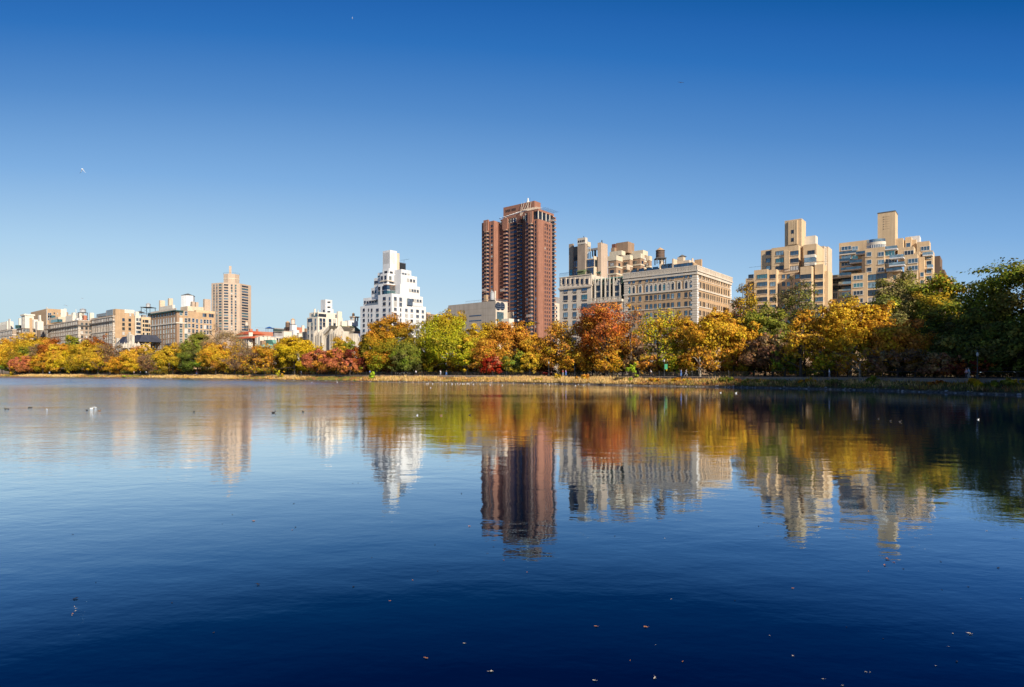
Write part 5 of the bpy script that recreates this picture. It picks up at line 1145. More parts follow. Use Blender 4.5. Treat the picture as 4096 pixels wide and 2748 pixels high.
PAL = {  # linear leaf colours: (top, middle, bottom) lists
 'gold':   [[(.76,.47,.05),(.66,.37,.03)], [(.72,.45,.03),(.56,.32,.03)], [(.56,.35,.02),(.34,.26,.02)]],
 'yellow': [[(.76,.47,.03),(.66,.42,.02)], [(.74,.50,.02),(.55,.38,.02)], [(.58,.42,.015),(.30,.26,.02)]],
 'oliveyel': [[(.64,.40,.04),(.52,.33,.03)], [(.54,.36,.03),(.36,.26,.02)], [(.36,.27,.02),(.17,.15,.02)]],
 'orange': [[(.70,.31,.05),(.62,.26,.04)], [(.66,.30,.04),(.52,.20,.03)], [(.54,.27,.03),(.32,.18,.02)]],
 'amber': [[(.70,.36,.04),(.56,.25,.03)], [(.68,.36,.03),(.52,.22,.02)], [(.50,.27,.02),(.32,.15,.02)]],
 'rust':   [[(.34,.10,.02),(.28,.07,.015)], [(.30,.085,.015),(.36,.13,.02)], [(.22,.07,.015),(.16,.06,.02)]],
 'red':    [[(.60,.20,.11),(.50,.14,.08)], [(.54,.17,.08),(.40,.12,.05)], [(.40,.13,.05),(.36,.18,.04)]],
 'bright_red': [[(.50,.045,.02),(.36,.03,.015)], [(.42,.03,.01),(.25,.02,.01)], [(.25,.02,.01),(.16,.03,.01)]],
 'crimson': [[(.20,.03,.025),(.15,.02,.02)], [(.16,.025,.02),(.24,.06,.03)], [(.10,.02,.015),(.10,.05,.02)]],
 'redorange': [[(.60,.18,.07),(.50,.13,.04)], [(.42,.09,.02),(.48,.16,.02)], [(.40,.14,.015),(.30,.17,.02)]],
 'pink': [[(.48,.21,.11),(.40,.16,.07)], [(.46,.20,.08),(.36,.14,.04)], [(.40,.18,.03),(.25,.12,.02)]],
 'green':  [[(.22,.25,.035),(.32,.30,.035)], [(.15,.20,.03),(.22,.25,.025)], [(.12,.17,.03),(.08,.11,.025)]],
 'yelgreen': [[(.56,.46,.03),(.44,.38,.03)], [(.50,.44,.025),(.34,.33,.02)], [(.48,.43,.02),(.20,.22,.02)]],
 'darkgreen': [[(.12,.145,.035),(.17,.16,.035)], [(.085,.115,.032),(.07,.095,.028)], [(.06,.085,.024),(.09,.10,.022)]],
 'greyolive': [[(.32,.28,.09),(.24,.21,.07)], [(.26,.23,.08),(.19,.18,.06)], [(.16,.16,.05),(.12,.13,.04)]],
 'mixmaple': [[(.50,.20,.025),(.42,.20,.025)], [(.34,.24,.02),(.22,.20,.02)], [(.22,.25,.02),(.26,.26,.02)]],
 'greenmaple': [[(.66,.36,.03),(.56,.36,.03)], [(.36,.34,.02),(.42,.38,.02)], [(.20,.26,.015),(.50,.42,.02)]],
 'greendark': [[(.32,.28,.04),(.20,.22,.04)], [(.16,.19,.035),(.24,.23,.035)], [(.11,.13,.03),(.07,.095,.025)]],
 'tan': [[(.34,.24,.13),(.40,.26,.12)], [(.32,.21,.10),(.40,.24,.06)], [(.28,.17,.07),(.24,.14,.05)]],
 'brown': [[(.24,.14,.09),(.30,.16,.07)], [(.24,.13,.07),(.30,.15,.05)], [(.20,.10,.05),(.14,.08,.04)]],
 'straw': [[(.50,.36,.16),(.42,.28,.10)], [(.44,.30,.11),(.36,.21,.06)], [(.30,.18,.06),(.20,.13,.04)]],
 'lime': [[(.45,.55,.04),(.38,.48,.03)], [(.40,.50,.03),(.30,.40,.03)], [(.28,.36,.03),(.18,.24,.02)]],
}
def quads_mesh(name, C, N, L, Wd, colr, T=None, matn='leaf'):
    n = len(C)
    if T is None:
        T = rng.normal(size=(n, 3)); 
    T = T-(T*N).sum(1)[:, None]*N; T /= np.linalg.norm(T, axis=1)[:, None]+1e-9; B_ = np.cross(N, T)
    V = np.empty((n, 4, 3), np.float32)
    V[:, 0] = C-T*L[:, None]; V[:, 1] = C-B_*Wd[:, None]+T*L[:, None]*0.15; V[:, 2] = C+T*L[:, None]; V[:, 3] = C+B_*Wd[:, None]+T*L[:, None]*0.15
    me = bpy.data.meshes.new(name); me.vertices.add(n*4); me.vertices.foreach_set('co', V.ravel())
    me.loops.add(n*4); me.loops.foreach_set('vertex_index', np.arange(n*4, dtype=np.int32))
    me.polygons.add(n); me.polygons.foreach_set('loop_start', np.arange(0, n*4, 4, dtype=np.int32))
    me.polygons.foreach_set('loop_total', np.full(n, 4, np.int32))
    at = me.attributes.new('tint', 'FLOAT_COLOR', 'FACE'); at.data.foreach_set('color', np.c_[colr, np.ones(n)].astype(np.float32).ravel())
    me.materials.append(MATS[matn]); me.update(calc_edges=True); me.validate(); return me
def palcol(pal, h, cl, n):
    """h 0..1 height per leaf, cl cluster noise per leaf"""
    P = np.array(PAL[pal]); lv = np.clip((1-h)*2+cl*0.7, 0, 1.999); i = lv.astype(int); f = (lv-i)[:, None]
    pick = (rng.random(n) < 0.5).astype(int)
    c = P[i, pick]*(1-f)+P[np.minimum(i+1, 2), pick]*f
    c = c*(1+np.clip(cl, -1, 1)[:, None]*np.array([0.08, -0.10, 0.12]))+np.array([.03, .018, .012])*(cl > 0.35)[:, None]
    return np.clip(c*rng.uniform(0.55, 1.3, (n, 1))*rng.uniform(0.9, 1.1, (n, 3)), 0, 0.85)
BLEND = {'gold': 'amber', 'yellow': 'oliveyel', 'oliveyel': 'gold', 'orange': 'gold', 'amber': 'oliveyel', 'rust': 'orange', 'red': 'orange', 'redorange': 'orange', 'pink': 'amber', 'green': 'oliveyel', 'yelgreen': 'gold', 'darkgreen': 'greendark', 'greyolive': 'greendark', 'mixmaple': 'amber', 'greenmaple': 'yelgreen', 'greendark': 'green', 'brown': 'tan', 'crimson': 'rust', 'bright_red': 'red'}
def make_crown(name, parent, zb, zt, rx, pal, D, dens=1.0, bare=0.0, ncl=None, flat=1.0, shape='round'):
    ry = rx*0.85; hz = (zt-zb)/2; zc = (zt+zb)/2
    leaf = max(0.24, D/F*4*0.50); dens = dens**1.7 if dens < 1 else dens            # half length
    rc0 = min(rx, hz)
    n_cl = ncl or int(np.clip(44+rx*5.5, 44, 120))
    u = rng.normal(size=(n_cl*3, 3)); u /= (np.abs(u)**2.7).sum(1)[:, None]**(1/2.7)
    if True:
        q_ = np.linalg.norm(u, axis=1); u /= np.maximum(1, q_/1.12)[:, None]
    u = u[u[:, 2] > -0.82][:n_cl]; n_cl = len(u)
    rad = rng.uniform(0.35, 1.0, n_cl)**0.55
    rc = rc0*rng.uniform(0.18, 0.33, n_cl)
    tiny = rng.random(n_cl) < 0.22; rc[tiny] *= rng.uniform(0.4, 0.65, tiny.sum()); rad[tiny] = rng.uniform(0.9, 1.06, tiny.sum())
    ext = np.c_[np.maximum(rx-rc, 0.2), np.maximum(ry-rc, 0.2), np.maximum(hz-rc*0.8, 0.2)]
    cc = u*rad[:, None]*ext*rng.uniform(0.88, 1.06, (n_cl, 1))
    if shape == 'cone': cc[:, :2] *= (1-0.55*np.clip(cc[:, 2:3]/hz, -1, 1))*0.85
    if shape == 'vase': cc[:, :2] *= (0.78+0.25*np.clip(cc[:, 2:3]/hz, -1, 1))
    cc[:, 2] += zc
    area = 4*pi*rc**2; A = area.sum()
    n = int(np.clip(A/(leaf*leaf*2.0)*1.28*dens, 700, 32000))
    ci = rng.choice(n_cl, n, p=area/A)
    d = rng.normal(size=(n, 3)); d /= np.linalg.norm(d, axis=1)[:, None]
    r = rc[ci]*rng.uniform(0.55, 1.12, n)
    C = cc[ci]+d*r[:, None]*np.array([1, 1, 0.72*flat])
    C[:, 2] = np.maximum(C[:, 2], zb-1)
    lo, hi = np.percentile(C[:, 2], 0.5), np.percentile(C[:, 2], 99.7); kz = (zt-zb)/max(hi-lo, 0.1)
    kx, ky = rx/max(np.percentile(np.abs(C[:, 0]), 98.5), .1), ry/max(np.percentile(np.abs(C[:, 1]), 98.5), .1)
    for Q in (C, cc): Q[:, 2] = zb+(Q[:, 2]-lo)*kz; Q[:, 0] *= kx; Q[:, 1] *= ky
    a1, a2, a3, a4 = rng.uniform(0, 2*pi, 4)          # lopsided, lobed outline instead of a ball
    for Q in (C, cc):
        ph = np.arctan2(Q[:, 1], Q[:, 0]); hh = (Q[:, 2]-zb)/(zt-zb)
        g = (1+0.13*np.sin(2*ph+a1)+0.10*np.sin(3*ph+a2))*(1+0.15*np.sin(hh*6.5+a3+0.8*np.cos(ph)))
        Q[:, 0] *= g; Q[:, 1] *= g; Q[:, 2] += (zt-zb)*0.05*np.sin(ph*2+a4)*np.clip(hh*1.5-0.3, 0, 1)*np.where(hh > 0.85, -np.abs(np.sin(ph+a1)), 1)
    out = (cc[ci]-np.array([0, 0, zc]))/np.array([rx, ry, hz])
    N = d*1.1+out*0.35+rng.normal(size=(n, 3))*0.42+np.array([0, 0, 0.2]); N /= np.linalg.norm(N, axis=1)[:, None]
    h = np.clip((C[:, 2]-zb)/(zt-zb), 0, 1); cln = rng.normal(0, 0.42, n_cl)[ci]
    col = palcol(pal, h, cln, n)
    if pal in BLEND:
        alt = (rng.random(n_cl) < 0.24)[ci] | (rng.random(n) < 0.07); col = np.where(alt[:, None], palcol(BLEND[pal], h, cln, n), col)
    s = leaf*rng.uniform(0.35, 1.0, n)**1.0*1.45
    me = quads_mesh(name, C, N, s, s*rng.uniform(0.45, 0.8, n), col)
    o = link(name, me, parent)
    if bare:
        n2 = int(1800*bare); ci = rng.choice(n_cl, n2); d = rng.normal(size=(n2, 3)); d[:, 2] = np.abs(d[:, 2])*0.9+0.2; d /= np.linalg.norm(d, axis=1)[:, None]
        d = d*0.7+out[rng.choice(n, n2)]*0.3
        C2 = cc[ci]+d*rc[ci][:, None]*rng.uniform(0.2, 1.15, (n2, 1)); L = rng.uniform(0.5, 1.2, n2)*max(0.6, D/300)
        N2 = rng.normal(size=(n2, 3)); N2 /= np.linalg.norm(N2, axis=1)[:, None]
        cb = np.array([(.20,.14,.10)])*rng.uniform(0.6, 1.5, (n2, 1))
        link('twigs', quads_mesh('twigs', C2, N2, L, np.full(n2, max(0.022, D*0.00011)), cb, T=d), parent)
    return cc, rc, zc
def make_trunk(parent, h, rx, cc, D, bark='bark_dark', lean=0.0, forks=9, thick=1.0, fork_h=0.34):
    m = MB(); r0 = max(0.24, h*0.020)*thick; P = [mathutils.Vector((0, 0, -0.6))]; n = 6
    for k in range(1, n+1):
        t = k/n; P.append(mathutils.Vector((lean*h*t+random.uniform(-.12, .12)*t*2, random.uniform(-.2, .2)*t, h*0.72*t)))
    for k in range(n): m.tube(P[k], P[k+1], r0*(1-0.8*k/n)*(1.25 if k == 0 else 1), r0*(1-0.8*(k+1)/n), bark, 7)
    idx = sorted(range(len(cc)), key=lambda i: cc[i][2])
    pick = idx[::max(1, len(idx)//forks)]
    for i in pick:
        c = mathutils.Vector(cc[i]); zz = np.clip(c.z*0.55, h*fork_h*0.6, h*0.66); t = zz/(h*0.72)*n; a = P[min(n, int(t))].lerp(P[min(n, int(t)+1)], t-int(t))
        mid = a.lerp(c, 0.5)+mathutils.Vector((random.uniform(-.5, .5), random.uniform(-.5, .5), random.uniform(0.1, 0.9)))
        r = r0*0.42; m.tube(a, mid, r, r*0.65, bark, 5); m.tube(mid, c, r*0.65, r*0.25, bark, 5)
        for _ in range(2):
            e = c+mathutils.Vector((random.uniform(-1, 1), random.uniform(-1, 1), random.uniform(-.2, 1)))*rx*0.22; m.tube(mid.lerp(c, 0.6), e, r*0.35, r*0.12, bark, 4)
    m.build('trunk', parent)
def ground_z(off): return float(np.interp(off, [p[0] for p in PROF], [p[1] for p in PROF]))
TG = 'lakeside trees along the far shore'
def tree(px, yt, w_, off, pal, label, dens=1.0, bare=0.0, yb=None, bark='bark_dark', shape='round', thick=1.0, lean=0.0, name='tree', D=None, flat=1.0, forks=9, ncl=None):
    D = D or shore_dist(px)+off; gz = ground_z(off); h = Z(yt, D)-gz
    t = empty(name, (X(px, D), D, gz)); tag(t, label, 'tree', TG)
    rx = w_*1.13/2/F*D; zb = (Z(yb, D)-gz) if yb else h*0.14
    cc, rc, zc = make_crown('crown', t, zb, h, rx, pal, D, dens, bare, shape=shape, flat=flat, ncl=ncl)
    make_trunk(t, h, rx, cc, D, bark, lean, forks, thick); return t
TREES = [
 (40,1357,122,24,'gold','golden yellow round-crowned tree at the photo\'s left edge'),
 (8,1405,60,14,'green','low green-and-yellow tree at the very left edge, under the golden one'),
 (130,1333,110,34,'oliveyel','olive-yellow tree standing in front of the brown block with bare chimney slab'),
 (108,1385,60,20,'green','small dark green tree below the olive-yellow crown near the left edge'),
 (78,1428,66,12,'red','left one of two low dusty red trees near the left edge'),
 (117,1424,56,12,'red','right one of two low dusty red trees near the left edge'),
 (152,1378,52,24,'tan','nearly bare tan tree left of the rust-red conical tree',0.4,1.0),
 (203,1354,84,30,'rust','rust-red cone-shaped tree in front of the dark-corniced brown block',1.1,0,None,'bark_dark','cone'),
 (172,1412,60,14,'amber','low orange-brown tree at the foot of the rust-red one'),
 (240,1378,96,20,'gold','yellow-gold tree directly right of the rust-red tree'),
 (287,1343,60,36,'green','small round green-yellow treetop rising before the pale corner of a brown block'),
 (280,1400,84,12,'yellow','bright yellow low-branched tree between the olive-yellow ones'),
 (350,1366,120,24,'oliveyel','large olive-gold spreading tree, third from the chateau'),
 (392,1392,80,14,'oliveyel','olive-gold tree overlapping the right of the large spreading one'),
 (386,1345,90,38,'rust','rust-brown thin crown behind, before the block with arched windows',0.7,0.5),
 (440,1378,92,24,'brown','brown half-bare tree left of the gothic mansion',0.45,1.0),
 (478,1424,76,12,'amber','low orange tree in front of the gothic mansion'),
 (530,1401,76,16,'gold','golden tree below the gothic mansion\'s right end'),
 (553,1385,70,28,'orange','thin orange treetop right under the gothic mansion',0.5,0.6),
 (590,1372,50,26,'oliveyel','small olive-orange crown at the big brown block\'s left corner'),
 (596,1412,76,12,'brown','reddish-brown half-bare low tree before the big brown block\'s left corner',0.5,1.0),
 (655,1410,36,18,'yellow','small pale yellow tree at the left of the dense green-yellow one'),
 (692,1378,104,16,'oliveyel','dense olive and yellow round tree in front of the big tan block'),
 (738,1368,66,34,'tan','thin tan crown behind, under the big tan block\'s side wall',0.5,0.8),
 (790,1335,98,24,'greendark','tall dense dark green tree below the octagonal tower\'s left side'),
 (748,1400,50,18,'darkgreen','very dark evergreen tree between the green-yellow and tall dark green trees'),
 (863,1376,104,13,'gold','orange-gold tree below the octagonal tower'),
 (905,1315,160,32,'tan','wide bare pale-brown tree spreading under the octagonal tower',0.35,1.8),
 (940,1372,90,24,'amber','thin orange-tan tree in front of the red-roofed mansion',0.35,1.0),
 (975,1392,110,14,'brown','purplish-brown nearly bare tree in front of the green-roofed mansion',0.35,1.5),
 (1035,1385,70,22,'brown','bare brown tree below the salmon-red brick building',0.4,1.0),
 (1085,1376,110,20,'amber','amber and olive tree left of the largest yellow one in this stretch',0.8,0.3),
 (1060,1432,80,12,'amber','low brown-orange tree below the green copper roofs',0.6,0.5),
 (1178,1346,138,20,'yellow','big yellow and olive tree in front of the long white mansion'),
 (1150,1380,80,30,'oliveyel','olive tree tucked behind the big yellow tree\'s left side'),
 (1280,1378,36,30,'yellow','small vivid yellow treetop at the foot of the church'),
 (1268,1402,100,14,'red','salmon-red spreading tree, left of two before the church'),
 (1345,1396,100,14,'red','salmon-red spreading tree, right of two before the church'),
 (1360,1350,86,32,'oliveyel','yellow-green tree between the church and the white stepped tower'),
 (1402,1362,60,34,'green','dark green-yellow crown just left of the dark crimson tree'),
 (1432,1390,100,16,'crimson','dark crimson tree at the left foot of the white stepped tower',0.9,0.3),
 (1400,1432,70,11,'red','low bright salmon-red tree in front of the dark crimson one'),
 (1500,1296,130,22,'mixmaple','left lobe of the orange-topped green maple before the white stepped tower'),
 (1570,1267,150,26,'mixmaple','large maple, orange on top and green below, before the white stepped tower'),
 (1665,1294,80,40,'greyolive','pale sparse grey-green tree at the white stepped tower\'s right foot',0.5,0.8),
 (1625,1362,100,16,'greendark','low dark green tree between the two big maples'),
 (1682,1345,66,22,'yelgreen','lemon-green tree between the two big maples'),
 (1795,1238,190,22,'greenmaple','big bright green maple with orange top, left of the grey museum',1.15),
 (1870,1340,90,16,'yelgreen','yellow low-branched tree joined to the big green maple\'s right side'),
 (1908,1296,96,36,'yellow','soft yellow crown in front of the grey museum\'s left half'),
 (1965,1283,90,42,'oliveyel','olive-yellow treetop in front of the grey museum\'s corner',0.8,0.2),
 (2035,1288,190,22,'orange','broad orange sycamore in front of the museum and red tower',0.88,0.3,None,'bark_grey'),
 (1940,1372,90,16,'orange','small orange-brown tree left of the bright red bush-like tree',0.7,0.5),
 (1972,1424,84,11,'bright_red','bright scarlet low tree near the path below the museum'),
 (2062,1400,90,14,'green','low green tree under the broad orange sycamore',0.9),
 (2142,1335,96,20,'amber','amber-orange tree below the red tower\'s right wing'),
 (2118,1408,70,13,'oliveyel','low olive-gold tree right of the green undergrowth below the red tower'),
 (2248,1286,150,22,'orange','sparse orange sycamore with pale limbs between the red tower and limestone block',0.6,1.0,None,'bark_grey'),
 (2300,1395,110,14,'amber','low orange-amber tree below the limestone block\'s left end',0.8,0.3),
 (2415,1215,190,22,'redorange','large red-orange oak in front of the limestone block\'s dark centre',0.66,1.0),
 (2345,1265,110,26,'red','brick-red crown forming the left shoulder of the red-orange oak',0.7,0.6),
 (2430,1390,90,12,'amber','low amber tree directly below the red-orange oak',0.8,0.3),
 (2470,1410,60,24,'green','bright green low tree right of the oak\'s dark trunk'),
 (2522,1215,100,28,'pink','thin pinkish-orange tree at the joint of limestone and brown blocks',0.45,1.0,None,'bark_grey'),
 (2550,1385,90,20,'tan','bare tan tree low in front of the balustraded block\'s left part',0.3,1.2),
 (2632,1235,132,18,'yelgreen','tall airy yellow-green locust before the balustraded brown block',0.5,0.5,1420),
 (2600,1418,90,14,'orange','low orange tree behind the locust\'s trunk',0.8,0.3),
 (2705,1242,70,34,'oliveyel','small olive-green treetop left of the orange sycamore',0.8,0.2),
 (2738,1272,120,20,'amber','orange-brown sycamore, left neighbour of the big golden one',0.8,0.6),
 (2700,1388,90,13,'yelgreen','yellow-green low tree left of the golden sycamore\'s foot',0.7,0.4),
 (2858,1238,205,18,'gold','big golden sycamore with pale limbs in front of the balustraded block\'s bright corner',0.88,0.6,1440,'bark_pale'),
 (2800,1380,130,13,'amber','orange-tan lower crown beneath the big golden sycamore',0.75,0.5,None,'bark_pale'),
 (2935,1203,66,40,'greyolive','thin green-grey treetop beside the balustraded block\'s right end',0.6,0.8),
 (2990,1278,118,20,'gold','golden tree right of the big golden sycamore, before the wedge of low buildings'),
 (2982,1134,90,40,'oliveyel','tall thin orange-green tree poking above the golden trees',0.5,1.0,1300,'bark_grey'),
 (3060,1228,170,26,'greendark','dark green tree in front of the fluted buff block\'s lower left',0.9),
 (3090,1330,180,14,'brown','shaded red-brown low tree beneath the dark green one',0.9,0.6),
 (3195,1118,150,42,'greyolive','tall sparse orange-and-green double crown before the fluted buff block',0.45,1.2,1330,'bark_grey'),
 (3218,1240,124,18,'gold','golden tree on a tall straight dark trunk near the waterside',0.8,0.3,1420),
 (3140,1395,100,12,'green','green undergrowth tree left of the tall straight dark trunk',0.7,0.3),
 (3300,1400,90,13,'yelgreen','bright yellow-green low tree right of the tall straight dark trunk',0.6,0.4),
 (3400,1200,230,22,'gold','huge golden sycamore with white limbs, left half, before the rightmost buff blocks',0.88,0.8,1430,'bark_pale'),
 (3510,1222,190,24,'gold','huge golden sycamore\'s right neighbour under the rightmost buff block',1.0,0.4,1430,'bark_pale'),
 (3395,1178,74,44,'greendark','small dark orange-green treetop above the huge golden sycamore',0.7,0.5),
 (3620,1290,190,16,'orange','copper-orange tree right of the huge golden sycamore',0.95,0.5),
 (3440,1385,170,12,'amber','shaded orange lower tree beneath the huge golden sycamore',0.6,0.7,None,'bark_pale'),
 (3590,1400,240,12,'brown','shaded dark brown low tree beneath the copper-orange one',0.9,0.5),
 (3610,1095,240,46,'greyolive','broad grey-olive treetop in front of the rightmost buff block',0.9,0.4),
 (3600,1180,200,38,'greyolive','grey-olive tree filling below the broad olive treetop',0.9,0.4),
 (3760,1105,190,40,'green','tall green tree at the right end of the skyline'),
 (3830,1210,180,30,'greendark','dark green tree filling the gap left of the largest dark tree'),
 (3740,1240,170,28,'darkgreen','very dark tree behind the copper-orange one',0.9,0.4),
 (3850,1330,190,14,'darkgreen','dark shaded low tree left of the largest dark tree'),
 (3770,1410,120,10,'brown','brown-green shaded bushy tree near the right bank'),
 (4085,1045,310,26,'greendark','largest dark green tree, cut by the right edge',1.15),
 (3950,1200,230,20,'darkgreen','dark green layered tree in front of the largest dark tree'),
 (4070,1290,230,14,'darkgreen','lower dark green tree at the right edge'),
 (3860,1440,170,11,'crimson','nearly black-crimson low tree behind the strolling pair at right'),

 (1745,1352,80,30,'yelgreen','yellow-green crown behind the big green maple\'s left shoulder',0.8),
 (2090,1340,110,32,'amber','amber crown between the broad orange sycamore and the red tower\'s foot',0.8,0.3),
 (2190,1372,90,26,'orange','orange crown behind the lamp left of the pair in purple',0.8,0.3),
 (2790,1300,120,32,'gold','golden crown behind the big golden sycamore\'s left side',0.9,0.2),
 (2935,1345,100,16,'amber','amber lower crown right of the big golden sycamore\'s trunk',0.9,0.2),
 (3015,1375,120,22,'darkgreen','very dark low tree beneath the golden tree by the wedge of low buildings',1.0),
 (3140,1300,120,34,'greendark','dark green crown left of the golden tree on the tall dark trunk',0.9),
 (3310,1262,130,34,'gold','golden crown between the tall dark trunk and the huge golden sycamore',0.9,0.2),
 (3560,1300,170,28,'amber','amber crown behind the copper-orange tree',1.0,0.2),
 (3690,1330,170,24,'greendark','dark green crown right of the copper-orange tree',1.0),
 (3950,1330,200,26,'greendark','dark green tree behind the strolling pair at right',1.0),
 (2490,1330,120,30,'orange','orange crown behind the trunk of the thin pinkish tree',0.7,0.5),
 (1010,1420,70,16,'amber','thin amber low tree below the octagonal tower\'s small water tank',0.6,0.6),
 (1470,1412,80,24,'amber','low amber tree beneath the left lobe of the orange-topped maple',0.9),
 (1575,1400,110,26,'rust','shaded rusty tree beneath the large orange-topped maple',0.9,0.3),
 (1700,1408,100,26,'oliveyel','low olive tree beneath the lemon-green one',0.9),
 (1300,1422,90,24,'amber','low amber tree under the salmon-red spreading pair',0.9),
 (1850,1418,100,24,'amber','low amber tree right of the big green maple\'s trunk',0.9),
 (1785,1425,90,34,'amber','low amber tree right behind the big green maple\'s trunk',1.0),
 (1740,1420,80,40,'brown','low brown tree behind the group in white and blue',1.0),
 (2370,1395,90,26,'amber','amber tree behind the oak\'s trunk, low on the left',0.8,0.3),
]
for T in TREES:
    px, yt, w_, off, pal, lab, *r = T
    d_, ba, yb, bk, sh = (list(r)+[1.0, 0.0, None, 'bark_dark', 'round'][len(r):])[:5]
    tree(px, yt, w_, off, pal, lab, d_, ba, yb, bk, sh)
# straight dark trunks that stand clear of their crowns
for px, yt, off, pal, lab in ((2427, 1290, 12, 'redorange', 'dark straight-trunked oak standing closest to the water, orange-red crown'), (3204, 1330, 9.6, 'gold', 'slim golden tree on the bank edge with a tall black trunk')):
    tree(px, yt, 110, off, pal, lab, 0.5, 0.3, yt+110, thick=1.5)
# trees on the right bank outside the frame; they shade the right part of the shore
for k, (x, y, h, r) in enumerate(((92, 76, 27, 9), (79, 66, 33, 9), (104, 92, 28, 10), (78, 46, 30, 9), (84, 73, 33, 9), (110, 66, 30, 10), (86, 81, 31, 9), (96, 58, 31, 9))):
    t = empty('tree', (x, y, 2.0)); tag(t, 'tall dark tree outside the frame, beyond the right edge of the bank', 'tree', 'trees outside the frame')
    cc, rc, zc = make_crown('crown', t, h*0.12, h, r, 'darkgreen', 240, 1.2, 0); make_trunk(t, h, r, cc, 120)

# understory bushes in the shade behind the path
def bush(px, off, h, w_m, pal, name='bush', label=None, group=None, D=None, dens=1.0, gz=None, ncl=12):
    D = D or shore_dist(px)+off; gz = ground_z(off) if gz is None else gz
    t = empty(name, (X(px, D), D, gz)); tag(t, label, 'bush', group)
    cc, rc, zc = make_crown('foliage', t, 0.0, h, w_m/2, pal, D, dens, 0, ncl=ncl, flat=1.2)
    m = MB()
    for i in range(0, len(cc), 3): m.tube((0, 0, -0.3), tuple(cc[i]), 0.06, 0.03, 'bark_dark', 4)
    m.build('stem', t); return t
def along(px_lo, px_hi, n, off_lo, off_hi):
    """random points on land along the shore"""
    i0, i1 = shore_at(px_lo), shore_at(px_hi); t = rng.uniform(min(i0, i1), max(i0, i1), n); i = t.astype(int); f = (t-i)[:, None]; j = np.minimum(i+1, NS-1)
    p = shore[i]*(1-f)+shore[j]*f; nn = nrm[i]*(1-f)+nrm[j]*f; off = rng.uniform(off_lo, off_hi, n); q = p+nn*off[:, None]; return q, off
def undergrowth():
    C = []; N = []; K = []
    P, off = along(-60, 4150, 1150, 15.5, 36)
    for k, (p, o) in enumerate(zip(P, off)):
        D = p[1]; h = rng.uniform(1.5, 3.4)+max(0, o-20)*0.10; r = rng.uniform(1.6, 3.4); n = int(np.clip(5200*r*h/D, 60, 420))
        d = rng.normal(size=(n, 3)); d /= np.linalg.norm(d, axis=1)[:, None]; c = d*np.array([r, r*0.8, h*0.5])*rng.uniform(0.5, 1.1, (n, 1))+np.array([p[0], p[1], 2.0+h*0.5])
        c[:, 2] = np.maximum(c[:, 2], 1.9); C.append(c); nn = d+rng.normal(size=(n, 3))*0.6; N.append(nn/np.linalg.norm(nn, axis=1)[:, None])
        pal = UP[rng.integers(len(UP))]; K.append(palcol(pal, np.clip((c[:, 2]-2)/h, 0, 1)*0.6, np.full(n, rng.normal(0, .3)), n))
    C = np.vstack(C); N = np.vstack(N); K = np.vstack(K); L = np.maximum(0.16, C[:, 1]/F*4*0.55)*rng.uniform(0.6, 1.3, len(C))
    o = link('undergrowth', quads_mesh('undergrowth', C, N, L, L*0.65, K)); o['kind'] = 'stuff'; o['label'] = 'dark tangled undergrowth beneath and behind the trees'; o['category'] = 'undergrowth'
UP = ['darkgreen', 'brown', 'darkgreen', 'greendark', 'oliveyel', 'rust', 'darkgreen', 'greendark', 'amber', 'crimson']
undergrowth()
# bushes that stand out on the bank
BB_ = [(2532,1455,40,'lime','lime-green leafy bush leaning over the water\'s edge below the balustraded block',3.5),
 (1125,1482,34,'yelgreen','bright green-yellow bush on the reedy bank below the big yellow tree',4.5),
 (50,1468,24,'oliveyel','olive bush above the reeds at far left',6),
 (1489,1487,22,'lime','fresh green bush on the bank below the white stepped tower',4),
 (2230,1495,30,'yellow','yellow bush on the bank below the sparse orange sycamore',5),
 (2160,1515,34,'yelgreen','low yellow-green bush at the waterline below the red tower',2.5),
 (2730,1512,70,'amber','orange bush on the bank below the orange-brown sycamore',4),
 (510,1502,40,'lime','short green patch of bush by the water below the golden tree',3),
 (3240,1512,60,'amber','brown-orange bush on the shaded bank beside the tall dark trunk',4),
 (3915,1535,26,'yellow','small bright yellow bush on the dark right bank',4),
 (4010,1512,90,'green','wide green-yellow bush on the bank near the right edge',4.5),
 (4070,1520,70,'oliveyel','olive bush at the right edge, next to the wide green one',4.5),
 (3890,1515,60,'oliveyel','feathery olive bush left of the small yellow one',5),
 (3750,1525,60,'rust','brown-orange bush on the shaded bank below the copper tree',4),
 (3490,1505,50,'greendark','dark green bush on the shaded bank under the golden sycamore',5),
 (3330,1520,60,'greyolive','greyish bush on the shaded bank right of the tall dark trunk',4.5),
 (2910,1508,60,'greendark','dark green-yellow bush on the bank below the big golden sycamore',4),
 (3010,1515,70,'greyolive','mottled green bush right of the dark green-yellow one on the bank',4),
 (2850,1520,40,'straw','pale straw-coloured clump by the water below the golden sycamore',2.5),
 (2190,1490,40,'bright_red','low crimson hedge bush beside the path under the sparse orange sycamore',13),
 (2330,1497,60,'orange','orange bush on the bank below the limestone block',4),
 (2620,1515,60,'orange','pinkish-orange low bush right of the lime-green one',4)]
for px, yt, wp, pal, lab, off in BB_:
    D = shore_dist(px)+off; gz = ground_z(off); bush(px, off, max(0.8, Z(yt, D)-gz), wp/F*D, pal, 'shrub', lab, 'shrubs on the bank', dens=1.6, ncl=16)

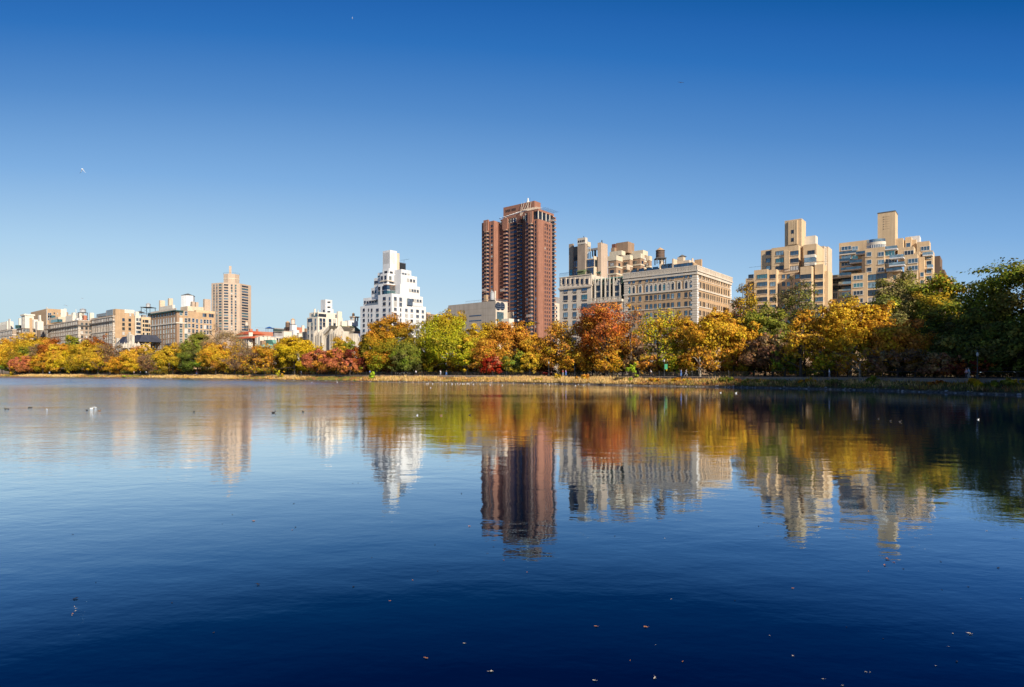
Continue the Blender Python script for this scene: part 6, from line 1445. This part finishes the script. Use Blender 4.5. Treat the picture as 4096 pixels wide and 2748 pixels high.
# ------------------------------------------------------------ bank: reeds, stones, ledge, path, fence
def reeds():
    C = []; T = []; L = []; Wd = []; K = []
    cols = {'straw': (.62, .42, .17), 'gold': (.56, .34, .08), 'rust': (.42, .19, .07), 'olive': (.30, .25, .06), 'green': (.16, .20, .05), 'brown': (.20, .13, .07)}
    names = list(cols); n_clump = 9500
    P, off = along(-80, 4170, n_clump, 0.5, 7.6)
    # mood of the bank changes slowly along it
    ph = np.sin(P[:, 0]*0.13)+np.sin(P[:, 0]*0.041+1.3)+rng.normal(0, 0.7, n_clump)
    right = np.clip((P[:, 0]-35)/20, 0, 1)
    for k in range(n_clump):
        x, y = P[k]; 
        if rng.random() < 0.45*right[k]: continue
        nm = 'straw' if ph[k] > 0.5 else 'gold' if ph[k] > -0.2 else rng.choice(['rust', 'brown', 'rust', 'olive']) if ph[k] > -1.6 else rng.choice(['green', 'olive'])
        if right[k] > 0.5 and rng.random() < 0.6: nm = rng.choice(['olive', 'green', 'brown'])
        gz = np.interp(off[k], [p[0] for p in PROF], [p[1] for p in PROF]); H = rng.uniform(0.35, 1.0)*(1.0 if off[k] < 6 else 0.7)*(1.25 if nm == 'straw' else 0.8)
        m = int(np.clip(2600/y, 7, 22)); sp = rng.uniform(0.3, 0.8)
        b = np.c_[x+rng.normal(0, sp, m), y+rng.normal(0, sp, m)]; hh = H*rng.uniform(0.5, 1.25, m)
        tilt = rng.normal(0, 0.28, (m, 2)); t = np.c_[tilt, np.ones(m)]; t /= np.linalg.norm(t, axis=1)[:, None]
        C.append(np.c_[b, np.full(m, gz)]+t*hh[:, None]/2); T.append(t); L.append(hh/2); Wd.append(np.full(m, max(0.03, y*0.00042))*rng.uniform(0.6, 1.4, m))
        K.append(np.array(cols[nm])[None, :]*rng.uniform(0.55, 1.3, (m, 1))*rng.uniform(0.9, 1.1, (m, 3)))
    C = np.vstack(C); T = np.vstack(T); L = np.concatenate(L); Wd = np.concatenate(Wd); K = np.vstack(K)
    N = np.c_[rng.normal(0, 0.6, len(C))+0.2, -np.ones(len(C)), rng.normal(0, 0.3, len(C))]; N /= np.linalg.norm(N, axis=1)[:, None]
    N -= (N*T).sum(1)[:, None]*T; N /= np.linalg.norm(N, axis=1)[:, None]
    o = link('reeds', quads_mesh('reeds', C, N, L, Wd, np.clip(K, 0, .9), T=T)); o['kind'] = 'stuff'; o['label'] = 'dry straw-coloured reeds and weeds covering the bank'; o['category'] = 'reeds'
reeds()
def stones():
    m = MB(); P, off = along(-80, 4170, 700, -0.3, 0.9)
    for (x, y), o in zip(P, off):
        s_ = rng.uniform(0.10, 0.30); gz = np.interp(o, [p[0] for p in PROF], [p[1] for p in PROF]); a = rng.uniform(0, pi)
        n = 5; pp = [(x+s_*(0.7+0.5*rng.random())*cos(a+2*pi*k/n), y+s_*(0.7+0.5*rng.random())*sin(a+2*pi*k/n)) for k in range(n)]; q = [(x+(p[0]-x)*0.6, y+(p[1]-y)*0.6) for p in pp]
        m.prism(pp, gz-0.1, gz+s_*0.45, 'grey_brown_brick' if rng.random() < 0.2 else 'grey_stone', None, q)
    o = m.build('shore_stones'); o['kind'] = 'stuff'; o['label'] = 'broken stones along the waterline'; o['category'] = 'stones'
stones()
def strip(name, profile, mat, i0=0, i1=NS-1, parent=None):
    """a profile (offset, z) swept along the shore"""
    m = MB(); k = m.m(mat); n = len(profile)
    for i in range(i0, i1+1):
        for o, z in profile: p = shore[i]+nrm[i]*o; m.v.append((p[0], p[1], z))
    for i in range(i1-i0):
        for j in range(n-1): a = i*n+j; m.f.append((a, a+1, a+n+1, a+n)); m.mi.append(k)
    return m.build(name, parent)
iA, iB = shore_at(-60), NS-12
t = empty('stone_ledge', (*shore[iB], 1.3)); tag(t, 'low dark stone retaining wall with a pale coping running along the top of the bank', 'wall')
for nm, pr, mt in (('wall_face', [(WALL-0.35, 1.1), (WALL-0.35, 1.95)], 'grey_stone'), ('coping', [(WALL-0.35, 1.951), (WALL-0.62, 1.951), (WALL-0.62, 2.10), (WALL+0.25, 2.10), (WALL+0.25, 1.8)], 'grey_brown_brick')):
    o = strip(nm, pr, mt, iA, iB, t); o.matrix_parent_inverse = mathutils.Matrix.Translation(t.location).inverted()
plain('path_gravel', (0.10, 0.075, 0.055), 0.95, var=0.3, sc=1.0)
o = strip('running_path', [(WALL+0.3, 2.05), (WALL+1.5, 2.056), (WALL+5.5, 2.062), (WALL+5.6, 1.9)], 'path_gravel', iA, iB); o['kind'] = 'structure'
t = empty('iron_fence', (*shore[iB], 2.05)); tag(t, 'thin black iron fence along the water side of the running path', 'fence')
inv = mathutils.Matrix.Translation(t.location).inverted()
for nm, z in (('top_rail', 3.12), ('bottom_rail', 2.25)):
    o = strip(nm, [(WALL+0.42, z), (WALL+0.42, z+0.05), (WALL+0.47, z+0.05), (WALL+0.47, z)], 'dark_metal', iA, iB, t); o.matrix_parent_inverse = inv
pk = MB(); posts = []
L_ = sl_[-1]/(NS-1); d_ = 0.0
for i in range(iA, iB):
    for f in np.arange(0, 1, 0.22/L_ if shore[i, 1] < 230 else 0.6/L_):
        p = shore[i]*(1-f)+shore[i+1]*f+nrm[i]*(WALL+0.44); r = 0.011; pk.v += [(p[0]-r, p[1], 2.1), (p[0]+r, p[1], 2.1), (p[0]+r, p[1], 3.1), (p[0]-r, p[1], 3.1)]; b0 = len(pk.v)-4; pk.f.append((b0, b0+1, b0+2, b0+3)); pk.mi.append(pk.m('dark_metal'))
o = pk.build('picket', t); o['kind'] = 'stuff'; o.matrix_parent_inverse = inv
pm = MB(); pm.box(-0.05, 0.05, -0.05, 0.05, 0, 1.25, 'dark_metal'); pm.lathe(0, 0, [(0.07, 1.25), (0.05, 1.36)], 'dark_metal', 6); pmesh = pm.mesh('post')
for i in np.linspace(iA+2, iB-2, 99).astype(int):
    p = shore[i]+nrm[i]*(WALL+0.44); o = link('post', pmesh, t); o.matrix_parent_inverse = inv; o.location = (p[0], p[1], 2.05)

def on_bank(px, off): 
    i = shore_at(px); p = shore[i]+nrm[i]*off; D = p[1]; D = D  # keep the column the photo shows
    return X(px, D), D
# lamp posts
LP = [(2195, 12.5, 'park lamp post left of the pair in purple, below the sparse orange sycamore', 0), (2298, 12, 'park lamp post right of the pair in purple', 0), (2657, 13, 'park lamp post carrying a green banner', 1), (3910, 13, 'park lamp post right of the strolling pair on the dark right bank', 0)]
for px, off, lab, ban in LP:
    x, y = on_bank(px, off); t = empty('street_lamp', (x, y, 2.05)); tag(t, lab, 'street lamp', 'lamp posts along the running path')
    m = MB(); m.lathe(0, 0, [(0.22, 0), (0.2, 0.5), (0.09, 0.7), (0.06, 3.3), (0.10, 3.4)], 'dark_metal', 8); m.build('post', t)
    m = MB(); m.lathe(0, 0, [(0.10, 3.4), (0.17, 3.6), (0.15, 3.85), (0.05, 4.0)], 'lamp_globe', 10); m.build('lamp_globe', t)
    m = MB(); m.lathe(0, 0, [(0.1, 4.15), (0.02, 4.4)], 'dark_metal', 8); m.build('finial', t)
    if ban: m = MB(); m.box(0.08, 0.75, -0.02, 0.02, 1.7, 2.9, 'green_banner'); m.build('banner', t)

# ------------------------------------------------------------ people on the running path
def skinned(name, J, E, mat, parent, sub=1):
    me = bpy.data.meshes.new(name); me.from_pydata([j[0] for j in J], E, []); o = link(name, me, parent)
    md = o.modifiers.new('skin', 'SKIN'); sv = me.skin_vertices[0].data if me.skin_vertices else None
    if sv is None: me.skin_vertices
    for v, j in zip(me.skin_vertices[0].data, J): v.radius = (j[1], j[2] if len(j) > 2 else j[1])
    me.skin_vertices[0].data[0].use_root = True
    sb = o.modifiers.new('sub', 'SUBSURF'); sb.levels = sub; sb.render_levels = sub
    me.materials.append(MATS[mat]); return o
plain('skin_tone', (0.42, 0.25, 0.17), 0.6)
for nm, c in (('cloth_white', (.75, .75, .78)), ('cloth_blue', (.08, .22, .55)), ('cloth_purple', (.32, .22, .60)), ('cloth_dark', (.03, .03, .04)), ('cloth_pink', (.70, .45, .50)), ('cloth_grey', (.30, .30, .32)), ('hair_dark', (.04, .025, .015)), ('cloth_red', (.5, .05, .05)), ('cloth_lightblue', (.35, .50, .65))): plain(nm, c, 0.8)
def person_proto(top, leg, stride, arms, lean, h=1.0):
    """walking or running figure facing +X: continuous body, clothes and hair as children"""
    t = empty('person', (0, 0, 0)); s = stride
    J = [((0, 0, .93*h), .13, .11), ((.02+lean*.3, 0, 1.15*h), .13, .10), ((.04+lean*.7, 0, 1.38*h), .17, .11), ((.05+lean, 0, 1.50*h), .055), ((.07+lean*1.1, 0, 1.60*h), .085, .10), ((.075+lean*1.15, 0, 1.70*h), .08, .09),
         ((0, .1, .88*h), .09), ((s*.28, .1, .5*h), .065), ((s*.22-.02, .1, .09), .045), ((s*.22+.13, .1, .04), .035),
         ((0, -.1, .88*h), .09), ((-s*.08, -.1, .5*h), .065), ((-s*.42, -.1, .12+s*.1), .045), ((-s*.42+.12, -.1, .06+s*.05), .035),
         ((.04+lean*.7, .2, 1.38*h), .06), ((.0-arms*.18+lean*.5, .26, 1.12*h), .045), ((arms*.12+lean*.5, .24, (.93+arms*.16)*h), .034), ((.05+arms*.15+lean*.5, .23, (.86+arms*.2)*h), .03),
         ((.04+lean*.7, -.2, 1.38*h), .06), ((.08+arms*.14+lean*.5, -.26, 1.12*h), .045), ((.12+arms*.3+lean*.5, -.24, (.95+arms*.2)*h), .034), ((.15+arms*.32+lean*.5, -.23, (.88+arms*.24)*h), .03)]
    E = [(0,1),(1,2),(2,3),(3,4),(4,5),(0,6),(6,7),(7,8),(8,9),(0,10),(10,11),(11,12),(12,13),(2,14),(14,15),(15,16),(16,17),(2,18),(18,19),(19,20),(20,21)]
    skinned('body', J, E, 'skin_tone', t)
    q = lambda i, k=1.22: (J[i][0], J[i][1]*k, (J[i][2] if len(J[i]) > 2 else J[i][1])*k)
    skinned('jacket', [q(0), q(1), (J[2][0], .185, .14), q(14, 1.4), q(15, 1.4), q(16, 1.4), q(18, 1.4), q(19, 1.4), q(20, 1.4)], [(0,1),(1,2),(2,3),(3,4),(4,5),(2,6),(6,7),(7,8)], top, t)
    skinned('trousers', [((0, 0, .92*h), .155, .13), q(6), q(7, 1.3), q(8, 1.4), q(10), q(11, 1.3), q(12, 1.4)], [(0,1),(1,2),(2,3),(0,4),(4,5),(5,6)], leg, t)
    m = MB(); m.ell((.055+lean*1.15, 0, 1.69*h), (.105, .095, .10), 'hair_dark', 10, 6); m.build('hair', t)
    return t
def copy_tree(o, parent=None):
    c = o.copy(); COL.objects.link(c); c.parent = parent
    for ch in o.children: copy_tree(ch, c)
    return c
PG = 'people on the running path'
PEOPLE = [(1665, 'cloth_white', 'cloth_dark', 1, 1, .12, -1, 'person in a white top jogging below the green maple, leftmost of its group'),
 (1762, 'cloth_white', 'cloth_grey', .3, .2, .0, 1, 'person standing in white between the green maple\'s trunks'),
 (1785, 'cloth_dark', 'cloth_blue', .6, .3, .02, 1, 'person in dark jacket beside the green maple\'s trunk'),
 (1967, 'cloth_white', 'cloth_dark', 1, 1, .14, 1, 'runner in white top in front of the bright red tree'),
 (2252, 'cloth_red', 'cloth_grey', .4, .3, .0, -1, 'person in red-brown top, left of the one in purple'),
 (2264, 'cloth_purple', 'cloth_blue', .5, .4, .02, -1, 'person in purple jacket below the sparse orange sycamore'),
 (2606, 'cloth_white', 'cloth_dark', .8, .8, .16, -1, 'person in white leaning forward left of the green banner'),
 (2724, 'cloth_blue', 'cloth_blue', .4, .3, .0, 1, 'person dressed in blue right of the green banner'),
 (2743, 'cloth_grey', 'cloth_grey', 1, .9, .1, 1, 'person in light grey striding ahead of the one in blue'),
 (3318, 'cloth_white', 'cloth_grey', .3, .2, .0, -1, 'person in white standing beneath the huge golden sycamore'),
 (3867, 'cloth_pink', 'cloth_dark', .5, .3, .0, -1, 'shorter person in pink of the strolling pair in the dark at right'),
 (3876, 'cloth_lightblue', 'cloth_grey', .5, .3, .02, -1, 'taller person in pale blue of the strolling pair in the dark at right'),
 (1205, 'cloth_white', 'cloth_grey', .6, .4, .02, 1, 'person in white walking below the big yellow tree'),
 (786, 'cloth_red', 'cloth_blue', .5, .4, .0, 1, 'person in red top below the tall dark green tree'),
 (536, 'cloth_pink', 'cloth_dark', .5, .4, .0, 1, 'person in pink at the left of the walkers below the chateau trees'),
 (562, 'cloth_white', 'cloth_dark', .6, .4, .02, -1, 'person in white among the walkers below the small orange tree'),
 (585, 'cloth_lightblue', 'cloth_dark', .4, .4, .0, 1, 'person in pale blue among the walkers below the reddish-brown tree'),
 (198, 'cloth_white', 'cloth_blue', .5, .4, .0, 1, 'person in white below the rust-red tree at far left'),
 (1480, 'cloth_blue', 'cloth_dark', .5, .4, .0, -1, 'person in blue below the left of the two big maples')]
for px, top, leg, st, ar, le, sg, lab in PEOPLE:
    t = person_proto(top, leg, st, ar, le, 0.93 if px == 3867 else 1.0); x, y = on_bank(px, WALL+2.5); t.location = (x, y, 2.065); t.rotation_euler = (0, 0, (0 if sg > 0 else pi)+R(-30)); tag(t, lab, 'person', PG)

# ------------------------------------------------------------ birds
plain('feather_white', (0.82, 0.82, 0.80), 0.8); plain('feather_dark', (0.03, 0.025, 0.022), 0.8); plain('feather_brown', (0.30, 0.17, 0.08), 0.8); plain('feather_grey', (0.35, 0.36, 0.38), 0.8); plain('bill', (0.5, 0.3, 0.05), 0.6)
def duck_proto(mat, head, sc=1.0, name='duck'):
    t = empty(name); s = sc
    J = [((0, 0, .05*s), .075*s, .06*s), ((-.10*s, 0, .06*s), .05*s, .045*s), ((-.17*s, 0, .085*s), .02*s), ((.08*s, 0, .065*s), .055*s), ((.13*s, 0, .12*s), .03*s), ((.145*s, 0, .17*s), .036*s)]
    skinned('body', J, [(0,1),(1,2),(0,3),(3,4),(4,5)], mat, t, 2)
    m = MB(); m.ell((.148*s, 0, .172*s), (.043*s, .037*s, .040*s), head, 8, 6); m.build('head_cap', t)
    m = MB(); m.tube((.18*s, 0, .168*s), (.235*s, 0, .158*s), .014*s, .006*s, 'bill', 6); m.build('bill', t)
    for sg in (-1, 1): m = MB(); m.ell((-.04*s, sg*.058*s, .075*s), (.105*s, .022*s, .04*s), mat, 8, 5); m.build('wing', t)
    return t
protos = {'d': duck_proto('feather_dark', 'feather_dark'), 'b': duck_proto('feather_brown', 'feather_dark'), 'w': duck_proto('feather_white', 'feather_white', 1.0, 'gull')}
used = set()
def float_bird(px, py, k, size, face, lab, grp):
    D = 7200/(py-HY); o = protos[k] if k not in used else copy_tree(protos[k]); used.add(k)
    s_ = size/F*D/0.36; o.location = (X(px, D), D, -0.008*s_); o.scale = (s_, s_, s_); o.rotation_euler = (0, 0, face); tag(o, lab, 'duck' if k != 'w' else 'gull', grp)
DG, GG = 'ducks floating on the water', 'gulls resting near the far shore'
for px, py, k, sz, f, lab in [(22, 1637, 'd', 11, pi, 'leftmost dark duck by the left edge of the water'), (33, 1637, 'd', 9, pi, 'dark duck just right of the leftmost duck'), (116, 1631, 'd', 10, 0.2, 'dark duck, left of the second pair from the left edge'), (125, 1631, 'd', 9, 0.1, 'dark duck, right of the second pair from the left edge'), (348, 1642, 'd', 10, pi, 'dark duck left of the two white gulls under the tan reflection'), (398, 1645, 'b', 13, 0.1, 'brown duck right of the two white gulls'), (776, 1648, 'd', 9, 0, 'single dark duck below the reflection of the big tan block'), (1094, 1652, 'd', 17, 0.3, 'dark duck, left of two below the red mansion\'s reflection'), (1212, 1648, 'd', 11, 2.8, 'dark duck, right of two below the church\'s reflection'), (1765, 1663, 'b', 13, 0.6, 'brown-headed duck below the green maple\'s reflection'), (1879, 1661, 'd', 11, 0.2, 'dark duck just left of the red tower\'s reflection'), (3513, 1676, 'd', 10, 0.2, 'left dark duck of three on the golden reflection'), (3561, 1685, 'd', 10, 0.1, 'middle dark duck of three on the golden reflection'), (3599, 1688, 'd', 14, 0.1, 'right dark duck of three on the golden reflection')]:
    float_bird(px, py, k, sz, f, lab, DG)
for px, py, sz, f, lab in [(188, 1639, 9, 2.6, 'small white gull alone left of the white pair'), (366, 1636, 15, 0.1, 'white gull, left and larger of the close white pair'), (382, 1632, 11, 2.9, 'white gull, right one of the close white pair'), (1669, 1662, 10, 1.2, 'white gull sitting on the white tower\'s reflection'), (2882, 1571, 7, 0.2, 'white gull near the shaded shore below the golden sycamore'), (2944, 1573, 9, 0.2, 'white gull right of the one below the golden sycamore'), (3913, 1679, 9, 0.3, 'pale gull splashing on the black water at right')]:
    float_bird(px, py, 'w', sz, f, lab, GG)
for i, (px, py) in enumerate([(1247, 1530), (1349, 1530), (1705, 1535.5), (1712, 1535.5), (1731, 1535.5), (1786, 1535), (1808, 1534.5), (1809, 1537), (1822, 1536), (1830, 1534.5), (1837, 1538), (1842, 1535), (1851, 1535.5), (1857, 1536), (1869, 1535), (1874, 1534.5), (1878, 1537), (1894, 1537), (1921, 1537), (1961, 1540), (2010, 1541), (2094, 1537), (1723, 1551), (2198, 1540), (2302, 1542), (2334, 1541)]):
    float_bird(px, py, 'w', 5, random.uniform(0, 6), 'tiny white gull, one of a scattered row resting just off the far shore', GG)
def fly_bird(px, py, D, span, roll, mat, pose, lab, yaw=0, fat=1.0):
    t = empty('flying_gull', (X(px, D), D, Z(py, D)), yaw); tag(t, lab, 'gull', 'gulls in the sky'); s = span/F*D
    skinned('body', [((0, -.16*s, 0), .03*s*fat), ((0, 0, 0), .055*s*fat), ((0, .12*s, .01*s), .04*s*fat), ((0, .2*s, .02*s), .028*s*fat)], [(0,1),(1,2),(2,3)], mat, t)
    for sg in (-1, 1):
        m = MB(); a, b_ = pose[0 if sg < 0 else 1], pose[2]
        P = [(sg*.03*s, 0, .01*s), (sg*.24*s, .02*s, (.01+a*.24)*s), (sg*.5*s, -.06*s, (.01+a*.24+b_*.26)*s)]; w_ = [.07*s, .065*s, .012*s]
        for i in range(2):
            for up in (0, 1):
                dz = .006*s*up; m.poly([(P[i][0], P[i][1]-w_[i], P[i][2]+dz), (P[i+1][0], P[i+1][1]-w_[i+1], P[i+1][2]+dz), (P[i+1][0], P[i+1][1]+w_[i+1], P[i+1][2]+dz), (P[i][0], P[i][1]+w_[i], P[i][2]+dz)], mat)
        m.build('wing', t)
    m = MB(); m.poly([(-.01*s, -.14*s, 0), (.01*s, -.14*s, 0), (.04*s, -.25*s, 0), (-.04*s, -.25*s, 0)], mat); m.build('tail', t)
    t.rotation_euler = (0.15, roll, yaw)
fly_bird(1410, 74, 95, 19, 0.95, 'feather_white', (0.5, 0.1, 0.1), 'small white gull high up near the top edge of the sky')
fly_bird(329, 677, 85, 26, -0.1, 'feather_white', (-1.5, -1.5, -0.9), 'bright white gull in the left part of the sky', fat=2.4)
fly_bird(264, 1223, 240, 18, 0.2, 'feather_grey', (0.7, 0.5, -0.9), 'lower left grey gull above the leftmost rooftops')
fly_bird(329, 1194, 230, 16, 0.25, 'feather_grey', (0.35, 0.2, -0.2), 'upper grey gull above the leftmost rooftops')
fly_bird(2723, 330, 300, 26, 0.1, 'feather_grey', (0.15, 0.1, -0.2), 'faint dark gull high above the balustraded block')

# ------------------------------------------------------------ leaves and feathers floating close by
plain('dead_leaf_orange', (0.40, 0.17, 0.06), 0.8); plain('dead_leaf_dark', (0.015, 0.012, 0.01), 0.8); plain('dead_leaf_pale', (0.42, 0.36, 0.29), 0.8)
LF = [(331,386,'d',9),(1014,338,'d',6),(1060,295,'d',9),(1155,325,'o',15),(1335,366,'o',8),(1348,353,'d',11),(1340,245,'d',9),(1610,153,'d',6),(1635,151,'d',6),(2107,199,'d',11),(1986,432,'d',9),(1998,554,'d',8),(2143,349,'o',13),(2299,504,'o',10),(2253,443,'d',8),(438,605,'d',8),(346,680,'d',24),(340,716,'p',8),(345,724,'p',8),(343,736,'p',9),(331,748,'o',10),(328,755,'p',8),(785,698,'d',11),(1178,616,'d',22),(1612,625,'d',14),(1883,595,'o',10),(1781,690,'o',9),(976,834,'d',12),(1697,492,'d',6),(1945,952,'o',18),(2117,884,'p',14),(2242,1013,'p',24)]
LF2 = [(69,559,'o',9),(1125,348,'d',9),(470,393,'d',9),(698,404,'p',7),(1017,688,'d',9),(1279,632,'o',14),(728,681,'p',7),(382,806,'o',16),(608,809,'o',20),(1176,848,'p',9),(540,961,'o',8),(779,967,'o',13),(651,1044,'p',22),(376,1054,'p',20),(1284,942,'p',14),(1420,1047,'p',14),(1510,1077,'p',16),(1614,1014,'p',12),(1635,1016,'p',9),(1934,987,'p',10),(2030,967,'d',16),(1994,898,'p',6),(2092,841,'p',22),(2012,839,'p',12),(1962,638,'d',9),(2083,625,'d',10),(2219,539,'d',16),(2167,369,'p',10),(1957,511,'d',11),(1787,544,'d',11),(1627,554,'o',7),(2322,680,'p',8),(1694,863,'d',9),(1527,810,'d',9),(655,890,'p',6),(1712,499,'o',24),(1702,527,'o',18),(1745,514,'o',12)]
MT = {'o': 'dead_leaf_orange', 'd': 'dead_leaf_dark', 'p': 'dead_leaf_pale'}
def leaf_proto(k, seed):
    r_ = random.Random(seed); m = MB(); n = 11; P = []
    for i in range(n): a = 2*pi*i/n; r = 0.5*(1.0 if i % 2 == 0 else 0.45)*r_.uniform(0.75, 1.1); P.append((r*cos(a), r*sin(a)*0.8, 0.10+0.16*abs(sin(a*1.5+seed))))
    for i in range(n): m.poly([(0, 0, 0.05), P[i], P[(i+1) % n]], MT[k])
    m.tube((0.4, 0, 0.1), (0.85, 0.1, 0.22), 0.02, 0.015, MT[k], 4); return m.mesh('floating_leaf')
LM = {k: [leaf_proto(k, i) for i in range(3)] for k in 'odp'}
CN = {'o': 'orange-brown', 'd': 'dark brown', 'p': 'pale'}
for j, (x, y, k, sz) in enumerate([(a/1.1411, 1800+b_/1.1411, k, s_) for a, b_, k, s_ in LF]+[(2048+a/1.1411, 1800+b_/1.1411, k, s_) for a, b_, k, s_ in LF2]):
    D = 7200/(y-HY); o = link('floating_leaf', LM[k][j % 3]); s_ = sz/1.14/F*D*1.0; o.location = (X(x, D), D, 0.001); o.scale = (s_, s_, s_); o.rotation_euler = (random.uniform(-.2, .2), random.uniform(-.2, .2), random.uniform(0, 6.28))
    hz_ = ('left', 'left middle', 'middle', 'right middle', 'right')[min(4, int(x/820))]; vt_ = 'far out, below the tower reflections' if y < 2250 else 'halfway down the open water' if y < 2480 else 'near the bottom edge'
    tag(o, f"{'larger ' if sz > 17 else 'small '}{CN[k]} leaf afloat {vt_}, {hz_} of the photo", 'leaf', f'{CN[k]} leaves afloat {hz_} of the photo, {vt_}')
